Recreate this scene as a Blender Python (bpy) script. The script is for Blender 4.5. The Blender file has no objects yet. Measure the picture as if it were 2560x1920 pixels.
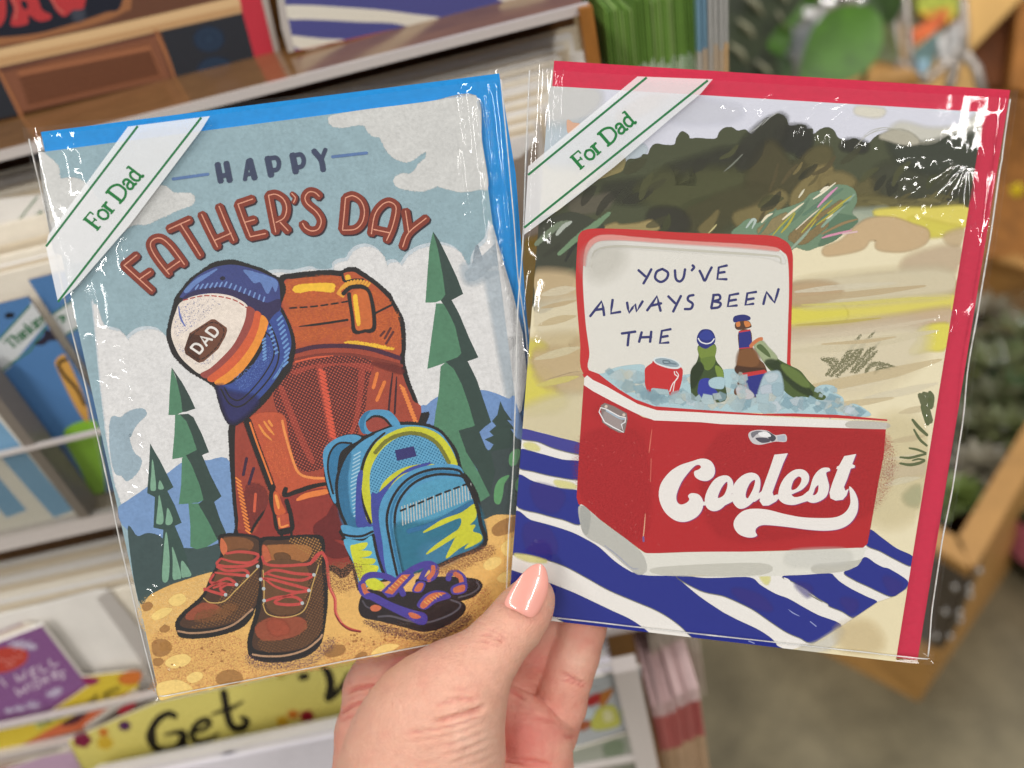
import bpy, bmesh, math, random
import numpy as np
from mathutils import Vector, Matrix
from mathutils.geometry import tessellate_polygon

S = bpy.context.scene
COL = S.collection
random.seed(7)
RNG = np.random.default_rng(11)

# ---------------------------------------------------------------- camera
# world: X along the card rack, Y into it, Z up, floor at z = 0; eye 1.40 m above the floor
EYE = np.array([0.0, 0.0, 1.40])
FPX = 2000.0                                   # focal length in pixels of the 2560 x 1920 photograph
CX = np.array([0.97367, -0.22073, -0.05698])   # world X, Y, Z axes seen from the camera (x right, y down, z forward)
CY = np.array([-0.08464, -0.58213, 0.80868])
CZ = np.array([-0.21167, -0.78256, -0.58549])
C2W = np.array([CX, CY, CZ])

def ray(px, py):
    return C2W @ np.array([(px - 1280) / FPX, (py - 960) / FPX, 1.0])

def at(px, py, z):                             # point at depth z along the optical axis
    return EYE + z * ray(px, py)

def atY(px, py, y):                            # point on the vertical plane Y = y
    d = ray(px, py)
    return EYE + d * (y / d[1])

def atX(px, py, x):
    d = ray(px, py)
    return EYE + d * (x / d[0])

def atZ(px, py, z):                            # point on the horizontal plane Z = z
    d = ray(px, py)
    return EYE + d * ((z - EYE[2]) / d[2])

cam_data = bpy.data.cameras.new("camera")
cam = bpy.data.objects.new("camera", cam_data)
COL.objects.link(cam)
right, down, fwd = C2W[:, 0], C2W[:, 1], C2W[:, 2]
m = Matrix.Identity(4)
for i in range(3):
    m[i][0], m[i][1], m[i][2], m[i][3] = right[i], -down[i], -fwd[i], EYE[i]
cam.matrix_world = m
cam_data.sensor_width = 36.0
cam_data.lens = 36.0 * FPX / 2560
cam_data.clip_start = 0.02
cam_data.clip_end = 60
cam_data.dof.use_dof = True
cam_data.dof.focus_distance = 0.248
cam_data.dof.aperture_fstop = 28.1 / 4.5
S.camera = cam

# ---------------------------------------------------------------- light: a bright shop, rows of ceiling lamps
w = bpy.data.worlds.new("World")
S.world = w
w.use_nodes = True
bg = w.node_tree.nodes["Background"]
bg.inputs[0].default_value = (1.0, 0.98, 0.96, 1)
bg.inputs[1].default_value = 0.40
def ceiling_lamp(x, y, z, sx, sy, power, rz=0, col=(1, 0.97, 0.93)):
    d = bpy.data.lights.new("ceiling_lamp", 'AREA')
    d.shape = 'RECTANGLE'; d.size = sx; d.size_y = sy; d.energy = power; d.color = col
    o = bpy.data.objects.new("ceiling_lamp", d); COL.objects.link(o)
    o.location = (x, y, z); o.rotation_euler = (0, 0, rz)
    return o
for lx in (-1.2, 1.62):
    for ly, pw in ((-2.5, 63), (-0.2, 24), (2.4, 36)):
        ceiling_lamp(lx, ly, 3.3, 0.22, 2.1, pw)
S.view_settings.view_transform = 'Standard'
S.view_settings.look = 'None'
S.view_settings.exposure = 0.1
S.view_settings.gamma = 1.0
S.cycles.max_bounces = 10
S.cycles.transparent_max_bounces = 48
S.cycles.caustics_reflective = False
S.cycles.caustics_refractive = False
S.cycles.sample_clamp_indirect = 3
S.cycles.use_denoising = True
S.cycles.denoising_input_passes = 'RGB'
S.cycles.sample_clamp_direct = 30
S.cycles.denoising_prefilter = 'ACCURATE'

# ---------------------------------------------------------------- helpers
def lin(c):
    c = np.asarray(c, float) / 255.0
    return np.where(c <= 0.04045, c / 12.92, ((c + 0.055) / 1.055) ** 2.4)

def tag(o, label=None, cat=None, group=None, kind=None):
    if label: o["label"] = label
    if cat: o["category"] = cat
    if group: o["group"] = group
    if kind: o["kind"] = kind
    return o

def empty(name, mat=None, parent=None):
    o = bpy.data.objects.new(name, None)
    o.empty_display_size = 0.02
    COL.objects.link(o)
    if mat is not None: o.matrix_world = mat
    if parent: o.parent = parent
    return o

def mesh_obj(name, verts, faces, mats, parent=None, smooth=False, midx=None):
    me = bpy.data.meshes.new(name)
    me.from_pydata([tuple(map(float, v)) for v in verts], [], [tuple(map(int, f)) for f in faces])
    for mt in (mats if isinstance(mats, (list, tuple)) else [mats]):
        me.materials.append(mt)
    if midx is not None: me.polygons.foreach_set("material_index", np.asarray(midx, np.int32))
    if smooth: me.polygons.foreach_set("use_smooth", np.ones(len(me.polygons), bool))
    me.update()
    o = bpy.data.objects.new(name, me)
    COL.objects.link(o)
    if parent: o.parent = parent
    return o

class Nodes:
    def __init__(s, name):
        s.m = bpy.data.materials.new(name); s.m.use_nodes = True
        s.t = s.m.node_tree; s.t.nodes.clear()
        s.out = s.n('ShaderNodeOutputMaterial')
    def n(s, typ, **kw):
        x = s.t.nodes.new(typ)
        for k, v in kw.items():
            if k.startswith('i_'): x.inputs[k[2:].replace('_', ' ')].default_value = v
            else: setattr(x, k, v)
        return x
    def l(s, a, b): s.t.links.new(a, b)
    def math(s, op, a, b=None, c=None, clamp=False):
        x = s.n('ShaderNodeMath', operation=op, use_clamp=clamp)
        for i, v in enumerate((a, b, c)):
            if v is None: continue
            if isinstance(v, (int, float)): x.inputs[i].default_value = v
            else: s.l(v, x.inputs[i])
        return x.outputs[0]
    def noise(s, scale, detail=3, rough=0.55, vec=None, dist=0.0):
        x = s.n('ShaderNodeTexNoise'); x.inputs['Scale'].default_value = scale
        x.inputs['Detail'].default_value = detail; x.inputs['Roughness'].default_value = rough
        x.inputs['Distortion'].default_value = dist
        if vec is not None: s.l(vec, x.inputs['Vector'])
        return x.outputs['Fac']
    def objco(s): return s.n('ShaderNodeTexCoord').outputs['Object']

def simple_mat(name, rgb, rough=0.6, spec=0.3, var=0.12, scale=60, bump=0.0, metal=0.0, var_rgb=None, stretch=None, coat=0.0, trans=0.0, sss=0.0, detail=4):
    """principled with object-space noise variation (rgb are 0-255 surface colours)"""
    N = Nodes(name)
    p = N.n('ShaderNodeBsdfPrincipled')
    c = lin(rgb)
    co = N.objco()
    if stretch is not None:
        mp = N.n('ShaderNodeMapping'); mp.inputs['Scale'].default_value = stretch
        N.l(co, mp.inputs['Vector']); co = mp.outputs['Vector']
    f = N.noise(scale, detail, 0.6, co)
    mx = N.n('ShaderNodeMix', data_type='RGBA')
    a = lin(var_rgb) if var_rgb is not None else np.clip(c * (1 - 2 * var), 0, 1)
    b = c if var_rgb is not None else np.clip(c * (1 + 2 * var), 0, 1)
    mx.inputs[6].default_value = (*a, 1); mx.inputs[7].default_value = (*b, 1)
    r = N.n('ShaderNodeMapRange'); r.inputs[1].default_value = 0.3; r.inputs[2].default_value = 0.7
    N.l(f, r.inputs[0]); N.l(r.outputs[0], mx.inputs[0])
    N.l(mx.outputs[2], p.inputs['Base Color'])
    p.inputs['Roughness'].default_value = rough
    p.inputs['Specular IOR Level'].default_value = spec
    p.inputs['Metallic'].default_value = metal
    p.inputs['Coat Weight'].default_value = coat
    p.inputs['Transmission Weight'].default_value = trans
    p.inputs['Subsurface Weight'].default_value = sss
    if bump:
        bn = N.n('ShaderNodeBump'); bn.inputs['Strength'].default_value = bump; bn.inputs['Distance'].default_value = 0.002
        N.l(f, bn.inputs['Height']); N.l(bn.outputs[0], p.inputs['Normal'])
    N.l(p.outputs[0], N.out.inputs[0])
    return N.m

# ---- printed ink: colour and edge from attributes, paper grain and rough (chalky) edges from noise
def ink_material(name, mode, grain=0.10, grain_scale=900, rough=0.55):
    N = Nodes(name)
    p = N.n('ShaderNodeBsdfPrincipled')
    at_ = N.n('ShaderNodeAttribute', attribute_name='ink')
    co = N.objco()
    g1 = N.noise(grain_scale, 4, 0.65, co)
    g2 = N.noise(grain_scale * 0.25, 3, 0.6, co)
    g = N.math('ADD', N.math('MULTIPLY', N.math('SUBTRACT', g1, 0.5), grain * 2.6), N.math('MULTIPLY', N.math('SUBTRACT', g2, 0.5), grain * 1.7))
    g = N.math('ADD', g, 1.0)
    vm = N.n('ShaderNodeVectorMath', operation='SCALE')
    N.l(at_.outputs['Color'], vm.inputs[0]); N.l(g, vm.inputs['Scale'])
    N.l(vm.outputs[0], p.inputs['Base Color'])
    p.inputs['Roughness'].default_value = rough
    p.inputs['Specular IOR Level'].default_value = 0.25
    bn = N.n('ShaderNodeBump'); bn.inputs['Strength'].default_value = 0.12; bn.inputs['Distance'].default_value = 0.0003
    N.l(g1, bn.inputs['Height']); N.l(bn.outputs[0], p.inputs['Normal'])
    if mode == 'solid':
        N.l(p.outputs[0], N.out.inputs[0]); return N.m
    ch = N.n('ShaderNodeAttribute', attribute_name='chalk').outputs['Fac']
    e = N.n('ShaderNodeAttribute', attribute_name='edge').outputs['Fac']
    if mode == 'blend':
        nz = N.noise(2300, 3, 0.7, co)
        a = N.math('SUBTRACT', 1.0, e)
        a = N.math('ADD', a, N.math('MULTIPLY', N.math('MULTIPLY', N.math('SUBTRACT', nz, 0.5), 3.4), ch))
        k = N.math('ADD', N.math('MULTIPLY', ch, 5.0), 1.0)
        a = N.math('ADD', N.math('MULTIPLY', N.math('SUBTRACT', a, 0.5), k), 0.5, clamp=True)
    else:                                       # rows of small round dots turned 45 degrees
        mp = N.n('ShaderNodeMapping'); mp.inputs['Rotation'].default_value = (0, 0, math.radians(38)); mp.inputs['Scale'].default_value = (1150, 1150, 1)
        N.l(co, mp.inputs['Vector'])
        sx = N.n('ShaderNodeSeparateXYZ'); N.l(mp.outputs[0], sx.inputs[0])
        fx = N.math('SUBTRACT', N.math('FRACT', sx.outputs[0]), 0.5); fy = N.math('SUBTRACT', N.math('FRACT', sx.outputs[1]), 0.5)
        r2 = N.math('ADD', N.math('MULTIPLY', fx, fx), N.math('MULTIPLY', fy, fy))
        a = N.math('MULTIPLY', N.math('LESS_THAN', r2, 0.09), N.math('SUBTRACT', 1.0, e))
    tr = N.n('ShaderNodeBsdfTransparent'); mx = N.n('ShaderNodeMixShader')
    N.l(a, mx.inputs[0]); N.l(tr.outputs[0], mx.inputs[1]); N.l(p.outputs[0], mx.inputs[2])
    N.l(mx.outputs[0], N.out.inputs[0])
    return N.m

INK = {k: ink_material('print_' + k, k, 0.17) for k in ('solid', 'blend', 'dots')}
INK_SMOOTH = {k: ink_material('watercolour_' + k, k, 0.03, 1400) for k in ('solid', 'blend', 'dots')}

def crop(x0, y0, s):                            # numbers read off an enlarged view of the photograph -> pixels
    def f(t):
        a = np.array(t.split(), float).reshape(-1, 2)
        return a / s + (x0, y0)
    return f
def cat(*a): return np.concatenate(a)

def spline(P, closed, n=5):
    P = np.asarray(P, float)
    k = len(P)
    if k < 3: return P
    if closed: Q = np.concatenate([P[-1:], P, P[:2]])
    else: Q = np.concatenate([2 * P[:1] - P[1:2], P, 2 * P[-1:] - P[-2:-1]])
    t = np.linspace(0, 1, n, endpoint=False)[:, None]
    out = []
    for i in range(len(Q) - 3):
        a, b, c, d = Q[i:i + 4]
        out.append(0.5 * ((2 * b) + (c - a) * t + (2 * a - 5 * b + 4 * c - d) * t ** 2 + (3 * b - a - 3 * c + d) * t ** 3))
    R = np.concatenate(out)
    if not closed: R = np.concatenate([R, P[-1:]])
    return R

def area2(P):
    x, y = P[:, 0], P[:, 1]
    return np.sum(x * np.roll(y, -1) - y * np.roll(x, -1))

def normals2(P, closed=True):
    if closed: d = np.roll(P, -1, 0) - np.roll(P, 1, 0)
    else:
        d = np.gradient(P, axis=0)
    L = np.linalg.norm(d, axis=1, keepdims=True); L[L < 1e-9] = 1
    d = d / L
    return np.stack([d[:, 1], -d[:, 0]], 1)

INKK = 0.86
def clip_poly(P, fr):
    for i in range(len(fr)):
        p, q = fr[i], fr[(i + 1) % len(fr)]
        n = np.array([-(q - p)[1], (q - p)[0]])
        d = (P - p) @ n
        out = []
        for k in range(len(P)):
            k2 = (k + 1) % len(P)
            if d[k] >= 0: out.append(P[k])
            if (d[k] >= 0) != (d[k2] >= 0): out.append(P[k] + (P[k2] - P[k]) * d[k] / (d[k] - d[k2]))
        P = np.array(out)
        if len(P) < 3: return None
    return P

def project(P):                                # world point -> photograph pixel
    q = C2W.T @ (np.asarray(P, float) - EYE)
    return q[:2] / q[2] * FPX + (1280, 960)

def rect_px(x0, x1, z0, z1, y):
    return np.array([project((x0, y, z1)), project((x1, y, z1)), project((x1, y, z0)), project((x0, y, z0))])

class Art:
    """flat print: polygons laid over one another a few microns apart on a plane"""
    def __init__(s, to_plane, h0=0.0, step=0.8e-6, frame=None, clip=None):
        s.tp, s.h, s.h0, s.step, s.top, s.frame = to_plane, h0, h0, step, h0, frame
        s.bb, s.lv, s.clip = [], [], clip
        s.v, s.f, s.ink, s.ch, s.mi = [], [], [], [], []
    def _lift(s, P, pad=0.0):
        """height just above whatever print already lies under this outline"""
        lo, hi = P.min(0) - pad, P.max(0) + pad
        l = 0
        if s.bb:
            B = np.array(s.bb)
            hit = (B[:, 0] <= hi[0]) & (B[:, 2] >= lo[0]) & (B[:, 1] <= hi[1]) & (B[:, 3] >= lo[1])
            if hit.any(): l = np.array(s.lv)[hit].max()
        s.bb.append((*lo, *hi)); s.lv.append(l + 1)
        s.h = s.h0 + (l + 1) * s.step; s.top = max(s.top, s.h)
    def _inside(s, O):
        if s.frame is None: return O
        for i in range(len(s.frame)):
            p, q = s.frame[i], s.frame[(i + 1) % len(s.frame)]
            n = np.array([-(q - p)[1], (q - p)[0]]); n = n / np.linalg.norm(n)
            O = O - np.minimum((O - p) @ n, 0)[:, None] * n
        return O
    def _add(s, P, faces, rgba, chalk, mi):
        base = len(s.v)
        L = s.tp(np.asarray(P, float))
        for (x, y) in L: s.v.append((x, y, s.h))
        s.ink.extend(rgba); s.ch.extend([chalk] * len(P))
        for f in faces: s.f.append([base + i for i in f]); s.mi.append(mi)
    def fill(s, P, col, smooth=True, f=0.0, c=0.0, d=1.0, dots=False, holes=()):
        P = spline(P, True) if smooth else np.asarray(P, float)
        if s.clip is not None:
            P = clip_poly(P, s.clip)
            if P is None: return
        rings = [P] + [spline(h, True) if smooth else np.asarray(h, float) for h in holes]
        tris = tessellate_polygon([[Vector((x, y, 0)) for x, y in r] for r in rings])
        A = np.concatenate(rings)
        rgb = tuple(lin(col) * INKK)
        s._lift(P, f)
        e = 1 - d
        mi = 2 if dots else (0 if d >= 1 else 1)
        s._add(A, tris, [rgb + (e,)] * len(A), c, mi)
        if f > 0:
            for ri, r in enumerate(rings):
                n = normals2(r) * (1 if area2(r) > 0 else -1)
                if ri: n = -n
                o = s._inside(r + n * f)
                k = len(r)
                F = [(i, (i + 1) % k, k + (i + 1) % k, k + i) for i in range(k)]
                s._add(np.concatenate([r, o]), F, [rgb + (e,)] * k + [rgb + (1.0 if c == 0 else 1.2,)] * k, c, 1)
    def line(s, P, w, col, smooth=True, taper=(1, 1), c=0.0, d=1.0, cap=True, n=5):
        P = np.asarray(P, float)
        if smooth: P = spline(P, False, n)
        if s.clip is not None:
            if not smooth: P = np.concatenate([np.linspace(P[i], P[i + 1], 12) for i in range(len(P) - 1)])
            ok = np.ones(len(P), bool)
            for i in range(4):
                p_, q_ = s.clip[i], s.clip[(i + 1) % 4]
                ok &= (P - p_) @ np.array([-(q_ - p_)[1], (q_ - p_)[0]]) > 0
            P = P[ok]; P = P[np.concatenate([[True], np.linalg.norm(np.diff(P, axis=0), axis=1) > 1e-6])] if len(P) else P
            if len(P) < 2: return
        if cap:
            t0 = P[0] - P[1]; t1 = P[-1] - P[-2]
            P = np.concatenate([[P[0] + t0 / (np.linalg.norm(t0) + 1e-9) * w * .3], P, [P[-1] + t1 / (np.linalg.norm(t1) + 1e-9) * w * .3]])
        k = len(P)
        nn = normals2(P, False)
        t = np.linspace(0, 1, k)
        wd = np.ones(k)
        a, b = taper
        wd = np.minimum(np.interp(t, [0, .35, 1], [a, 1, 1]), np.interp(t, [0, .65, 1], [1, 1, b]))
        if cap: wd[0] *= .55; wd[-1] *= .55
        wd = (wd * w / 2)[:, None]
        rgb = tuple(lin(col) * INKK)
        s._lift(P, w * .6)
        if c == 0 and d >= 1:
            F = [(i, i + 1, k + i + 1, k + i) for i in range(k - 1)]
            s._add(np.concatenate([P - nn * wd, P + nn * wd]), F, [rgb + (0,)] * (2 * k), 0, 0)
        else:
            e = 1 - d
            cols = [rgb + (1.0,)] * k + [rgb + (e * .6,)] * k + [rgb + (e * .6,)] * k + [rgb + (1.0,)] * k
            ro, ri = (1.15, .45) if c > .22 else (1.08, .8)
            A = np.concatenate([P - nn * wd * ro, P - nn * wd * ri, P + nn * wd * ri, P + nn * wd * ro])
            F = []
            for j in range(3): F += [(j * k + i, j * k + i + 1, (j + 1) * k + i + 1, (j + 1) * k + i) for i in range(k - 1)]
            s._add(A, F, cols, c, 1)
    def dabs(s, poly, n, L, ang, w, cols, rg, d=.5, c=.4, spread=.3, frame=None):
        """loose brush strokes scattered inside a polygon"""
        P = spline(poly, True); lo, hi = P.min(0), P.max(0)
        Q = np.roll(P, -1, 0)
        k = 0
        for _ in range(n * 6):
            q = rg.uniform(lo, hi)
            t = ((P[:, 1] > q[1]) != (Q[:, 1] > q[1])) & (q[0] < (Q[:, 0] - P[:, 0]) * (q[1] - P[:, 1]) / (Q[:, 1] - P[:, 1] + 1e-12) + P[:, 0])
            if t.sum() % 2 == 0: continue
            a = math.radians(ang) + rg.normal(0, spread); l = L * rg.uniform(.5, 1.3)
            u = np.array([math.cos(a), math.sin(a)]); v = np.array([-u[1], u[0]]) * rg.uniform(-.12, .12) * l
            T = np.array([q - u * l / 2, q + v, q + u * l / 2])
            if frame is not None and any((((np.roll(frame, -1, 0) - frame)[i][0] * (y - frame[i][1]) - (np.roll(frame, -1, 0) - frame)[i][1] * (x - frame[i][0])) < 0) for x, y in T[::2] for i in range(4)): continue
            s.line(T, w * rg.uniform(.5, 1.3), cols[rg.integers(len(cols))], taper=(.4, .3), c=c, d=d * rg.uniform(.6, 1.2), n=3)
            k += 1
            if k >= n: break
    def dash(s, P, w, col, on, off, **kw):
        P = spline(P, False, 12)
        L = np.concatenate([[0], np.cumsum(np.linalg.norm(np.diff(P, axis=0), axis=1))])
        a = 0
        while a < L[-1] - 1:
            q = np.linspace(a, min(a + on, L[-1]), 5)
            s.line(np.stack([np.interp(q, L, P[:, 0]), np.interp(q, L, P[:, 1])], 1), w, col, smooth=False, **kw)
            a += on + off
    def build(s, name, inks, parent):
        if not s.v: return None
        o = mesh_obj(name, s.v, s.f, [inks['solid'], inks['blend'], inks['dots']], parent, midx=s.mi)
        me = o.data
        a = me.attributes.new('ink', 'FLOAT_COLOR', 'POINT')
        a.data.foreach_set('color', np.asarray(s.ink, np.float32).ravel())
        b = me.attributes.new('edge', 'FLOAT', 'POINT')
        b.data.foreach_set('value', np.asarray(s.ink, np.float32)[:, 3].copy())
        b = me.attributes.new('chalk', 'FLOAT', 'POINT')
        b.data.foreach_set('value', np.asarray(s.ch, np.float32))
        return o

# stroke letters of a bookish serif face: unit cap height, baseline at y = 0, (strokes, advance)
GLYPH = {
 'F': ([[(0.12, 0), (0.12, 1)], [(0.12, 1), (.62, 1)], [(.62, 1), (.62, .78)], [(.12, .5), (.45, .5)], [(.45, .6), (.45, .4)], [(0, 0), (.3, 0)], [(0, 1), (.15, 1)]], .68),
 'o': ([[(.28, .66), (.06, .5), (.06, .16), (.28, 0), (.5, .16), (.5, .5), (.28, .66)]], .58),
 'r': ([[(.14, 0), (.14, .66)], [(.14, .45), (.24, .62), (.4, .64)], [(0, 0), (.3, 0)], [(0, .66), (.14, .66)]], .46),
 ' ': ([], .34),
 'D': ([[(.14, 0), (.14, 1)], [(0, 1), (.45, 1), (.78, .8), (.84, .5), (.78, .2), (.45, 0), (0, 0)]], .94),
 'a': ([[(.08, .5), (.18, .65), (.36, .64), (.44, .5), (.44, .06), (.56, 0)], [(.44, .4), (.14, .33), (.05, .16), (.14, .02), (.3, .02), (.44, .15)]], .6),
 'd': ([[(.46, 1), (.46, .04), (.58, 0)], [(.32, 1), (.46, 1)], [(.46, .56), (.26, .66), (.07, .5), (.06, .18), (.22, 0), (.46, .12)]], .6),
 'T': ([[(.4, 0), (.4, 1)], [(.02, 1), (.78, 1)], [(.02, 1), (.0, .76)], [(.78, 1), (.8, .76)], [(.24, 0), (.56, 0)]], .82),
 'h': ([[(.12, 0), (.12, 1)], [(.12, .48), (.28, .64), (.46, .6), (.5, .45), (.5, 0)], [(0, 0), (.26, 0)], [(.38, 0), (.62, 0)], [(0, 1), (.12, 1)]], .64),
 'i': ([[(.12, 0), (.12, .64)], [(0, 0), (.26, 0)], [(0, .64), (.12, .64)], [(.12, .88), (.13, .93)]], .28),
 'n': ([[(.12, 0), (.12, .64)], [(.12, .48), (.28, .64), (.46, .6), (.5, .45), (.5, 0)], [(0, 0), (.26, 0)], [(.38, 0), (.62, 0)], [(0, .64), (.12, .64)]], .64),
 'k': ([[(.12, 0), (.12, 1)], [(.12, .25), (.5, .64)], [(.25, .36), (.54, 0)], [(0, 0), (.26, 0)], [(.42, 0), (.64, 0)], [(0, 1), (.12, 1)]], .64),
 'g': ([[(.28, .66), (.08, .5), (.1, .3), (.28, .2), (.46, .32), (.46, .54), (.28, .66)], [(.46, .6), (.58, .68)], [(.2, .22), (.12, .1), (.3, .04), (.5, .0), (.52, -.18), (.28, -.3), (.06, -.2), (.1, -.02), (.24, .05)]], .6),
}
def serif(art, text, p0, p1, up, w, col):
    p0, p1, up = map(lambda q: np.asarray(q, float), (p0, p1, up))
    total = sum(GLYPH[c][1] for c in text)
    u = (p1 - p0) / total
    x = 0
    for c in text:
        st, adv = GLYPH[c]
        for q in st:
            vert = len(q) == 2 and abs(q[0][0] - q[1][0]) < .01 and abs(q[0][1] - q[1][1]) > .3
            P = np.array([p0 + u * (x + a) + up * b for a, b in q])
            art.line(P, w * (1.25 if vert else (.62 if len(q) == 2 else .95)), col, smooth=len(q) > 2)
        x += adv

# ---- the two packaged cards: plane from the photograph's corners, card 127 x 172 mm
def card_frame(c, a, b, scale):
    """c: top left corner from the camera, a: unit along the top, b: down; all in camera axes"""
    c = np.array(c) * scale
    X = C2W @ np.array(a); X /= np.linalg.norm(X)
    Yd = C2W @ np.array(b); Yd -= (Yd @ X) * X; Yd /= np.linalg.norm(Yd)
    Yu = -Yd
    Zn = np.cross(X, Yu)
    return EYE + C2W @ c, X, Yu, Zn

class Plane:
    def __init__(s, o, X, Y, Z):
        s.o, s.X, s.Y, s.Z = o, X, Y, Z
    def mat(s):
        m = Matrix.Identity(4)
        for i in range(3):
            m[i][0], m[i][1], m[i][2], m[i][3] = s.X[i], s.Y[i], s.Z[i], s.o[i]
        return m
    def loc(s, P, h=0.0):
        P = np.atleast_2d(np.asarray(P, float))
        D = (C2W @ np.stack([(P[:, 0] - 1280) / FPX, (P[:, 1] - 960) / FPX, np.ones(len(P))])).T
        t = ((s.o + s.Z * h - EYE) @ s.Z) / (D @ s.Z)
        W = EYE + D * t[:, None] - s.o
        return np.stack([W @ s.X, W @ s.Y], 1)
    def world(s, x, y, z): return s.o + s.X * x + s.Y * y + s.Z * z

def sheet(name, P, mat, parent, z0, z1):
    """thin slab with outline P (local xy) between heights z0 and z1"""
    k = len(P)
    v = [(x, y, z0) for x, y in P] + [(x, y, z1) for x, y in P]
    f = [tuple(range(k))[::-1], tuple(range(k, 2 * k))] + [(i, (i + 1) % k, k + (i + 1) % k, k + i) for i in range(k)]
    if area2(np.asarray(P)) < 0: f = [q[::-1] for q in f]
    return mesh_obj(name, v, f, mat, parent)
# ================================================================ left card: camping gear print
A0 = crop(0, 0, 2212 / 2560)
A1 = crop(80, 180, 2.7657); A2 = crop(700, 180, 2.7657); A3 = crop(250, 600, 3.3183)
A4 = crop(700, 600, 3.0169); A5 = crop(300, 1050, 2.37); A6 = crop(750, 1000, 2.5517)
LP = Plane(*card_frame((-0.13565, -0.06648, 0.23025), (0.9809, -0.16597, 0.10141), (0.12767, 0.97736, 0.16872), 1.0))

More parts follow.
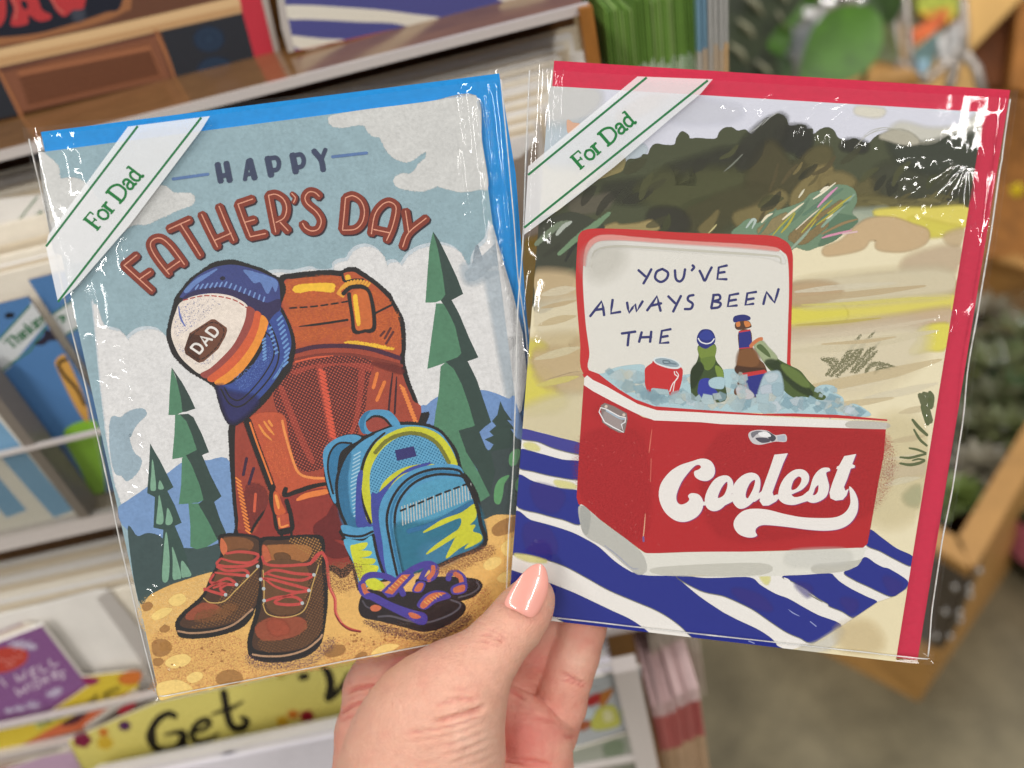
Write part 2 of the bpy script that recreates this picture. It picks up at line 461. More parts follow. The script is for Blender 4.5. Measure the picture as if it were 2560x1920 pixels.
def left_print(parent):
    K = (35, 32, 32)
    # -------- scene
    fr = np.array([(101.7, 382.5), (1188.9, 239.7), (1360, 1552), (403, 1744)])
    a = Art(LP.loc, 0.0012, frame=fr)
    a.fill(fr, (150, 178, 188), smooth=False)
    rs = np.random.default_rng(17)
    for i in range(46):
        q = np.array([rs.uniform(110, 1230), rs.uniform(300, 900)]); r0 = rs.uniform(25, 70)
        P = q + np.array([(math.cos(t) * r0 * rs.uniform(.5, 1.2), math.sin(t) * r0 * rs.uniform(.4, .9)) for t in np.arange(7) * .9])
        a.fill(a._inside(P), ((168, 194, 200), (140, 168, 182), (176, 200, 204), (146, 176, 190))[i % 4], d=.16, c=.25, f=22)
    # clouds
    wc = (212, 213, 211)
    a.fill(cat(A2("345 340 370 305 600 262 1000 215 1352 166 1395 480 1440 785"), A2("1380 808 1300 822 1240 825 1180 812 1130 800 1090 787 1040 805 980 822 900 815 830 800 795 770 800 735 850 708 890 715 930 690 960 645 1010 600 1015 552 985 560 940 590 900 615 850 617 790 592 750 555 722 510 705 470 690 450 640 440 605 400 585 370 520 368 460 380 400 382 355 365")), wc, f=7, c=.6)
    a.fill(cat(A1("62 592 130 600 190 660 205 740 280 738 360 760 425 830 500 900 700 850 870 800 930 800 990 842 1060 845 1110 850 1127 882 1110 915 1060 935 1000 958 950 985 900 1003 850 1027 800 1050 740 1050 690 1062 650 1092 520 1200 420 1290 300 1310 200 1260 145 1180")), wc, f=7, c=.6)
    # lower cloud bank
    wd = (226, 226, 226)
    bank = cat(A3("-45 610 0 640 30 690 80 715 170 740 220 800 260 770 320 730 400 715 480 730 540 780 600 820 700 800 1300 300 1600 250"),
               A4("180 208 240 200 290 222 390 215 402 170 440 145 500 132 525 90 570 48 640 30 710 50 760 100 787 170 820 152 870 150 908 172 950 110 1010 62 1090 32 1200 18 1290 42 1350 92 1392 182 1432 186 1442 120 1480 50 1540 -10 1608 -62 1800 1250"),
               A5("1500 700 600 800 40 560"))
    a.fill(bank, (200, 212, 220), smooth=True, f=3, c=.4)
    a.fill(bank + (6, 10), wd, smooth=True, f=8, c=.6)
    a.fill(cat(fr[2:3] + (-60, -420), A4("1616 -30 1640 180 1600 200 1500 290 1420 310 1390 250 1440 200 1520 120")), (190, 205, 216), d=.6, f=14)
    a.fill(A4("1380 200 1440 200 1540 150 1625 130 1640 220 1560 260 1490 310 1410 310"), (193, 207, 217), d=.6, f=14)
    # blue gap left
    a.fill(cat(A3("105 1475 180 1470 235 1428 300 1402 370 1398 392 1440 335 1500 290 1560 262 1625"), A5("68 75 64 120 92 192 132 232 112 300 52 352 20 322 -22 300 -50 150")), (158, 180, 193), f=4, c=.5)
    # hills
    a.fill(cat(A5("-5 525 60 468 130 420 200 370 290 310 370 250 430 236 520 235 660 252 700 660 300 760 50 640")), (122, 156, 202), f=2, c=.4)
    a.fill(cat(A4("1055 1310 1110 1240 1175 1188 1300 1140 1500 1130 1560 1135 1640 1160 1720 1195 1775 1215 1850 1760 1100 1900")), (116, 150, 200), f=2, c=.4)
    # sand
    a.fill(cat(A5("120 1060 190 1020 300 965 430 922 540 890 700 880 1250 850"), A6("1160 748 1250 722 1390 703"), fr[2:] ), (233, 186, 108), smooth=False)
    # dark bush line left and right
    a.fill(A5("55 640 110 682 170 664 240 680 310 742 400 752 460 752 520 745 660 722 700 860 540 892 430 924 300 968 190 1022 118 1062"), (62, 82, 82), f=2, c=.5)
    a.fill(A6("1140 420 1180 330 1280 290 1400 250 1420 460 1445 700 1250 722 1160 748 1110 640"), (60, 74, 74), f=2, c=.5)
    # gold texture on the sand
    a.fill(cat(A5("130 1080 500 930 640 900 640 960 300 1200 160 1250")), (240, 200, 130), d=.45, c=.8, f=20)
    a.fill(A5("200 1300 340 1230 760 1300 800 1420 1200 1440 1240 1300 1700 1330 1700 1390 300 1590 220 1500"), (206, 146, 92), d=.36, c=.9, f=30)
    a.fill(A6("560 1250 760 1480 1000 1440 1060 1300 1180 1200 1200 1380 900 1560 560 1600"), (190, 128, 84), d=.42, c=.9, f=26)
    for t, col in [("298 1055 330 1028 375 1022 397 1050 375 1080 330 1092 300 1075", 0), ("195 1150 250 1110 305 1105 312 1120 270 1155 215 1175", 0),
                   ("278 1420 320 1390 390 1378 425 1405 395 1440 330 1458 285 1445", 0), ("405 1510 450 1483 490 1490 488 1520 440 1545 410 1535", 0),
                   ("225 1560 330 1530 390 1545 435 1590 330 1625 245 1648", 0), ("245 1228 272 1205 300 1220 288 1242 255 1246", 1),
                   ("200 1310 240 1290 290 1300 312 1335 290 1375 235 1390 205 1370", 1), ("575 1520 610 1480 680 1472 728 1505 715 1545 650 1558 590 1550", 1),
                   ("1215 1375 1250 1338 1310 1325 1338 1350 1310 1380 1245 1395", 1), ("205 1410 245 1400 262 1420 240 1445 212 1440", 1), ("140 1085 180 1070 200 1090 180 1115 150 1118", 1), ("515 1575 540 1563 560 1575 540 1592", 0)]:
        P = A5(t)
        a.fill(P, (247, 213, 130) if not col else (176, 128, 72), d=.85 if not col else .75, c=.15, f=3)
    for t, col in [("1225 810 1280 765 1380 738 1385 810 1300 850 1240 855", 1), ("1280 930 1330 880 1390 870 1385 980 1310 985", 0), ("1170 1040 1215 1000 1270 998 1280 1030 1230 1070 1185 1072", 0),
                   ("1255 1130 1300 1090 1370 1080 1360 1130 1290 1155", 0), ("160 1600 200 1560 270 1552 288 1580 240 1615 180 1622", 1), ("460 1600 540 1550 630 1555 560 1600 480 1630", 0), ("350 1630 390 1600 425 1602 420 1625 370 1645", 1)]:
        a.fill(A6(t), (247, 213, 130) if not col else (176, 128, 72), d=.85 if not col else .7, c=.15, f=3)
    for i in range(60):
        q = A5("%f %f" % (RNG.uniform(200, 760), RNG.uniform(1260, 1580))) if i % 2 else A6("%f %f" % (RNG.uniform(300, 1000), RNG.uniform(1480, 1560)))
        r = RNG.uniform(1.5, 4)
        a.fill(q + r * np.array([(1, 0), (.3, .8), (-.8, .5), (-.8, -.5), (.3, -.8)]), (178, 124, 70), d=.7)
    # trees
    gl, gd = (84, 134, 104), (52, 72, 66)
    for t, c_ in [("1154 -62 1128 60 1115 230 1098 470 1170 467 1212 452 1248 410 1226 250 1190 60", gl),
                  ("1154 -62 1190 60 1226 250 1248 410 1212 455 1290 452 1378 405 1330 280 1260 130 1200 10", gd),
                  ("1178 478 1145 720 1112 968 1240 922 1340 882 1368 850 1322 650 1280 560 1232 478", gl),
                  ("1212 456 1290 450 1350 560 1420 730 1492 882 1410 910 1330 925 1248 916 1340 882 1368 850 1322 650 1280 560 1240 490", gd),
                  ("1212 952 1200 1130 1160 1400 1260 1450 1350 1432 1468 1392 1430 1260 1370 1080 1310 965 1250 918", gl),
                  ("1248 916 1410 908 1480 1050 1530 1200 1588 1368 1540 1402 1500 1442 1358 1434 1468 1392 1430 1255 1370 1080 1310 965", gd)]:
        a.fill(A4(t), c_, smooth=False, f=1.5, c=.5)
    a.fill(A6("866 60 1112 162 1012 192 1062 330 1132 450 1208 602 1150 642 1060 470 940 380 850 200"), gl, smooth=False, f=1.5, c=.5)
    a.fill(A6("1012 190 1112 163 1140 200 1182 300 1215 335 1240 450 1210 602 1132 440 1062 330"), gd, smooth=False, f=1.5, c=.5)
    for t, c_ in [("605 1058 590 1250 580 1445 642 1442 695 1420 682 1300 640 1150", gl), ("605 1058 640 1130 682 1300 695 1420 725 1416 798 1392 750 1290 690 1180", gd)]:
        a.fill(A3(t), c_, smooth=False, f=1.5, c=.5)
    for t, c_ in [("335 -35 330 80 317 226 390 212 450 192 463 172 430 70 400 0 368 -38", gl), ("362 -38 400 0 430 70 463 172 395 206 490 202 532 186 490 80 440 -20 410 -40", gd),
                  ("375 222 370 380 356 492 412 487 470 480 502 466 495 430 440 280 398 206", gl), ("398 205 490 200 540 320 605 446 562 478 470 490 502 466 480 380 432 260", gd),
                  ("413 488 425 620 424 742 460 757 520 742 584 702 552 640 500 540 470 488", gl), ("470 488 562 478 600 590 632 662 604 680 584 702 540 610", gd),
                  ("187 135 240 230 322 392 286 414 330 500 370 602 330 620 380 740 430 915 340 936 248 945 255 800 265 642 207 630 215 450 170 426 180 280", (55, 80, 74))]:
        a.fill(A5(t), c_, smooth=False, f=1.5, c=.5)
    gb = (128, 172, 146)
    for t in ["200 228 215 330 219 402 203 413 188 398 194 300", "243 352 262 385 263 402 240 404 234 392", "240 440 263 560 258 606 230 608 223 592 233 500", "290 515 318 580 306 611 278 608 282 560",
              "280 655 299 800 292 936 258 938 264 800", "318 745 368 910 346 933 320 928 320 830", "373 825 428 905 396 921 372 916"]:
        a.fill(A5(t), gb, f=1, c=.4)
    a.fill(A6("1275 2 1300 58 1350 128 1318 122 1378 192 1340 178 1395 262 1360 240 1345 300 1220 320 1196 335 1232 278 1176 246 1232 222 1205 196 1248 160 1222 130 1256 90"), gd, smooth=False)
    for t in ["1330 385 1342 332 1390 305 1398 345 1378 400 1345 416", "1238 640 1240 560 1270 500 1332 474 1300 530 1290 600 1270 656", "1375 565 1372 520 1400 485 1410 580"]:
        a.fill(A6(t), (98, 158, 106), f=1, c=.3)
    # -------- big rucksack
    sil = cat(A4("0 285 100 255 250 236 380 230 460 234 510 212 570 210 622 240 682 282 760 340 832 408 852 450 892 520 930 600 942 680 946 780 937 880 947 960 982 1080 1022 1180 1062 1300 1090 1400"),
              A5("1390 860 1230 880 900 880 700 700 690 620 684 560 670 400 656 200 650 60 655 -30"), A3("1000 1200 1450 500"))
    a.fill(sil, K, f=4, c=.75)
    red, org, yel, dred = (166, 72, 52), (206, 104, 48), (248, 196, 56), (112, 46, 40)
    a.fill(cat(A4("30 320 110 292 250 278 380 266 468 272 505 245 560 240 602 265 702 330 790 410 835 470 880 560 908 660 915 760 905 880 915 970 950 1080 1000 1200 1040 1380"), A5("1380 800 1240 850 900 860 720 690 705 560 690 380 690 100 700 -20"), A3("1120 1250 1480 620")), red)
    # lid pocket
    a.fill(A4("40 320 110 292 250 278 380 266 468 272 505 245 560 240 602 265 702 330 790 410 835 470 880 560 908 660 915 760 905 860 800 830 700 803 560 788 400 782 250 800 125 832 100 720 70 600 25 480"), (186, 88, 50))
    for t in ["70 320 440 285 450 450 250 470 80 490", "90 530 480 480 520 600 150 640 100 610", "700 380 790 430 830 480 720 530", "720 570 870 540 895 650 890 800 720 770 700 690", "400 700 520 660 530 740 400 760", "130 690 300 660 400 680 300 740 150 760"]:
        a.fill(A4(t), org, d=.5, c=.85, f=10)
    a.fill(A4("105 378 130 345 250 330 400 330 408 370 390 390 250 378 150 393"), yel, c=.6, f=4)
    a.fill(A4("488 770 560 760 700 780 850 812 830 822 700 802 560 782"), yel, d=.8, c=.8, f=4)
    a.dash(A4("78 512 250 500 400 480 530 458"), 5, K, 17, 9, c=.3)
    a.line(A4("150 650 330 628 512 600"), 7, K, taper=(.2, 1), c=.3)
    a.line(A4("718 552 780 520 850 485"), 6, K, c=.3)
    a.fill(A4("478 255 540 240 602 268 618 300 520 322 498 300"), (190, 90, 50)); a.fill(A4("498 270 525 268 535 305 508 310"), yel, c=.5, f=3)
    a.line(A4("470 250 490 310 560 300 630 300"), 8, K, c=.3)
    for i in range(11):
        q = A4("446 378 490 338 560 320 630 328 690 356"); s_ = spline(q, False, 6); p = s_[min(i * 2 + 1, len(s_) - 1)]
        a.line(np.array([p + (-5, 9), p + (6, -6)]), 6, (236, 170, 60), smooth=False)
    a.line(A4("440 395 480 420"), 10, (232, 160, 58))
    a.line(A4("480 405 520 365 560 352 620 352 662 378 690 450 708 560 706 672 640 680 565 686 552 590 535 480 522 405"), 13, K, c=.3)
    a.fill(A4("545 400 580 375 630 375 660 400 678 470 692 570 690 655 640 668 580 672 565 580 548 470"), (208, 108, 52), f=2)
    a.fill(A4("556 425 580 415 588 480 605 600 600 640 582 630 566 520"), yel, c=.55, f=3)
    for t in ["757 722 790 685", "790 742 836 660", "800 780 856 688"]: a.line(A4(t), 7, (96, 46, 44), taper=(.4, .6), c=.3)
    a.line(A4("122 838 250 806 400 795 560 800 700 822 905 888"), 13, (74, 38, 62), c=.25)
    a.line(A4("100 905 250 872 400 860 560 866 760 905 920 945"), 10, (132, 56, 44), c=.3)
    a.line(A4("120 915 250 885 400 872"), 5, (226, 100, 66), c=.6)
    # mesh panel
    mesh = cat(A4("120 930 300 888 450 868 600 880 690 912 690 990 665 1100 640 1300 600 1400 560 1560"), A5("1250 260 1130 300 1060 280 1020 180 990 60"), A4("-30 1250 -40 1130 40 1010"))
    a.fill(mesh, (86, 36, 36))
    for t in ["100 985 250 940 450 928 680 932 690 985 600 965 450 938 330 955 250 962 120 1010", "600 975 640 985 625 1150 600 1310 560 1440 530 1460 570 1300 590 1120",
              "280 960 320 950 360 1180 400 1400 425 1490 375 1510 330 1250", "0 1130 30 1110 100 1280 170 1450 260 1650 230 1665 120 1450"]:
        a.fill(A4(t), (150, 58, 48), c=.3, f=2)
    a.fill(mesh, (190, 88, 66), dots=True)
    for i in range(18):
        p = A4("%f %f" % (318 + 4.9 * i, 990 + 29 * i))[0]
        a.line(np.array([p + (-7, -6), p + (8, 3)]), 6, (226, 92, 66), smooth=False, taper=(.5, .5))
    for t in ["735 1000 705 1112", "790 1065 732 1205"]: a.line(A4(t), 11, (232, 128, 62), taper=(.5, .6), c=.3)
    for t in ["850 1000 832 1150 820 1285", "880 1030 872 1170 865 1305"]: a.line(A4(t), 6, (60, 30, 40), taper=(.4, 1), c=.3)
    for i in range(13):
        p = A4("%f %f" % (905 + 8.4 * i, 1090 + 22 * i))[0]
        a.line(np.array([p, p + (12, 10)]), 5.5, (240, 140, 70), smooth=False, taper=(.6, .4), c=.2)
    a.fill(A4("700 920 900 960 915 1000 780 960"), (120, 48, 44), d=.7, f=6)
    # left side of the pack, straps and buckle
    a.fill(A5("770 -10 960 -40 1000 100 1040 280 1060 310 1150 345 1225 345 1230 395 1100 410 1000 450 930 410 850 220"), (196, 88, 56), f=2)
    a.line(A5("965 0 985 90 1030 240 1065 310 1130 335 1230 340"), 8, (242, 150, 80), c=.4)
    a.fill(A5("860 150 960 140 1010 320 930 330"), (222, 110, 66), d=.4, c=.8, f=8)
    for t in ["828 25 860 75 900 112", "858 5 880 38 915 80", "885 0 905 30"]: a.line(A5(t), 8, (240, 150, 72), taper=(.5, .4), c=.4)
    a.fill(A5("690 30 740 20 830 250 880 480 780 640 720 640 690 400"), (158, 66, 50))
    a.fill(A5("760 380 860 400 870 520 780 630 740 520"), (120, 48, 44), d=.6, c=.5, f=10)
    a.line(A5("758 0 800 120 860 280 905 400"), 24, K, c=.3)
    a.line(A5("775 10 812 120 865 262 905 372"), 5, (236, 130, 62), c=.2)
    a.line(A5("885 510 840 560 800 620 780 660"), 8, K, c=.3)
    a.line(A5("985 400 980 440 1060 415 1150 385 1235 370"), 14, K, taper=(1, .7), c=.3)
    for t in ["755 220 735 320", "797 278 768 372"]: a.line(A5(t), 9, (60, 34, 60), taper=(.4, .6), c=.3)
    a.line(A5("808 430 800 535"), 7, (214, 96, 66), taper=(.4, .6))
    for i in range(15):
        p = A5("%f %f" % (690 + 4.2 * i, 345 + 22 * i))[0]
        a.line(np.array([p + (0, -4), p + (13, 6)]), 4.5, (240, 140, 66), smooth=False, taper=(.5, .4), c=.2)
    a.fill(A5("700 640 800 660 900 460 1000 450 1230 400 1290 600 1390 820 1240 848 1000 840 850 800"), (148, 54, 46))
    a.fill(A5("1150 640 1230 560 1280 490 1330 640 1350 700 1260 700 1380 780 1240 800"), (116, 42, 42), d=.8, f=3)
    a.fill(A5("1050 470 1100 430 1230 405 1230 428 1130 450"), (236, 132, 66), c=.4, f=3)
    a.line(A5("905 400 900 470 920 540 940 640 1020 640"), 14, K, c=.3)
    a.fill(A5("912 430 940 425 960 480 985 540 925 550"), (206, 96, 54)); a.fill(A5("920 445 935 440 950 500 940 520"), (246, 160, 80))
    a.line(A5("990 470 1015 560 1020 640 960 660 945 650"), 14, K, c=.3)
    a.fill(A5("930 560 1000 545 1010 625 945 640"), (190, 84, 58), smooth=False); a.line(A5("945 575 955 625 1000 615"), 5, (246, 150, 80))
    a.line(A5("960 660 962 690"), 8, K); a.line(A5("1018 640 1020 690"), 6, K)
    # -------- cap
    a.fill(A3("640 470 680 420 740 340 830 268 930 200 1010 175 1120 168 1230 200 1350 240 1440 290 1512 330 1542 400 1522 480 1502 540 1532 600 1580 700 1612 800 1622 900 1592 1040 1532 1140 1460 1230 1380 1330 1290 1420 1200 1490 1120 1532 1070 1512 1020 1420 990 1320 960 1220 880 1160 760 1090 680 1020 620 950 580 860 565 770 590 650 615 550"), K, f=4, c=.75)
    a.fill(A3("690 440 790 320 900 250 1000 215 1120 205 1280 240 1400 290 1482 340 1500 470 1500 600 1440 660 1300 590 1000 460 700 480"), (62, 72, 132))
    a.fill(A3("1200 250 1300 270 1420 310 1477 350 1462 425 1435 380 1395 442 1340 350 1285 352 1240 300"), (104, 134, 194), f=3, c=.4)
    a.fill(A3("710 420 800 330 900 275 980 240 900 300 800 370 740 430"), (104, 134, 194), f=3, c=.4)
    a.fill(A3("700 478 800 420 1000 392 1180 437 1320 498 1400 520 1490 490 1500 560 1440 655 1390 672 1300 590 1200 530 1000 450 850 440 720 500"), (52, 46, 86), c=.3, f=2)
    for i in range(15):
        x = 800 + 40 * i; y = 385 - 28 * math.sin(i / 14 * 2.2) + max(0, i - 6) * 15.5
        a.line(A3("%f %f %f %f" % (x, y + 22, x + 26 - i, y - 16)), 4, (122, 156, 212), smooth=False, taper=(.6, .5))
    a.fill(A3("1000 318 1022 300 1045 308 1045 325 1020 334"), (36, 34, 56))
    a.fill(A3("665 530 720 490 800 460 920 442 1040 450 1140 480 1230 545 1215 640 1180 740 1110 870 1010 980 920 1060 842 1106 760 1050 680 970 630 880 600 780 610 680 640 590"), (238, 226, 214))
    a.fill(A3("640 640 760 520 900 600 700 760 640 780"), (120, 130, 180), d=.2, c=1, f=10); a.fill(A3("640 860 760 1000 900 1020 960 940 780 1020 700 900"), (120, 130, 180), d=.22, c=1, f=10)
    a.fill(A3("800 480 1000 520 860 600 760 560"), (120, 130, 170), d=.14, c=1, f=10)
    a.dash(A3("700 498 860 462 1000 468 1130 500 1225 560"), 3, (176, 66, 56), 12, 6)
    a.line(A3("662 550 672 620 690 670 716 712"), 4.5, (92, 112, 184), taper=(.4, .5))
    for t, c_ in [("1230 548 1296 590 1270 690 1220 800 1130 930 1020 1042 900 1142 840 1106 920 1060 1010 980 1110 870 1180 740 1215 640", (156, 74, 66)),
                  ("1296 588 1346 620 1320 730 1270 850 1180 980 1070 1090 960 1172 898 1142 1020 1042 1130 930 1220 800 1270 690", (216, 96, 56)),
                  ("1346 620 1402 680 1372 780 1300 930 1200 1070 1100 1160 1010 1202 958 1172 1070 1090 1180 980 1270 850 1320 730", (240, 150, 56))]:
        a.fill(A3(t), c_)
    a.fill(A3("1402 690 1482 592 1522 622 1572 740 1592 860 1562 980 1502 1090 1412 1220 1300 1340 1200 1440 1110 1492 1062 1430 1022 1300 1000 1208 1100 1182 1250 1062 1362 880"), (58, 80, 152))
    a.fill(A3("1000 1208 1060 1260 1250 1300 1300 1335 1200 1440 1110 1492 1062 1430 1022 1300"), (54, 52, 104), d=.75, f=14)
    a.fill(A3("1130 1140 1300 1010 1400 880 1420 980 1300 1150 1180 1230"), (92, 122, 190), d=.35, c=.8, f=10)
    a.line(A3("1010 1230 1080 1350 1180 1370 1330 1240 1450 1080 1490 940 1460 800 1410 690"), 4, K, c=.2); a.line(A3("1040 1220 1090 1300 1170 1320 1290 1210 1400 1060 1450 940 1430 820 1380 760"), 3.5, K, c=.2)
    for i in range(11):
        x, y = 1475 + 9 * i - max(0, i - 7) * 14, 640 + 38 * i
        a.line(A3("%f %f %f %f" % (x, y + 26, x + 40, y - 14)), 5, (112, 156, 212), smooth=False, taper=(.5, .4))
    for i in range(7): a.line(A3("%f %f %f %f" % (1355 + i * 1, 830 + 27 * i, 1378 + i, 812 + 27 * i)), 5, (112, 156, 212), smooth=False)
    for i in range(7): a.line(A3("%f %f %f %f" % (1405 + 9 * i, 735 + 34 * i, 1428 + 9 * i, 720 + 34 * i)), 4.5, (112, 156, 212), smooth=False)
    a.line(A3("1440 1150 1490 1080 1530 1000 1480 1110 1440 1150"), 4, (112, 156, 212))
    a.fill(A3("752 770 930 655 962 655 1060 725 1062 752 1046 800 990 900 868 1005 830 1014 815 1008 718 942 708 900"), (112, 68, 48), smooth=False)
    a.fill(A3("708 900 752 772 850 790 830 1014 718 942"), (84, 52, 38), smooth=False, d=.5)
    a.dash(A3("735 905 775 785 935 682 1035 745 975 885 845 985 740 925"), 2.6, (52, 34, 28), 9, 4)
    # -------- small blue pack
    bl, bd, ye, pu = (84, 156, 198), (52, 122, 166), (206, 208, 52), (66, 76, 160)
    a.fill(A6("165 330 205 265 285 222 360 216 420 222 520 178 620 140 780 143 882 180 952 250 1002 330 1032 440 1080 500 1132 600 1152 700 1186 912 1000 1002 880 1052 700 1102 560 1142 480 1152 385 1205 358 1150 330 1030 282 880 255 832 288 790 250 690 215 640 180 560 160 450"), K, f=4, c=.7)
    a.fill(A6("150 330 200 260 280 222 350 216 392 236 330 275 250 280 232 330 240 440 232 560 232 650 205 620 165 480"), bl)
    a.fill(A6("175 400 200 310 250 275 320 275 260 330 240 430 225 560 205 560"), bd); a.line(A6("330 270 250 270 195 330 180 430 205 560 215 590"), 6, K, c=.3)
    a.fill(A6("375 150 400 90 450 60 540 58 590 80 640 150 600 160 575 150 545 110 480 105 425 130 430 175 470 200 420 210"), bl); a.fill(A6("380 150 400 90 450 62 420 110 410 170 420 210 395 200"), bd)
    a.fill(A6("425 130 480 105 545 110 575 150 540 170 460 198 430 175"), (160, 70, 58)); a.line(A6("425 130 470 100 530 108 580 158"), 7, K, taper=(.5, 1), c=.5)
    a.fill(A6("470 212 560 175 640 155 780 160 880 195 940 260 985 340 1010 430 1060 500 1110 600 1130 700 1160 895 900 1020 700 1090 560 1130 480 1140 390 1190 350 1040 300 890 280 830 300 790 262 680 245 560 255 440 300 340 380 260"), bl)
    a.fill(A6("290 800 250 660 255 450 320 330 300 500 320 700 370 790"), bd, d=.6, f=6)
    for i in range(17): a.line(A6("%f %f %f %f" % (325 + 2.5 * abs(8 - i), 350 + 24 * i, 375 + 1.5 * abs(8 - i), 325 + 24 * i)), 3.2, (168, 208, 230), smooth=False)
    a.line(A6("470 205 380 260 300 340 250 450 235 560 255 690 300 800"), 9, K, c=.35)
    # front panel with yellow arch
    a.fill(A6("395 560 410 420 470 290 560 215 680 170 790 175 880 215 950 290 1000 400 980 420 930 420 880 400 560 560 470 600 480 720 470 770 430 760 410 680"), ye, c=.4, f=3)
    a.fill(A6("450 590 450 450 500 340 580 260 680 215 780 218 860 260 920 330 945 410 800 400 650 430 540 510 500 590 470 640"), (98, 168, 206)); a.fill(A6("450 590 450 450 500 340 580 260 680 215 780 218 860 260 920 330 945 410 800 400 650 430 540 510 500 590 470 640"), (44, 112, 152), dots=True)
    a.line(A6("480 330 560 250 680 208 790 220 880 280 950 395"), 12, (122, 122, 44), c=.45)
    a.line(A6("540 205 470 270 410 380 385 520 400 650 450 780"), 9, K, taper=(.6, 1), c=.35)
    a.fill(A6("368 500 400 450 390 620 430 770 470 790 400 800 360 770"), pu, f=3, c=.3)
    a.fill(A6("605 315 725 288 745 352 620 382"), (52, 50, 112), smooth=False)
    a.fill(A6("460 600 500 590 600 500 700 430 830 395 780 420 640 470 560 560 510 650 500 760 540 1000 560 1100 520 1030 470 800"), pu, f=4, c=.3)
    # pocket
    a.fill(A6("520 760 530 640 600 520 720 440 860 405 1000 410 1050 470 1110 600 1130 720 1160 890 900 1015 700 1085 560 1110"), bl)
    a.line(A6("620 1110 575 900 555 740 600 600 700 490 850 435 1000 440 1040 480"), 8, K, c=.35)
    a.line(A6("660 1090 620 900 605 740 640 620 730 520 860 470 1010 475 1060 500"), 8, K, c=.35); a.line(A6("640 1100 597 900 580 740 620 610 715 505 855 452 1005 458"), 6, bd)
    a.fill(A6("625 760 660 640 740 550 870 500 1010 500 1080 590 1110 690 1150 880 900 1010 690 1080 650 960"), (84, 160, 194))
    a.fill(A6("625 800 800 790 1000 720 1110 660 1150 880 900 1010 690 1080 650 960"), (50, 128, 156), d=.75, f=14)
    a.fill(A6("780 960 900 900 1000 960 850 1030"), bl, d=.5, f=20)
    a.line(A6("690 830 850 780 1000 700 1115 640"), 14, (48, 112, 160), c=.3)
    for i in range(25):
        x = 652 + 18.2 * i; y = 790 - 7.0 * i
        a.line(A6("%f %f %f %f" % (x + 4, y, x - 2, y - 118 + i * .9)), 3.4, (196, 200, 196), smooth=False, c=.3)
    a.dash(A6("640 700 760 650 900 590 1060 530"), 5, K, 15, 9)
    a.fill(A6("785 838 850 790 920 750 1020 715 1060 690 1115 658 1120 740 1080 790 1115 790 1100 830 1150 850 1150 890 1050 940 1080 900 1010 940 930 1000 985 880 990 865 900 920 805 975 860 920 960 850 1010 815 1030 765 1010 745 900 790"), ye, c=.35, f=2)
    a.line(A6("1040 470 1090 570 1130 680 1150 780 1175 915 1010 990 870 1055"), 12, K, c=.5)
    # left side pocket
    a.fill(A6("262 800 300 790 380 810 440 800 470 850 440 860 380 880 300 870"), bl); a.line(A6("265 845 330 860 400 858 465 830"), 7, K, c=.35); a.line(A6("270 880 340 885 410 882 470 850"), 7, K, c=.35)
    a.fill(A6("280 885 400 890 465 860 500 1000 540 1120 480 1150 390 1190 350 1050"), (92, 172, 208))
    a.fill(A6("325 940 350 915 430 902 410 940 375 950 455 958 440 985 380 1000 475 1005 465 1035 390 1040 495 1050 480 1095 440 1110 400 1160 370 1110"), (212, 218, 56), c=.3, f=2)
    a.line(A6("468 850 490 960 520 1060 545 1120"), 9, K, c=.35)
    # -------- sandals
    bk, sp, so = (40, 33, 36), (76, 64, 156), (206, 112, 76)
    a.fill(A6("740 1140 900 1120 1100 1130 1155 1160 1150 1200 1100 1245 1000 1275 900 1290 800 1240"), bk, f=3, c=.5); a.line(A6("1125 1150 1140 1185 1090 1225 1010 1250"), 4, (92, 88, 96))
    a.fill(A6("378 1300 400 1230 440 1200 560 1220 700 1215 900 1240 1000 1265 1050 1300 1040 1350 980 1400 880 1450 780 1465 680 1440 520 1400 420 1380 385 1350"), bk, f=3, c=.5)
    a.line(A6("500 1372 580 1368 700 1400 800 1410 920 1375 1000 1330 1020 1290 960 1265"), 5, (92, 88, 98), c=.2); a.line(A6("400 1270 430 1310 500 1330"), 4, (80, 76, 86))
    a.line(A6("770 1130 800 1075 830 1050 850 1060"), 12, sp); a.line(A6("660 1110 720 1070 790 1040 840 1040 868 1070 850 1115 815 1135"), 16, sp)
    a.line(A6("850 1050 855 1090 815 1135"), 15, so); a.fill(A6("815 1045 865 1040 875 1085 835 1140 780 1135 830 1090"), sp); a.line(A6("848 1052 848 1090 818 1128"), 11, so)
    a.fill(A6("715 1210 745 1150 800 1155 775 1215"), sp); a.fill(A6("728 1205 755 1160 788 1162 768 1208"), so)
    a.line(A6("945 1135 955 1100 1000 1092 1040 1125 1045 1160"), 14, sp); a.line(A6("985 1098 1020 1120 1030 1155"), 12, so); a.fill(A6("965 1180 1058 1150 1055 1215 975 1230"), sp); a.fill(A6("980 1188 1045 1168 1045 1208 985 1220"), so)
    a.line(A6("400 1160 420 1120 470 1105 560 1120 620 1160 660 1230"), 16, sp, c=.2); a.fill(A6("420 1150 480 1130 540 1180 470 1200"), (212, 218, 56), f=2)
    a.line(A6("395 1160 405 1210 440 1240"), 20, sp); a.line(A6("405 1170 420 1215 455 1240"), 12, so)
    a.fill(A6("420 1230 470 1225 580 1280 700 1325 800 1355 805 1410 760 1420 690 1385 560 1320 440 1255"), sp, f=2, c=.3)
    a.fill(A6("690 1350 720 1345 770 1370 750 1385 710 1378"), so); a.fill(A6("450 1310 480 1295 520 1310 500 1335 460 1335"), so)
    a.fill(A6("520 1210 640 1095 720 1090 730 1110 600 1245 560 1250"), sp, smooth=False); a.fill(A6("540 1218 650 1105 705 1102 590 1230"), so, smooth=False)
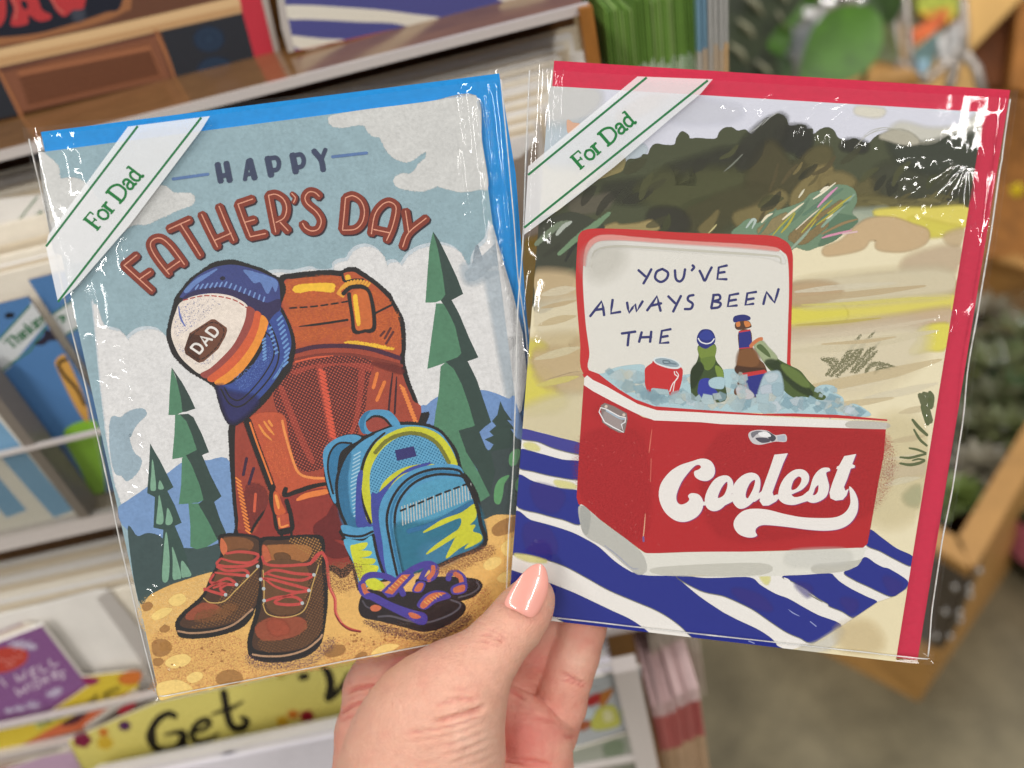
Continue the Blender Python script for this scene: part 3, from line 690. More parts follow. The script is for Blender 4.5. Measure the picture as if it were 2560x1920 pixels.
    a.fill(A6("745 1300 790 1235 860 1205 930 1215 960 1250 870 1280 800 1325"), sp); a.fill(A6("765 1300 805 1245 860 1218 930 1222 870 1250 795 1318"), so)
    for q0, q1 in ((A6("565 1205"), A6("680 1115")), (A6("790 1290"), A6("900 1228"))):
        for i in range(6):
            p = q0[0] + (q1[0] - q0[0]) * (i + .5) / 6
            a.line(np.array([p + (-3, -4), p + (5, 2)]), 2.4, (240, 180, 90), smooth=False)
    # -------- boots
    br, b2, b3 = (78, 54, 40), (128, 82, 48), (152, 78, 54)
    a.fill(A5("590 700 610 672 700 665 800 680 835 705 842 780 830 1040 800 1110 780 1160 720 1220 600 1262 480 1280 370 1275 345 1240 338 1190 370 1140 440 1080 500 1020 540 930 580 850 605 780"), K, f=4, c=.6)
    a.fill(A5("612 690 700 680 810 695 830 760 825 1030 790 1110 700 1180 560 1220 420 1225 360 1200 400 1140 500 1050 560 930 620 790"), br)
    a.fill(A5("612 700 720 690 790 720 770 760 660 770"), b2, c=.5, f=4); a.fill(A5("605 690 640 740 630 800 600 760"), (208, 112, 72))
    a.fill(A5("640 780 760 760 790 840 700 900 620 960 560 980 590 880"), (104, 70, 44), c=.5, f=5)
    a.fill(A5("400 1150 480 1085 540 1080 600 1110 540 1150 430 1170"), b3, c=.5, f=6); a.fill(A5("480 1130 600 1110 640 1080 700 1100 600 1170 460 1180"), b2, d=.6, c=.8, f=10)
    a.fill(A5("600 1040 800 900 820 1040 700 1170 500 1220 420 1215 560 1160"), (170, 120, 70), dots=True, d=.5)
    a.line(A5("350 1240 430 1252 560 1240 680 1200 790 1110"), 6, (178, 140, 110), c=.3)
    a.line(A5("500 1045 540 1072 620 1065 690 1000 760 930 820 870"), 2.6, (206, 170, 100))
    a.fill(A5("832 720 850 690 950 685 1100 675 1190 680 1212 720 1215 800 1228 900 1230 1050 1222 1150 1205 1260 1180 1330 1100 1390 980 1420 860 1420 780 1392 762 1330 770 1260 800 1160 820 1060 840 900"), K, f=4, c=.6)
    a.fill(A5("850 720 950 705 1100 695 1180 705 1195 800 1205 1000 1205 1150 1185 1250 1110 1330 980 1365 850 1360 790 1330 800 1240 840 1100 850 900"), br)
    a.fill(A5("860 750 960 735 1110 740 1130 780 1080 830 900 830"), (166, 108, 60), c=.6, f=6); a.fill(A5("850 740 880 760 900 850 860 860"), (200, 104, 70), f=3)
    a.fill(A5("920 790 970 780 1010 800 1000 830 940 830"), (110, 74, 44), f=3)
    a.fill(A5("860 850 1100 850 1090 1080 1000 1140 880 1100"), (106, 72, 46), c=.5, f=5)
    a.fill(A5("810 1230 860 1180 960 1160 1080 1170 1100 1220 1020 1270 860 1290"), b3, c=.5, f=8); a.fill(A5("880 1190 960 1180 1000 1240 920 1260"), (176, 84, 60), d=.8, f=8)
    a.fill(A5("1100 1000 1200 900 1210 1150 1190 1250 1100 1330 960 1360 850 1360 830 1290 1000 1290 1100 1200"), (170, 118, 70), dots=True, d=.5)
    a.fill(A5("1000 700 1180 700 1195 850 1130 800"), (180, 130, 70), dots=True)
    a.line(A5("790 1378 860 1388 980 1385 1100 1350 1180 1290 1200 1262"), 6, (186, 148, 116), c=.3)
    a.line(A5("850 1080 880 1140 980 1160 1080 1130 1120 1060 1140 980 1180 850"), 2.6, (206, 170, 100)); a.line(A5("852 880 858 980 856 1080"), 2.6, (206, 170, 100))
    lc = (196, 76, 70)
    for t in ["635 782 720 772 822 790 780 835 680 832 605 812", "600 815 580 845 640 860 760 855 820 830", "580 860 640 885 740 880 760 910 660 905 570 895", "560 905 540 950 610 960 690 965 640 930 560 965 505 1000", "505 990 560 1010 630 1025 600 990 640 960 560 985",
              "845 800 870 845 960 855 1060 850 1130 840 1180 790 1200 775 1220 800", "860 905 920 880 1040 900 1140 910 1080 940 960 925 870 900", "840 930 900 935 980 955 1090 985 1120 1000 1040 1010 930 980 860 930",
              "865 1062 940 1040 1040 1040 1080 1075 1000 1085 920 1070 1000 1030 1110 1000", "1130 845 1160 800 1195 778 1225 820 1235 900 1245 980 1275 1050 1280 1130 1310 1190 1360 1225 1425 1242"]:
        a.line(A5(t), 7.5, lc, taper=(.8, .6))
    a.line(A5("1240 900 1250 985 1280 1050 1285 1130 1315 1190"), 3, (232, 120, 104)); a.line(A5("1275 1140 1310 1195 1360 1232 1425 1245"), 4, (120, 40, 40), taper=(.4, 1))
    for x, y in [(821, 858), (760, 915), (695, 966), (631, 1026), (838, 935), (855, 990), (858, 1060), (1152, 908), (1122, 1000), (1083, 1075)]:
        q = A5("%f %f" % (x, y)) + 4.6 * np.array([(math.cos(t), math.sin(t)) for t in np.arange(8) * math.pi / 4]); a.fill(q, (186, 198, 200), smooth=False)
    # soft shading under things
    a.fill(A5("1240 860 1420 850 1400 960 1300 1000 1250 960"), (150, 100, 70), d=.4, c=.9, f=24)
    a.fill(A5("760 1380 860 1430 1100 1410 1240 1290 1260 1330 1120 1440 900 1460 780 1440"), (120, 84, 96), d=.4, c=.9, f=16)
    a.fill(A6("880 1060 1180 930 1230 960 1150 1010 960 1090"), (150, 96, 62), d=.45, c=.9, f=18)
    a.fill(A6("420 1400 700 1470 860 1470 1050 1370 1080 1400 900 1510 700 1510 500 1450"), (96, 56, 66), d=.5, c=.9, f=14)
    a.build('printed_picture', INK, parent)
    # -------- lettering
    a = Art(LP.loc, a.top + 1e-6)
    sh, bw, pk = (48, 28, 40), (134, 54, 36), (232, 164, 136)
    L = [A1("648 1338 840 1512"), A1("645 1338 735 1266"), A1("752 1432 830 1378"),
         A1("957 1397 895 1320 845 1245 828 1190 855 1155 905 1152 960 1195 1015 1265 1062 1330"), A1("935 1375 1030 1308"),
         A1("955 1088 1100 1022"), A1("1035 1052 1110 1170 1172 1270"), A1("1180 985 1232 1095 1290 1210"), A1("1300 930 1345 1040 1402 1166"), A1("1270 1165 1385 1115"),
         A1("1532 880 1430 915"), A1("1430 915 1470 1025 1515 1140"), A1("1515 1140 1620 1118"), A1("1480 1040 1545 1022"),
         A1("1690 1107 1662 970 1640 855"), A1("1640 855 1690 848 1742 880 1765 940 1748 1008 1692 1042"), A1("1720 1040 1775 1098"),
         A2("85 842 110 872 98 905"), A2("275 862 245 836 205 832 178 865 190 910 255 968 288 1028 270 1085 225 1100 182 1082 160 1048"),
         A2("455 872 446 980 435 1090"), A2("455 872 505 858 560 892 585 960 570 1040 520 1088 435 1095"),
         A2("633 1120 655 995 698 928 750 900 795 922 802 970 775 1080 738 1165"), A2("650 1090 755 1112"), A2("868 962 890 1112"), A2("1010 1012 890 1112 848 1210")]
    straight = {0, 1, 2, 4, 5, 9, 10, 11, 12, 13, 22, 23}
    for k, P in enumerate(L): a.line(P + (3.4, 3.0), 24 if k != 17 else 15, sh, smooth=len(P) > 2, n=8)
    for k, P in enumerate(L): a.line(P, 23 if k != 17 else 13, bw, smooth=len(P) > 2, n=8)
    for k, P in enumerate(L): a.line(P, 3.4, pk, smooth=len(P) > 2, n=8, c=.25)
    hc = (58, 68, 96)
    for t, wd_ in [("1290 640 1312 760", 16), ("1350 632 1374 755", 16), ("1312 722 1362 714", 13), ("1478 748 1500 615", 11), ("1512 612 1545 738", 16), ("1490 712 1540 705", 10), ("1634 598 1658 718", 17), ("1650 600 1694 598 1712 632 1700 675 1655 684", 12), ("1805 575 1828 695", 17), ("1820 580 1862 575 1883 612 1870 654 1826 664", 12)]:
        a.line(A1(t), wd_, hc, smooth=len(A1(t)) > 2, c=.1)
    for t, wd_ in [("236 548 287 612 302 682", 15), ("318 538 288 612", 11)]:
        a.line(A2(t), wd_, hc, smooth=False if len(A2(t)) == 2 else True, c=.1)
    a.line(A1("983 743 1225 709"), 9, (92, 124, 176), smooth=False, c=.25); a.line(A2("364 590 602 563"), 9, (92, 124, 176), smooth=False, c=.25)
    ww = (240, 236, 230)
    dl = [((0, 0), (0, 1)), ((0, 1), (.5, .95), (.68, .5), (.5, .05), (0, 0)), ((1.0, 0), (1.38, 1), (1.76, 0)), ((1.14, .33), (1.62, .33)), ((2.1, 0), (2.1, 1)), ((2.1, 1), (2.6, .95), (2.78, .5), (2.6, .05), (2.1, 0))]
    o, u, up = A3("835 938")[0], (A3("998 760")[0] - A3("835 938")[0]) / 2.75, (A3("762 888")[0] - A3("835 938")[0])
    for q in dl: a.line(np.array([o + u * x + up * y for x, y in q]), 5.6, ww, smooth=len(q) > 3)
    a.build('printed_lettering', INK, parent)
# ================================================================ right card: ice chest on the beach
B1 = crop(1300, 140, 3.3185); B2 = crop(1850, 140, 2.7648); B3 = crop(1400, 540, 3.3185); B4 = crop(1280, 840, 2.7645)
B5 = crop(1800, 740, 2.765); B6 = crop(1800, 1200, 3.3183); B7 = crop(800, 1350, 2.765)
RP = Plane(*card_frame((0.01152, -0.09105, 0.24508), (0.99194, 0.0922, -0.08696), (-0.07412, 0.98472, 0.15757), 0.982))

def inset(P, frame):
    return P

def right_print(parent):
    fr = np.array([(1374, 217), (2455, 282), (2235.5, 1649), (1271, 1535)])
    a = Art(RP.loc, 0.0012, frame=fr)
    tl, tr, br_, bl_ = fr
    def clip(P):                                # keep the print on the card: clip a polygon to the card outline
        P = np.asarray(P, float)
        for i in range(4):
            p, q = fr[i], fr[(i + 1) % 4]
            n = np.array([-(q - p)[1], (q - p)[0]])
            dd = (P - p) @ n
            out = []
            for k in range(len(P)):
                k2 = (k + 1) % len(P)
                if dd[k] >= 0: out.append(P[k])
                if (dd[k] >= 0) != (dd[k2] >= 0):
                    out.append(P[k] + (P[k2] - P[k]) * dd[k] / (dd[k] - dd[k2]))
            P = np.array(out)
            if len(P) < 3: return None
        return P
    def F(P, col, smooth=True, **kw):
        P = clip(spline(P, True) if smooth else P)
        if P is not None: a.fill(P, col, smooth=False, **kw)
    cream = (234, 224, 190)
    a.fill(fr, cream, smooth=False)
    # sky
    F(cat(fr[:2], B2("1640 560 800 640"), B1("1000 900 120 900")), (217, 219, 232), smooth=False)
    F(B1("240 260 600 290 620 420 400 560 230 560"), (226, 226, 222), d=.7, f=24)
    F(B1("200 640 420 620 800 560 900 700 700 860 180 860"), (205, 220, 228), d=.7, f=30)
    F(B1("820 500 1000 380 1200 330 1160 400 980 480 860 540"), (234, 214, 202), d=.6, f=14)
    F(B1("395 540 440 562 495 572 440 625 400 640"), (222, 176, 148), f=3, c=.3)
    F(B1("1200 380 1500 400 1800 460 1700 520 1300 520"), (226, 228, 238), d=.6, f=24); F(B2("820 360 980 380 940 420 800 400"), (236, 232, 214), d=.8, f=10)
    F(B2("1100 480 1300 520 1520 500 1650 420 1660 560 1300 640 1050 560"), (224, 222, 206), d=.7, f=16)
    F(B1("700 900 860 780 1000 740 1040 800 900 870 800 930"), (206, 220, 228), d=.8, f=8); F(B1("560 1080 700 960 830 840 870 880 880 960 700 1060"), (150, 138, 84), d=.8, f=6)
    # tree line
    hill = cat(B1("300 1300 420 1200 560 1092 640 1040 750 1002 850 960 880 890 905 862 950 860 1000 845 1022 822 1060 822 1078 780 1105 745 1140 735 1200 745 1278 742 1296 690 1330 640 1355 636 1392 662 1405 692 1470 688 1560 695 1625 690 1650 640 1690 605 1750 600 1800 628 1860 618 1895 645 1930 650 2010 560 2040 530 2100 500"),
               B2("150 460 180 432 210 436 240 408 280 412 312 442 328 484 360 490 402 480 446 488 452 512 492 510 498 548 550 512 600 500 640 522 668 570 730 592 780 575 830 598 880 608 920 570 960 548 1010 572 1080 592 1140 612 1220 625 1320 620 1400 575 1460 545 1560 560 1660 540 1640 800 1585 1052 1300 1042 1000 1062 800 1075 500 1250 100 1260"),
               B1("1500 1470 700 1440 330 1460 100 1500 60 1380"))
    F(hill, (70, 75, 48), f=3, c=.3)
    ol, dk, lt = (90, 92, 54), (54, 54, 41), (130, 118, 72)
    for P, c_, d_, f_ in [(B1("700 1100 900 1060 1100 1040 1260 980 1290 1030 1100 1120 1000 1200 800 1190"), dk, .6, 24), (B1("1220 960 1500 860 1700 800 1900 820 1840 950 1600 960 1400 1010 1280 1020"), dk, .65, 26),
                          (B1("1130 1030 1200 985 1280 1010 1290 1080 1500 980 1800 960 2100 800 2100 1100 1700 1280 1300 1240 1000 1150"), ol, .65, 34), (B2("320 500 440 500 480 560 470 640 420 700 370 660 300 640 240 560"), (44, 44, 38), .7, 14),
                          (B2("0 640 60 560 160 470 280 420 300 480 260 600 100 720 0 780"), dk, .7, 16), (B2("740 590 860 610 840 660 700 640"), (48, 48, 40), .7, 12), (B2("460 690 540 640 610 660 600 760 520 860 430 760"), (104, 96, 56), .7, 14),
                          (B2("120 700 200 620 240 640 330 760 420 760 360 900 200 960 60 900"), (84, 78, 46), .7, 22), (B2("360 960 440 860 520 780 620 770 600 860 480 960 360 1040"), (138, 124, 76), .8, 8), (B2("560 860 680 820 780 880 700 960 600 960"), (140, 126, 78), .75, 14),
                          (B2("60 1060 180 980 250 960 260 1020 160 1080 60 1130"), (142, 130, 84), .75, 10), (B2("800 920 900 860 980 880 1000 1000 860 1060 780 1010"), (112, 104, 62), .7, 18), (B2("960 800 1200 760 1400 820 1540 860 1560 1000 1200 1030 1000 960"), (70, 72, 52), .7, 30),
                          (B2("1050 580 1250 640 1500 580 1640 560 1600 760 1300 780 1100 700"), (58, 64, 50), .8, 24), (B2("820 980 1200 1010 1560 1000 1560 1060 1200 1048 860 1074"), (120, 112, 66), .7, 12), (B1("1500 1240 1900 1100 2050 1150 1800 1300 1650 1420 1400 1440 1380 1330"), (84, 80, 48), .6, 26),
                          (B1("1780 1320 2000 1240 2140 1130 2200 1200 2000 1340 1840 1420"), lt, .8, 10), (B1("1090 1300 1300 1290 1380 1420 1120 1440"), (56, 54, 42), .7, 16), (B1("700 1430 790 1395 830 1410 960 1400 1010 1390 1090 1375 1130 1440 800 1460"), (158, 142, 92), .9, 5), (B1("430 1200 600 1180 750 1160 700 1260 460 1300"), (120, 112, 96), .55, 14),
                          (B2("960 560 1060 520 1160 540 1220 600 1120 610 1010 580"), (182, 178, 160), .9, 5), (B1("1480 1440 1600 1320 1640 1290 1600 1400 1560 1470"), lt, .7, 5)]:
        F(P, c_, d=d_ * .9, f=f_ * 1.5 + 4, c=.1)
    rg = np.random.default_rng(21)
    a.dabs(cat(B1("620 1080 900 900 1100 780 1300 760 1640 700 2000 600"), B2("200 470 420 520 620 560 860 640 1100 640 1560 620 1560 1000 900 1020 640 840 300 980 60 1080"), B1("1700 1400 900 1400 560 1250")), 26, 60, -46, 26, [(82, 86, 50), (54, 56, 40), (96, 98, 60), (58, 58, 44), (82, 82, 54)], rg, .22, .1, frame=fr)
    a.dabs(B2("60 1180 300 700 620 760 600 960 200 1100"), 12, 60, -55, 16, [(140, 126, 78), (112, 102, 62), (96, 86, 52)], rg, .38, .15, frame=fr)
    a.dabs(B2("820 1000 1540 980 1560 1060 900 1070"), 26, 60, -6, 9, [(124, 116, 70), (104, 98, 58)], rg, .38, .15, frame=fr)
    for t, c_ in [("1690 960 1760 900 1840 820", (120, 124, 112)), ("1560 1470 1600 1430 1625 1400", (196, 186, 130))]: a.line(B1(t), 5, c_, taper=(.3, .4), c=.4)
    for t in ["2000 580 2060 520 2140 470", "1900 640 1960 600 2030 530"]: a.line(B1(t), 3, (170, 172, 168), taper=(.3, .3), c=.5)
    for t in ["820 580 900 520 1000 500 1130 530", "850 560 950 520 1080 510 1200 570", "780 640 860 560 960 505"]: a.line(B2(t), 1.6, (178, 178, 164), taper=(.3, .3))
    # left brushwork
    F(B1("20 1520 140 1420 420 1300 700 1420 540 1450 480 1520 470 1800 380 1960 230 2110 100 2060"), (58, 62, 46), f=4, c=.4)
    for t, w_, c_ in [("140 1560 300 1420 400 1380", 20, (116, 130, 106)), ("120 1720 260 1600 480 1440 540 1380", 24, (104, 124, 98)), ("330 1640 500 1490 640 1390 735 1310", 19, (112, 142, 108)), ("310 1480 360 1420 420 1380", 14, (178, 186, 176)), ("200 1660 300 1590 330 1560", 12, (52, 54, 40)),
                      ("100 1860 240 1760 400 1640", 20, (104, 124, 98)), ("130 1980 260 1880 440 1760", 16, (74, 86, 62)), ("180 2060 300 1940 440 1840", 16, (48, 52, 40)), ("40 1540 100 1480 140 1440", 18, (150, 160, 140)), ("470 1560 420 1620 380 1700", 10, (40, 42, 34)), ("300 1960 360 1900 420 1860", 12, (110, 120, 96)), ("60 1640 120 1590 200 1550", 14, (190, 178, 140))]:
        P = clip(spline(B1(t), False)); 
        a.line(B1(t), w_, c_, taper=(.6, .5), c=.45) if B1(t)[0][0] > 1345 - (B1(t)[0][1] - 560) * .08 else None
    # sand
    tan, pale, yel = (208, 180, 138), (240, 232, 206), (232, 222, 92)
    for P, c_, d_, f_ in [(B2("760 1090 900 1075 1000 1070 940 1110 880 1180 780 1180"), (176, 188, 168), .8, 10), (B2("930 1078 1100 1062 1300 1062 1570 1055 1530 1195 1300 1232 1180 1172 1040 1142 960 1110"), (230, 216, 98), .95, 5), (B2("1180 1130 1420 1180 1500 1200 1300 1240 1200 1190"), yel, .8, 8),
                          (B2("800 1182 900 1130 1050 1128 1180 1172 1280 1212 1262 1290 1120 1342 950 1330 938 1272 880 1270 820 1332 600 1372 585 1330 700 1280"), tan, .95, 4), (B2("1150 1420 1300 1360 1500 1335 1490 1450 1300 1500 1140 1480"), (212, 190, 160), .75, 14), (B2("1420 1240 1530 1210 1500 1290 1430 1280"), (214, 190, 150), .8, 8),
                          (B2("365 1600 700 1565 1000 1522 1250 1535 1500 1560 1470 1640 1100 1660 700 1650 370 1662"), (210, 182, 138), .85, 10),
                          (B5("490 66 800 52 1100 18 1600 -6 1585 100 1200 152 820 212 492 232"), (228, 216, 104), .95, 5), (B5("492 90 820 60 830 190 494 226"), (232, 222, 92), .9, 4), (B5("490 240 820 215 1200 155 1580 100 1560 190 1100 210 800 250 500 290"), (216, 190, 160), .8, 12),
                          (B5("1380 228 1570 203 1545 350 1420 365 1310 388 1360 310"), yel, .95, 5), (B5("500 320 1300 240 1300 420 900 620 500 420"), (238, 228, 200), .7, 40), (B5("1160 900 1400 1000 1380 1400 1100 1500 1120 1200"), (230, 218, 176), .7, 40),
                          (B5("1280 1380 1360 1320 1370 1410 1310 1420"), (190, 190, 150), .7, 12), (B5("1160 1190 1390 1170 1380 1210 1180 1230"), (224, 208, 176), .7, 14), (B5("520 -60 900 -120 1500 -160 1590 -60 1200 -10 600 30"), (232, 222, 190), .8, 20),
                          (B3("1925 590 2200 570 2300 640 1930 720"), (206, 178, 138), .8, 10), (B3("-200 500 60 500 140 560 120 640 -150 690"), (212, 188, 146), .85, 16), (B3("-200 780 130 720 140 900 -100 1000"), (238, 228, 198), .7, 26), (B3("-250 1080 150 1030 170 1180 -200 1250"), (222, 204, 160), .75, 24),
                          (B4("110 60 160 50 220 80 200 120 120 130"), yel, .75, 12), (B4("100 240 200 250 300 330 360 400 320 480 180 500 90 490"), yel, .85, 16), (B4("160 140 400 120 480 60 500 230 360 300 240 300"), (214, 190, 146), .8, 20), (B4("330 330 480 290 490 360 380 380"), (214, 192, 150), .8, 12), (B4("90 520 460 420 470 700 300 680 90 620"), (232, 222, 186), .7, 20),
                          (B3("245 1240 320 1250 350 1300 300 1300 250 1270"), (206, 184, 148), .9, 6)]:
        F(P, c_, d=d_ * .86, f=f_ * 2.0 + 5, c=.06)
    for t in ["730 540 800 450 700 430", "760 545 900 420 1060 240", "800 548 930 430 1000 300", "900 520 1000 400 1090 320", "930 525 1020 430 1070 380", "820 470 900 360 960 270", "1000 520 1040 470 1120 470 1210 490", "1060 530 1100 490 1160 500", "700 430 740 450 790 500", "780 520 860 440 880 380"]:
        a.line(B5(t), 15, (120, 118, 84), taper=(.7, .3), c=.95, d=.48)
    a.line(B4("230 300 300 280 400 250 480 240"), 2, (160, 140, 110), taper=(.3, .3), c=.4)
    for t, w_, c_ in [("500 380 800 350 1150 300 1480 240", 26, (238, 228, 196)), ("520 640 820 600 1200 520 1500 440", 30, (226, 208, 166)), ("1000 700 1240 660 1480 600", 22, (240, 232, 206)), ("620 760 900 740 1180 700", 18, (224, 208, 170)),
                      ("520 20 900 -10 1400 -70", 18, (216, 194, 152)), ("560 60 900 50 1300 20 1560 10", 10, (240, 230, 130)), ("520 200 800 180 1100 150", 9, (214, 196, 100)), ("600 280 1000 240 1500 150", 14, (238, 224, 196)), ("1180 1000 1300 980 1400 960", 16, (222, 206, 168)), ("1140 1300 1240 1270 1360 1250", 18, (238, 230, 200)),
                      ("520 -30 800 -60 1200 -90", 16, (240, 232, 206)), ("1150 1120 1260 1110 1340 1090", 12, (238, 228, 196)), ("1240 800 1340 780 1460 760", 18, (226, 212, 176)), ("700 330 1000 310 1200 280", 10, (222, 202, 160))]:
        a.line(B5(t), w_, c_, taper=(.2, .15), c=.15, d=.26)
    for t, w_, c_ in [("-140 650 0 620 120 600", 24, (240, 230, 200)), ("-160 900 -20 860 120 830", 20, (220, 200, 156)), ("-190 1180 0 1130 150 1090", 22, (238, 228, 190)), ("-180 1400 0 1360 140 1330", 18, (236, 226, 130)), ("-150 760 0 730 130 700", 12, (214, 190, 146))]:
        P = B3(t); P = P[(P[:, 0] - 1374) + (P[:, 1] - 217) * .0775 > 14]
        if len(P) > 1: a.line(P, w_, c_, taper=(.2, .15), c=.15, d=.26)
    # grass clump
    gr = (112, 140, 112)
    F(B2("-60 1230 0 1170 60 1130 120 1160 200 1090 300 1060 430 1010 480 960 560 930 640 900 720 900 780 935 792 1010 760 1085 800 1130 780 1165 700 1220 640 1275 520 1318 460 1340 380 1320 340 1340 320 1290 200 1250 60 1250"), gr, f=5, c=.4)
    F(B2("330 1250 480 1130 600 1060 700 1000 640 1130 520 1240 420 1300"), (136, 116, 74), d=.7, f=8, c=.3); F(B2("120 1200 240 1120 320 1090 260 1180 160 1240"), (146, 132, 90), d=.7, f=8, c=.3)
    F(B2("640 1100 790 1120 780 1170 640 1270 540 1310 600 1200"), (92, 122, 96), d=.8, f=5, c=.3)
    for t, w_, c_ in [("40 1185 80 1135 100 1140 80 1190", 9, (182, 198, 190)), ("130 1230 180 1160 240 1060", 9, (98, 124, 100)), ("300 1180 400 1090 470 990", 10, (96, 124, 100)), ("430 1100 560 1010 700 920", 11, (94, 126, 104)), ("560 1180 680 1060 780 960", 12, (140, 166, 146)), ("480 1200 600 1100 740 1010", 10, (90, 120, 98)),
                      ("145 1150 180 1110 215 1092", 8, (236, 226, 196)), ("290 1130 350 1080 430 1020", 7, (236, 226, 196)), ("500 990 560 950 650 880", 6, (240, 232, 208)), ("550 940 575 920 600 905", 8, (240, 232, 208)), ("590 1125 610 1112 630 1098", 7, (236, 226, 196)), ("400 980 420 950 436 925", 6, (220, 216, 192)), ("380 1200 480 1110 540 1060", 4, (226, 214, 190)),
                      ("530 1045 580 990 620 950 662 912", 8, (216, 150, 186)), ("562 1258 600 1245 680 1225 760 1205", 7, (218, 150, 176)), ("700 1230 800 1215", 6, (222, 190, 190)), ("220 1240 280 1170 370 1080", 5, (176, 170, 60)), ("280 1220 330 1160 372 1090", 7, (182, 172, 58)), ("420 1220 500 1130 560 1060 626 1000", 6, (180, 172, 62)), ("600 1090 680 1030 760 970", 6, (184, 176, 64)), ("520 1170 600 1110 700 1030", 5, (178, 170, 62)), ("410 1260 470 1200 520 1130", 4, (186, 178, 70)),
                      ("560 1230 700 1160 800 1130", 8, (150, 128, 88)), ("350 1330 420 1260 480 1190", 9, (150, 170, 150))]:
        a.line(B2(t), w_, c_, taper=(.5, .3), c=.25)
    # plant at the right edge
    pg = (92, 102, 64)
    for t, w_ in [("1372 682 1395 720 1420 800 1440 860", 20), ("1400 675 1425 700 1440 760", 22), ("1440 665 1450 700 1445 760", 16), ("1385 760 1410 830 1425 880", 12), ("1320 850 1360 900 1420 955", 9), ("1330 918 1370 985 1418 1028", 7), ("1298 1045 1350 1055 1412 1078", 6), ("1235 1108 1300 1112 1360 1098 1410 1085", 7), ("1235 1150 1300 1160 1360 1150 1402 1132", 8), ("1320 1130 1360 1120 1402 1125", 5)]:
        P = clip(np.concatenate([B5(t)]))
        a.line(np.array([p for p in B5(t) if (p[0] - 2455) + (p[1] - 282) * .1606 < -4]), w_, pg if w_ < 20 else (98, 104, 70), taper=(.6, .8), c=.2)
    # towel
    white, blue = (238, 235, 230), (30, 42, 138)
    F(cat(B4("74 632 200 660 330 695 480 740 480 1160 600 1350 900 1600 1000 1659 1700 1640"), B6("900 750 1190 520 1235 400 1400 520 1560 610 1600 700 1540 880 1440 950 1300 1000 1110 1130 1000 1200 770 1335 560 1400 600 1500 -500 1400"), B7("1300 700 1100 560"), B4("5 1500")), white, smooth=False)
    tw = [B4("60 636 200 664 330 698 485 742 480 808 300 770 180 722 60 700"), B4("55 778 200 808 350 848 480 868 475 978 300 962 150 927 45 895"),
          B4("35 955 150 998 300 1038 480 1080 480 1284 350 1257 200 1217 25 1155"), cat(B4("15 1208 130 1263 260 1298 400 1343 500 1390 600 1450 700 1540 790 1602 870 1630 1100 1620 1140 1662"), B6("-180 950 0 1072 60 1106 150 1152 300 1222 400 1285 450 1332 470 1362 560 1405 540 1445 0 1400"), np.array([(1748, 1604), (1700, 1560), (1664, 1534), (1630, 1516), (1596, 1502)]), B7("2000 335 1850 252 1700 172 1560 122 1420 85 1250 70")),
          cat(B7("1240 195 1400 222 1500 255 1600 292 1750 352 1900 422"), np.array([(1530, 1523), (1573, 1543), (1605, 1564), (1640, 1592), (1640, 1600)]), B7("2100 640 1900 600 1790 590 1700 560 1600 508 1400 440 1240 400")),
          cat(np.array([(1690, 1436)]), B6("-150 800 0 800 240 796 330 860 450 930 560 972 680 1040 800 1105 1000 1200 770 1330 650 1290 540 1242 400 1150 270 1060 150 1000 60 960 0 940 -170 900")),
          B6("515 785 700 775 895 763 940 790 985 832 1080 892 1200 952 1292 1000 1200 1060 1108 1128 1000 1072 900 1032 885 1010 800 962 700 882 600 830 560 812"),
          B6("1020 752 1130 702 1190 628 1280 682 1340 712 1400 730 1540 822 1530 880 1490 920 1450 946 1390 946 1290 902 1220 868 1100 812"), B6("1225 400 1330 468 1450 555 1590 625 1575 700 1440 642 1320 577 1200 520")]
    for i, P in enumerate(tw):
        F(P + (0, 1.5), (120, 122, 110), d=.8, f=2.5)
        F(P, blue if i else (62, 62, 148), f=.8)
    for P in (B4("100 1300 250 1330 300 1480 120 1460"), B6("100 900 300 940 420 1060 250 1020"), B6("620 850 740 880 720 950"), B6("1000 980 1120 1000 1080 1080"), B4("150 1020 350 1080 300 1200 180 1160"), B6("1350 800 1480 850 1430 930")):
        F(P, (62, 52, 150), d=.5, f=10)
    for P in (B4("90 740 150 740 190 780 110 770"), B4("300 995 400 1010 440 1040 330 1030"), B4("20 1500 150 1520 240 1550 120 1545"), B6("330 790 400 795 380 850")): F(P, (236, 232, 150), d=.7, f=6)
    for t in ["560 1060 600 1090 650 1115", "740 1160 790 1200", "230 1320 280 1340"]: a.line(B6(t), 2.5, (150, 160, 210), taper=(.2, .2))
    a.line(B6("525 800 560 820 580 850"), 5, white, taper=(.3, .4)); a.line(B6("720 930 770 960 840 1000"), 3, (130, 130, 120), taper=(.3, .3))
    F(B6("640 1400 780 1340 1000 1205 1110 1130 1300 1002 1450 952 1540 890 1500 1300 1440 1500 500 1420"), (234, 222, 184), smooth=False, f=3); F(B6("660 1390 800 1350 1000 1230 940 1330 800 1410"), (228, 226, 216), d=.7, f=14); F(B6("1000 1250 1200 1200 1300 1350 1100 1400"), (226, 206, 160), d=.5, f=30)
    # chest: lid
    red, drk = (188, 38, 40), (168, 30, 36)
    rim_in = B3("196 640 192 480 203 330 235 235 290 182 400 160 700 186 1100 215 1500 236 1760 262 1840 300 1880 365 1890 600 1882 900 1872 1240 1872 1420 1200 1600 420 1420 242 1275 246 1130 216 900")
    F(B3("134 560 137 400 150 200 165 150 200 122 300 107 600 114 1000 140 1400 152 1740 165 1840 198 1892 240 1918 310 1922 420 1912 800 1902 1220 1900 1400 1000 1600 400 1420 190 1290 170 1050 148 800"), (200, 44, 44), f=1)
    F(rim_in, (226, 224, 216), f=1)
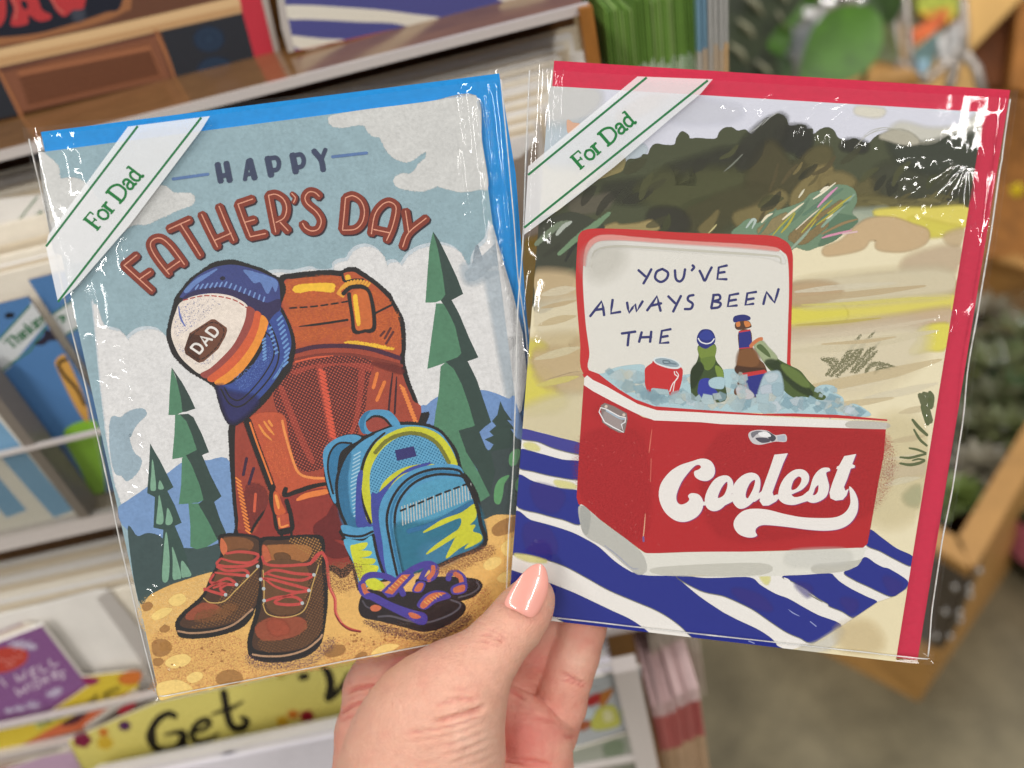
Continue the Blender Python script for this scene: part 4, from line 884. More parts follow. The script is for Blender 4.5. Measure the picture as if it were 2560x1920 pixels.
    F(B3("200 400 205 320 232 232 290 180 400 160 700 186 1100 215 1500 236 1760 262 1780 290 1400 262 1000 240 600 205 400 200 300 215 240 290 218 400"), (226, 150, 142), d=.75, f=6, c=.25)
    F(B3("225 420 245 300 320 232 480 216 900 240 1400 270 1700 295 1820 320 1850 390 1700 340 1300 310 900 285 500 262 340 280 275 340"), (238, 237, 232), d=.8, f=6)
    a.line(B3("262 420 275 320 330 272 500 252 900 274 1300 300 1700 326 1810 342 1826 390"), 7, (200, 198, 184), taper=(.3, .5), c=.25)
    F(B3("270 340 380 300 480 330 420 430 300 470"), (210, 208, 198), d=.35, f=40)
    a.line(B3("250 430 262 380 275 340"), 4, (206, 204, 194), taper=(.3, .5))
    # ice
    ice = cat(B3("330 1320 365 1300 450 1258 560 1236 690 1232 720 1300 900 1340 1060 1310 1200 1330 1350 1272 1480 1268 1700 1290 1810 1296 1840 1430 1900 1450 2000 1440"), B5("560 700 680 616 780 620 786 662 840 700 852 762 910 740 982 770 1025 824 800 822 500 808 0 796"), B4("1600 532 1200 502 980 488 850 442 740 372"))
    F(ice, (176, 206, 214), f=1)
    rg = np.random.default_rng(3)
    def facets(k, x0, x1, yf, cols, smin=6, smax=17):
        for i in range(k):
            x = rg.uniform(x0, x1); lo, hi = yf(x)
            q = np.array([x, rg.uniform(lo, hi)]); r = rg.uniform(smin, smax); n = rg.integers(4, 6); t0 = rg.uniform(0, 6)
            P = q + np.array([(math.cos(t0 + j * 2 * math.pi / n) * r * rg.uniform(.6, 1.1), math.sin(t0 + j * 2 * math.pi / n) * r * rg.uniform(.5, .9)) for j in range(n)])
            a.fill(P, cols[rg.integers(len(cols))], smooth=False, d=rg.uniform(.4, .8), f=3)
    ic = [(196, 220, 226), (160, 194, 206), (150, 186, 200), (206, 224, 228), (186, 212, 220), (222, 226, 214)]
    def band(x): return np.interp(x, [1520, 1560, 1640, 1760, 1900, 2020, 2110, 2150], [925, 925, 930, 945, 945, 955, 1010, 1030]), np.interp(x, [1520, 1560, 1640, 1760, 1900, 2100, 2150], [938, 965, 1005, 1012, 1020, 1030, 1034])
    facets(70, 1520, 2150, band, ic, 10, 26)
    # can
    F(B3("705 1260 760 1215 775 1200 870 1235 1000 1250 1012 1330 985 1440 960 1480 905 1482 890 1440 760 1425 762 1470 735 1470 705 1400 702 1330"), (200, 42, 44)); F(B3("765 1425 890 1438 905 1475 770 1470"), (168, 192, 198), smooth=False, f=2)
    F(B3("772 1195 780 1172 850 1165 940 1185 1000 1225 998 1250 960 1265 880 1255 800 1225"), (222, 230, 232)); F(B3("785 1195 800 1180 860 1175 940 1195 985 1230 960 1250 880 1240 810 1218"), (150, 170, 180)); a.line(B3("850 1195 900 1200 905 1220 860 1218 850 1200"), 3, (96, 116, 128)); a.line(B3("900 1215 960 1225"), 4, (110, 130, 142))
    a.line(B3("945 1285 950 1310 975 1330 960 1355 930 1390 908 1450"), 2.4, (240, 234, 230)); a.line(B3("960 1285 980 1320 950 1370 935 1450"), 2.2, (240, 234, 230))
    # green bottle
    F(B3("1145 1070 1280 1060 1282 1160 1300 1210 1345 1270 1355 1350 1362 1530 1110 1525 1085 1480 1080 1290 1125 1215 1145 1150"), (58, 78, 36)); F(B3("1150 1080 1278 1070 1280 1150 1250 1180 1170 1180 1150 1140"), (120, 142, 56), f=2); F(B3("1165 1180 1275 1160 1280 1220 1240 1270 1200 1270 1175 1220"), (104, 128, 50)); F(B3("1285 1240 1340 1270 1350 1350 1335 1400 1300 1320"), (124, 150, 60), f=2); F(B3("1090 1290 1140 1220 1180 1250 1150 1330 1095 1420"), (40, 56, 26), d=.8, f=5)
    F(B3("1140 1420 1155 1360 1200 1340 1245 1350 1240 1390 1290 1440 1300 1465 1245 1490 1240 1525 1170 1510 1140 1470"), (48, 58, 160)); F(B3("1235 1360 1290 1335 1355 1345 1350 1420 1290 1425 1240 1405"), (172, 202, 212), f=2)
    F(B3("1132 1040 1135 990 1165 945 1210 935 1255 950 1282 1000 1278 1050 1240 1080 1205 1098 1160 1080"), (34, 44, 124)); F(B3("1150 1000 1175 960 1215 945 1250 965 1268 1010 1200 1030"), (44, 60, 150)); a.line(B3("1142 1012 1165 1042 1210 1056 1250 1045 1275 1015"), 3, (232, 234, 238))
    # brown bottle
    F(B3("1475 960 1575 950 1592 1090 1640 1180 1700 1250 1760 1500 1620 1500 1450 1480 1452 1400 1490 1330 1445 1280 1460 1220 1480 1130"), (104, 66, 36)); F(B3("1490 1120 1600 1110 1640 1200 1600 1240 1480 1250"), (140, 92, 50), d=.8, f=8); F(B3("1455 1250 1560 1260 1690 1270 1640 1290 1490 1310"), (78, 48, 28), d=.8, f=5)
    F(B3("1475 960 1572 945 1592 1088 1480 1098"), (38, 44, 128), smooth=False); a.line(B3("1480 958 1570 944"), 4, (200, 52, 62)); a.line(B3("1482 1096 1590 1086"), 3, (186, 50, 70))
    F(B3("1445 920 1452 880 1500 865 1560 870 1580 900 1578 920 1530 935 1470 942"), (84, 52, 34)); F(B3("1455 880 1485 875 1488 910 1460 915"), (214, 130, 66)); F(B3("1520 872 1560 875 1575 905 1535 918"), (214, 130, 66))
    F(B3("1430 850 1450 825 1520 815 1570 835 1565 862 1500 868 1440 880"), (34, 42, 116))
    F(B3("1500 1300 1690 1270 1720 1300 1700 1420 1650 1480 1540 1460 1520 1380"), (200, 48, 50), smooth=False); F(B3("1530 1330 1700 1300 1720 1420 1680 1500 1590 1490 1545 1420"), (38, 46, 132), smooth=False)
    # leaning green bottle
    F(cat(B3("1600 1060 1665 1030 1720 1090 1800 1180 1900 1235 1985 1280 2060 1370 2157 1460"), B5("725 692 700 715 640 705 560 690"), B3("1930 1500 1850 1440 1800 1330 1720 1260 1660 1170")), (74, 94, 44)); F(B3("1605 1060 1665 1035 1720 1090 1790 1170 1760 1200 1700 1210 1660 1160"), (168, 182, 140), d=.9, f=4); F(B3("1625 1085 1660 1060 1720 1120 1740 1170 1700 1150"), (86, 106, 60)); F(B3("1700 1210 1780 1200 1900 1290 2040 1420 2080 1480 1960 1430 1820 1300"), (46, 62, 30), d=.8, f=6); F(B3("1830 1230 1960 1290 2060 1400 2000 1400 1880 1310"), (112, 134, 66), d=.8, f=5)
    a.line(B3("1575 1078 1600 1050 1640 1022 1668 1015"), 9, (206, 122, 74))
    F(B3("1660 1400 1700 1310 1760 1290 1815 1300 1840 1440 1800 1540 1700 1560 1640 1500"), (184, 210, 220), d=.85, f=5); F(B3("1700 1320 1760 1300 1800 1320 1770 1360 1720 1370"), (206, 222, 230), d=.8, f=4); F(B3("1660 1420 1740 1400 1750 1470 1690 1490"), (204, 216, 228), d=.8, f=4); F(B3("1760 1400 1830 1390 1830 1470 1770 1480"), (170, 200, 212), d=.8, f=4); F(B3("1460 1420 1520 1410 1600 1480 1560 1510 1480 1490"), (206, 206, 210), d=.9, f=3)
    def band2(x): return np.interp(x, [1600, 1760, 1900, 2020, 2110, 2150], [985, 990, 985, 995, 1015, 1030]), np.interp(x, [1600, 1640, 1760, 1900, 2100, 2150], [985, 1000, 1012, 1020, 1030, 1034])
    facets(52, 1610, 2145, band2, ic + [(214, 228, 236)], 9, 22)
    facets(14, 1830, 1870, lambda x: (930, 990), ic, 6, 13); facets(10, 2040, 2100, lambda x: (970, 1010), ic, 6, 13)
    # body
    F(cat(B4("497 330 640 405 800 500 900 555 985 578 1300 592 1714 610"), B5("300 890 700 905 1136 916 1120 1100 1090 1250 1060 1420 1020 1659"), B6("1290 0 1240 330 1212 515 1172 552 700 568 0 586"), B4("1400 1482 1200 1482 960 1492 920 1488 880 1462 800 1402 640 1282 460 1152 448 1108 470 720")), (184, 30, 36), smooth=False, f=.8)
    for P in (B4("480 700 900 700 900 1400 500 1120"), B5("0 950 1100 960 1000 1500 0 1650")): F(P, (166, 22, 32), d=.35, f=60, c=.25)
    for P in (B4("620 480 900 640 900 700 600 560"), B5("500 950 1100 940 1080 1100 600 1050")): F(P, (204, 44, 46), d=.35, f=50, c=.2)
    for i in range(70):
        q = B4("%f %f" % (rg.uniform(500, 1700), rg.uniform(720, 1450)))
        a.line(np.array([q[0], q[0] + rg.uniform(-4, 4, 2)]), 1.6, (210, 96, 92), smooth=False, d=.6)
    a.line(B4("965 640 950 760 945 800"), 2.2, (216, 120, 100), taper=(.3, .6)); a.line(B4("960 840 955 1000"), 2.2, (206, 100, 86), taper=(.3, .6)); a.line(B4("920 1220 912 1320 905 1380"), 2.6, (226, 170, 140), taper=(.3, 1)); a.line(B4("906 1380 908 1410"), 5, (120, 90, 150))
    # rims
    F(cat(B4("487 262 530 232 600 258 640 290 740 365 850 432 980 480 1200 498 1714 533"), B5("500 806 800 816 1146 848 1146 858 800 838 400 824 0 812"), B4("1300 522 1000 508 850 458 740 400 620 335 500 285")), (196, 40, 42), smooth=False)
    F(cat(B4("500 285 520 268 560 300 650 342 760 405 880 472 1000 508 1300 524 1714 545"), B5("300 826 700 845 1146 870 1138 915 700 902 0 880"), B4("1300 590 980 578 850 527 700 452 560 377 497 335")), (236, 233, 228), smooth=False)
    F(B5("900 858 1140 872 1134 910 880 902"), (208, 204, 194), d=.6, f=1.5)
    # base
    F(cat(B4("470 1158 550 1210 640 1288 800 1404 890 1474 960 1492 1300 1482 1714 1480"), B6("700 570 1180 550 1190 580 1165 645 1120 700 1010 745 800 762 400 785 0 792"), B4("1300 1642 1080 1646 900 1640 800 1592 640 1452 520 1382 478 1310")), (226, 225, 216))
    F(B4("470 1162 640 1290 800 1404 900 1500 930 1600 880 1640 800 1590 640 1452 520 1382 478 1310"), (204, 204, 197), d=.7, f=1); F(B4("480 1170 540 1220 520 1360 482 1310"), (190, 192, 187), d=.6, f=2); F(B6("780 690 1100 660 1165 645 1120 700 1010 745 780 760"), (212, 210, 199), d=.55, f=1); F(B6("600 605 1000 590 1020 660 600 680"), (234, 234, 227), d=.6, f=16); F(B4("1000 1590 1714 1560 1714 1640 1080 1646"), (216, 215, 204), d=.5, f=1)
    a.line(B4("640 1440 720 1500 820 1590 870 1600"), 3, (160, 164, 186), c=.5, d=.7)
    # handle and catch
    F(B4("615 475 640 460 700 480 790 530 795 570 775 660 740 660 680 630 625 590"), (136, 122, 118), smooth=False, f=1.5); F(B4("640 520 740 560 760 600 740 640 650 590"), (160, 148, 146), f=6)
    a.line(B4("640 590 602 520 612 490 650 500 740 550 785 560 780 590 755 605 770 660 700 625 640 590"), 3, (236, 236, 238), smooth=False); a.line(B4("650 510 740 562 780 568"), 3.5, (168, 190, 206))
    for x, y in ((650, 482), (772, 540)): a.fill(B4("%f %f" % (x, y)) + 4 * np.array([(math.cos(t), math.sin(t)) for t in np.arange(8) * .785]), (216, 200, 186), smooth=False)
    F(B5("192 965 200 935 250 920 320 925 375 955 445 950 450 1000 380 1000 330 1010 270 1022 220 1010"), (206, 204, 206)); F(B5("210 940 260 925 300 940 250 950 220 975"), (120, 120, 128)); F(B5("240 975 320 975 340 1000 280 1008"), (80, 76, 88)); F(B5("320 930 372 960 378 985 350 1000 320 960"), (70, 70, 80)); F(B5("390 962 445 955 448 1000 392 992"), (176, 184, 196), smooth=False); F(B5("260 940 320 935 345 965 280 965"), (240, 240, 242))
    a.build('printed_picture', INK_SMOOTH, parent)
    # -------- lettering
    b = Art(RP.loc, a.top + 1e-6)
    a2, a = a, b
    nv = (44, 48, 110)
    for t in ["648 448 678 475 706 500", "756 440 730 490 690 560", "842 440 800 462 788 515 832 546 880 520 892 470 845 438", "950 448 958 520 990 542 1020 512 1034 440", "1094 408 1108 425 1088 452", "1153 452 1175 495 1196 536 1225 480 1254 424", "1380 410 1312 426 1300 522 1378 524", "1306 472 1362 464",
              "250 830 300 765 345 706 358 760 366 822", "290 778 362 768", "436 692 428 750 422 806 500 793", "555 715 562 760 572 800 600 760 622 728 634 790 660 745 684 705", "720 782 765 720 802 664 815 720 832 786", "756 742 838 722", "894 664 925 695 952 722", "1000 660 970 720 935 792",
              "1105 654 1065 664 1058 696 1096 726 1082 766 1030 770", "1270 650 1262 700 1250 760", "1264 655 1315 654 1320 688 1268 706", "1268 706 1325 720 1312 754 1250 764", "1475 642 1402 656 1386 748 1462 740", "1396 702 1456 692", "1622 628 1548 640 1532 736 1598 726", "1540 692 1602 682", "1680 730 1692 680 1706 630 1740 675 1772 716 1790 660 1806 604",
              "510 972 625 956", "572 966 565 1020 560 1072", "676 960 665 1000 654 1042", "755 955 750 1000 745 1042", "664 1004 756 1000", "916 936 842 950 826 1052 898 1046", "834 1002 892 992"]:
        P = B3(t)
        sm = t.split()[0] not in ("1380", "436", "1475", "1622", "916", "250", "555", "720", "1680")
        a.line(P, 6.6, nv, smooth=sm and len(P) > 2, c=.08)
    b.build('printed_slogan', INK_SMOOTH, parent)
    a = b = Art(RP.loc, a2.top + 1e-6)
    sc = (238, 234, 230)
    shapes = [(B4("1230 862 1310 840 1370 858 1398 910 1390 960 1350 992 1300 990 1262 965 1256 930 1285 916 1302 900 1290 884 1262 890 1220 932 1170 1000 1137 1080 1136 1132 1162 1156 1200 1146 1222 1122 1214 1096 1240 1078 1290 1090 1318 1140 1305 1202 1260 1250 1190 1276 1118 1262 1050 1202 1014 1112 1024 1020 1080 940 1150 890"), ()),
              (B4("1328 1130 1345 1062 1390 990 1440 960 1490 960 1522 1000 1520 1062 1490 1132 1440 1186 1390 1202 1346 1182"), (B4("1418 1108 1434 1060 1458 1020 1482 1000 1482 1040 1464 1085 1440 1106"),)),
              (B5("78 1380 90 1300 140 1240 200 1214 250 1226 273 1270 266 1340 235 1402 180 1450 130 1462 92 1430"), (B5("172 1375 180 1330 205 1282 236 1264 228 1312 206 1360 186 1390"),)),
              (B5("395 1370 410 1300 450 1236 510 1194 570 1194 606 1230 602 1282 560 1330 500 1358 488 1366 512 1382 560 1372 600 1345 640 1345 610 1400 560 1420 500 1436 440 1428 404 1402"), (B5("486 1328 500 1272 534 1240 556 1255 546 1292 516 1326"),)),
              (B5("610 1330 640 1240 690 1186 742 1180 752 1200 726 1215 736 1262 746 1312 730 1372 690 1406 640 1422 600 1412 572 1385 590 1350"), (B5("640 1350 650 1320 672 1300 668 1345 646 1368 626 1362"),))]
    sharp = [B5("370 1090 462 1080 430 1150 385 1270 356 1350 364 1372 392 1362 400 1390 380 1412 330 1440 290 1441 268 1410 276 1360 300 1290 340 1180"),
             B5("850 1100 932 1085 905 1155 925 1165 920 1180 895 1186 870 1260 848 1312 858 1338 882 1322 866 1370 840 1400 790 1406 755 1390 748 1350 770 1280 805 1190 795 1188 800 1172 815 1165")]
    sw = B5("885 1308 922 1345 945 1410 938 1490 892 1560 820 1600 720 1613 600 1606 480 1590 350 1576 280 1576 245 1598 240 1622 250 1646 218 1660 170 1656 120 1632 90 1582 100 1530 150 1480 220 1462 320 1468 440 1498 560 1520 690 1526 790 1520 855 1488 890 1432 890 1370")
    for off, cc in (((2.2, 1.6), (140, 60, 120)), ((0, 0), sc)):
        for P, H in shapes: a.fill(P + off, cc, holes=[h + off for h in H])
        for P in sharp: a.fill(P + off, cc, smooth=False)
        a.fill(sw + off, cc)
        for t, w_ in [("20 1425 90 1390 130 1370", 12), ("225 1400 270 1370 300 1350", 12)]: a.line(B5(t) + off, w_, cc)
        a.line(B4("1480 1120 1530 1090 1560 1060") + off, 9, cc); a.line(B4("1290 1140 1330 1150 1350 1130") + off, 9, cc)
    b.build('printed_word', INK_SMOOTH, parent)
# ================================================================ the two packaged cards
def vnoise(x, y, seed):
    """smooth value noise in numpy"""
    r = np.random.default_rng(seed).uniform(-1, 1, (64, 64))
    xi, yi = np.floor(x).astype(int), np.floor(y).astype(int)
    fx, fy = x - xi, y - yi
    fx, fy = fx * fx * (3 - 2 * fx), fy * fy * (3 - 2 * fy)
    g = lambda i, j: r[i % 64, j % 64]
    return (g(xi, yi) * (1 - fx) + g(xi + 1, yi) * fx) * (1 - fy) + (g(xi, yi + 1) * (1 - fx) + g(xi + 1, yi + 1) * fx) * fy

def thin_fresnel(N, ior, normal=None):
    """the same reflectance from both sides of a thin sheet"""
    fr = N.n('ShaderNodeFresnel')
    ge = N.n('ShaderNodeNewGeometry')
    N.l(N.math('ADD', N.math('MULTIPLY', ge.outputs['Backfacing'], 1 / ior - ior), ior), fr.inputs['IOR'])
    if normal is not None: N.l(normal, fr.inputs['Normal'])
    return fr.outputs[0]

def film_mat():
    N = Nodes('clear_film')
    tr = N.n('ShaderNodeBsdfTransparent'); tr.inputs[0].default_value = (0.995, 0.995, 0.995, 1)
    gl = N.n('ShaderNodeBsdfGlossy'); gl.inputs['Roughness'].default_value = 0.05; gl.inputs['Color'].default_value = (1, 1, 1, 1)
    co = N.objco()
    mp = N.n('ShaderNodeMapping'); mp.inputs['Scale'].default_value = (260, 900, 1); N.l(co, mp.inputs['Vector'])
    n1 = N.noise(1.0, 3, 0.6, mp.outputs[0])
    bn = N.n('ShaderNodeBump'); bn.inputs['Strength'].default_value = 0.05; bn.inputs['Distance'].default_value = 0.0006
    N.l(n1, bn.inputs['Height']); N.l(bn.outputs[0], gl.inputs['Normal'])
    f = N.math('MULTIPLY', thin_fresnel(N, 1.47, bn.outputs[0]), 1.0, clamp=True)
    mx = N.n('ShaderNodeMixShader'); N.l(f, mx.inputs[0]); N.l(tr.outputs[0], mx.inputs[1]); N.l(gl.outputs[0], mx.inputs[2])
    N.l(mx.outputs[0], N.out.inputs[0])
    return N.m
FILM = film_mat()
def seam_mat():
    N = Nodes('film_seam')
    tr = N.n('ShaderNodeBsdfTransparent')
    p = N.n('ShaderNodeBsdfPrincipled'); p.inputs['Base Color'].default_value = (.8, .8, .78, 1); p.inputs['Roughness'].default_value = 0.12
    mx = N.n('ShaderNodeMixShader'); f = N.noise(300, 2, .5, N.objco())
    N.l(N.math('MULTIPLY', f, 1.2, clamp=True), mx.inputs[0]); N.l(tr.outputs[0], mx.inputs[1]); N.l(p.outputs[0], mx.inputs[2]); N.l(mx.outputs[0], N.out.inputs[0])
    return N.m
SEAM = seam_mat()
CARD_STOCK = simple_mat('card_stock', (238, 236, 230), 0.6, 0.2, 0.02, 500)
BLUE_PAPER = simple_mat('blue_envelope_paper', (22, 134, 206), 0.6, 0.2, 0.04, 700, bump=0.08)
RED_PAPER = simple_mat('red_envelope_paper', (192, 38, 68), 0.6, 0.2, 0.03, 700, bump=0.08)

def tube(name, P, r, mat, parent=None, sides=6, smooth=True, closed=False):
    """round bar along a 3-D polyline; r may be one radius per point"""
    P = np.asarray(P, float); k = len(P)
    r = np.broadcast_to(np.asarray(r, float), (k,))
    T = np.gradient(P, axis=0)
    T /= np.linalg.norm(T, axis=1, keepdims=True) + 1e-12
    ref = np.array([0, 0, 1.0]) if abs(T[0][2]) < .9 else np.array([1.0, 0, 0])
    v = []
    n0 = np.cross(T[0], ref); n0 /= np.linalg.norm(n0)
    for i in range(k):
        n0 = n0 - (n0 @ T[i]) * T[i]; n0 /= np.linalg.norm(n0) + 1e-12
        b = np.cross(T[i], n0)
        for j in range(sides):
            t = 2 * math.pi * j / sides
            v.append(P[i] + r[i] * (math.cos(t) * n0 + math.sin(t) * b))
    f = [(i * sides + j, i * sides + (j + 1) % sides, (i + 1) * sides + (j + 1) % sides, (i + 1) * sides + j) for i in range(k - 1) for j in range(sides)]
    f += [tuple(range(sides))[::-1], tuple(range((k - 1) * sides, k * sides))]
    return mesh_obj(name, v, f, mat, parent, smooth)

def sleeve(pl, quad_f, quad_b, parent, seed, wr, bows, flat):
    """clear bag: front and back sheet of crinkled film, welded at the sides and the bottom"""
    F4, B4_ = pl.loc(quad_f, .0028), pl.loc(quad_b, -.0016)
    def bil(Q, u, v): return ((Q[0][None, None] * (1 - u)[..., None] + Q[1][None, None] * u[..., None]) * (1 - v)[..., None] + (Q[3][None, None] * (1 - u)[..., None] + Q[2][None, None] * u[..., None]) * v[..., None])
    verts, faces = [], []
    for side, Q, z0 in ((1, F4, .0027), (-1, B4_, -.0017)):
        nu, nv = (320, 430) if side > 0 else (60, 90)
        u, v = np.meshgrid(np.linspace(0, 1, nu), np.linspace(0, 1, nv))
        if side > 0: fnu, fnv = nu, nv
        xy = bil(Q, u, v)
        eb = 1 - np.exp(-(np.minimum(u, 1 - u) / .005) ** 1.2)
        et = 1 - np.exp(-((1 - v) / .003) ** 1.2)
        z = .0006 + (z0 - .0006) * np.minimum(eb, et)
        if side > 0:
            q = flat.mean(0) + (flat - flat.mean(0)) * 1.05; r_ = np.roll(q, -1, 0)
            ins = np.zeros(u.shape, int)
            for a_, b_ in zip(q, r_):
                if abs(b_[1] - a_[1]) > 1e-9: ins += ((a_[1] > xy[..., 1]) != (b_[1] > xy[..., 1])) & (xy[..., 0] < (b_[0] - a_[0]) * (xy[..., 1] - a_[1]) / (b_[1] - a_[1]) + a_[0])
            z = np.clip(z + wr(u, v) * np.minimum(eb, et) * (ins % 2 == 0), .0006, .0044)
            z = np.where((u > .01) & (u < .985) & (v < .99), np.maximum(z, .0024), z)
        z = z + .00010 * vnoise(u * 13, v * 17, seed + side) + .00003 * vnoise(u * 60, v * 60, seed + 5) * gauss(np.minimum(np.minimum(u, 1 - u), v), .12)
        wob = bows * .0006 * vnoise(v * 9 + 3, v * 0 + .5, seed + 8)
        xy[..., 0] += wob * (u > .5) * (u - .5) * 2 + .0006 * bows * vnoise(v * 7, v * 0 + 7.5, seed + 3) * (u < .5) * (.5 - u) * 2
        base = len(verts)
        verts += [(a, b, c) for a, b, c in zip(xy[..., 0].ravel(), xy[..., 1].ravel(), z.ravel())]
        idx = np.arange(nu * nv).reshape(nv, nu) + base
        q = np.stack([idx[:-1, :-1], idx[1:, :-1], idx[1:, 1:], idx[:-1, 1:]], -1).reshape(-1, 4)
        faces += (q if side > 0 else q[:, ::-1]).tolist()
    o = mesh_obj('clear_sleeve', verts, faces, FILM, parent, True)
    V = np.array(verts)[:fnu * fnv].reshape(fnv, fnu, 3)[::2, ::2]
    for nm, P in (('seam', V[:, 0]), ('seam', V[:, -1]), ('seam', V[-1, :])):
        tube(nm, P[::3] + (0, 0, .0001), .00022 + .00010 * np.abs(vnoise(np.arange(len(P[::3])) * .3, np.zeros(len(P[::3])) + .5, seed + 20)), SEAM, o, 5)
    return o

def gauss(d, s): return np.exp(-(d / s) ** 2)

def wr_left(u, v):
    z = .0011 * gauss(u - .055, .016) * vnoise(v * 26, u * 4, 41) * (v < .95)
    z += .0007 * gauss(u - .10, .012) * np.abs(vnoise(v * 60, u * 3, 42)) * ((v < .25) + (v > .35) * (v < .75))
    for c, s, a, t0, t1 in ((.905, .006, .0010, .0, .12), (.935, .008, .0011, .02, .3), (.962, .006, .0008, .0, .42), (.885, .004, .0005, .1, .25)):
        k = np.clip((v - t0) / .03, 0, 1) * np.clip((t1 - v) / .06, 0, 1)
        z += a * gauss(u - c - .02 * v, s) * k * (.75 + .35 * vnoise(v * 120, u * 10, 43))
    z += .0007 * gauss(u - .155 + .05 * v, .008) * np.clip((v - .04) / .03, 0, 1) * np.clip((.24 - v) / .05, 0, 1) * (.8 + .5 * vnoise(v * 150, u * 6, 44))
    z += .0005 * gauss(v - .01, .010) * vnoise(u * 18, v * 10, 45)
    z += .0004 * gauss(u - .97, .02) * vnoise(v * 14, u * 6, 46)
    return z

def wr_right(u, v):
    z = .0010 * gauss(u - .035, .014) * vnoise(v * 22, u * 5, 51) * (v < .5)
    z += .0009 * gauss(u - .065, .006) * np.clip((.3 - v) / .1, 0, 1) * (.7 + .5 * vnoise(v * 120, u * 4, 52))
    # crumple along the top edge and at the top right corner
    line = .045 + .05 * np.clip((u - .45) / .2, 0, 1) - .02 * gauss(u - .86, .05)
    z += .0006 * gauss(v - line, .011) * np.clip((u - .36) / .05, 0, 1) * (.8 + .5 * vnoise(u * 90, v * 40, 53))
    z += .0007 * gauss(v - .035, .016) * np.clip((u - .4) / .1, 0, 1) * np.clip((.7 - u) / .1, 0, 1) * .8 * vnoise(u * 60 + v * 80, v * 60, 54)
    ang = np.arctan2(v - .10, .93 - u); r = np.hypot((u - .93) * .9, v - .10)
    z += .00034 * np.exp(-((r - .10) / .05) ** 2) * (u < .97) * (np.abs(np.sin(ang * 9 + .5 * vnoise(u * 20, v * 20, 55))) - .4) * (.7 + .5 * vnoise(u * 90, v * 90, 56)) * np.clip((ang + .2) / .3, 0, 1)
    z += .0006 * gauss(u - .915, .008) * np.clip((v - .3) / .1, 0, 1) * np.clip((.62 - v) / .1, 0, 1) * (.6 + .6 * vnoise(v * 110, u * 8, 57))
    z += .0008 * gauss(u - .975, .012) * vnoise(v * 16, u * 6, 58)
    z += .0006 * gauss(np.hypot(u - .94, (v - .37) * 1.3), .02) * vnoise(u * 80, v * 80, 59)
    return z

def packaged_card(pl, label, quad, env, env_mat, env_label, sl_f, sl_b, printer, wr, seed, rib):
    root = empty('packaged_card', Matrix(pl.mat()))
    tag(root, label, 'greeting card', 'packaged greeting cards in hand')
    P = pl.loc(quad, .0012)
    front = sheet('card', P, CARD_STOCK, root, .0006, .00119)
    sheet('inner_leaf', P * (.998, .998), CARD_STOCK, front, -.0002, .00052)
    printer(front)
    sheet('envelope', pl.loc(env, -.0006), env_mat, root, -.0011, -.0006)['label'] = env_label
    poly, lines, txt, alpha = rib
    sleeve(pl, sl_f, sl_b, root, seed, wr, 1.0, pl.loc(poly, .003))
    a = Art(pl.loc, .0032)
    a.fill(poly, (250, 252, 255), smooth=False, d=alpha)
    r_ = a.build('ribbon_label', INK_SMOOTH, root)
    t = Art(pl.loc, .00322)
    for L in lines: t.line(L, 5.6, (34, 118, 68), smooth=False, cap=False)
    serif(t, 'For Dad', txt[0], txt[1], txt[2], 6.6, (22, 118, 56))
    t.build('lettering', INK_SMOOTH, r_)
    return root

left_card = packaged_card(LP, 'clear sleeved Fathers Day card with hiking rucksack and boots print and blue envelope',
    [(101.7, 382.5), (1188.9, 239.7), (1360, 1552), (403, 1744)],
    [(101.7, 330), (1247.8, 183.6), (1289, 433), (1316, 780), (1392, 1535), (412, 1733)], BLUE_PAPER, 'bright blue envelope behind the card',
    [(62, 345), (1258, 196), (1385, 1558), (386, 1752)], [(62, 322), (1262, 172), (1385, 1558), (386, 1752)], left_print, wr_left, 100,
    (A1("690 390 1248 318 1190 412 700 1062 330 1490 212 1588 130 1212 145 1130"), [A1("757 386 130 1208"), A1("1190 328 212 1585")],
     (A1("478 1098")[0], A1("795 720")[0], A1("385 1028")[0] - A1("478 1098")[0]), .70))
right_card = packaged_card(RP, 'clear sleeved card with painted red ice chest on a beach towel and red envelope',
    [(1374, 217), (2455, 282), (2235.5, 1649), (1271, 1535)],
    [(1385.3, 151.5), (2525.6, 225), (2294, 1650), (1278, 1539)], RED_PAPER, 'crimson red envelope behind the card',
    [(1322, 172), (2534, 246), (2322, 1655), (1262, 1537)], [(1322, 160), (2537, 228), (2322, 1655), (1262, 1537)], right_print, wr_right, 200,
    (B1("970 190 1585 213 1490 328 1250 528 780 930 400 1225 40 1487 75 925 190 830"), [B1("1046 198 74 996"), B1("1546 222 42 1428")],
     (B1("500 950")[0], B1("960 560")[0], B1("418 855")[0] - B1("500 950")[0]), .62))
# ================================================================ the hand: one continuous skin surface grown from joints, with nails
def hand_points():
    """joint chains in the camera's axes, metres: (x, y on the enlarged view B7, radius there, depth)"""
    def J(*rows):
        out = []
        for x, y, r, z in rows:
            px, py = 800 + x / 2.765, 1350 + y / 2.765
            out.append(((px - 1280) / FPX * z, (py - 960) / FPX * z, z, r / 2.765 / FPX * z))
        return np.array(out)
    return J

def seg_sdf(p, a, b):
    ab = b[:3] - a[:3]
    pa = [p[i] - a[i] for i in range(3)]
    t = np.clip((pa[0] * ab[0] + pa[1] * ab[1] + pa[2] * ab[2]) / (ab @ ab + 1e-12), 0, 1)
    d = np.sqrt(sum((pa[i] - t * ab[i]) ** 2 for i in range(3)))
    return d - (a[3] + (b[3] - a[3]) * t)

def smin(a, b, k):
    h = np.maximum(k - np.abs(a - b), 0) / k
    return np.minimum(a, b) - h * h * k * .25

def chain(p, J, k=.003):
    d = None
    for i in range(len(J) - 1):
        s = seg_sdf(p, J[i], J[i + 1])
        d = s if d is None else smin(d, s, k)
    return d

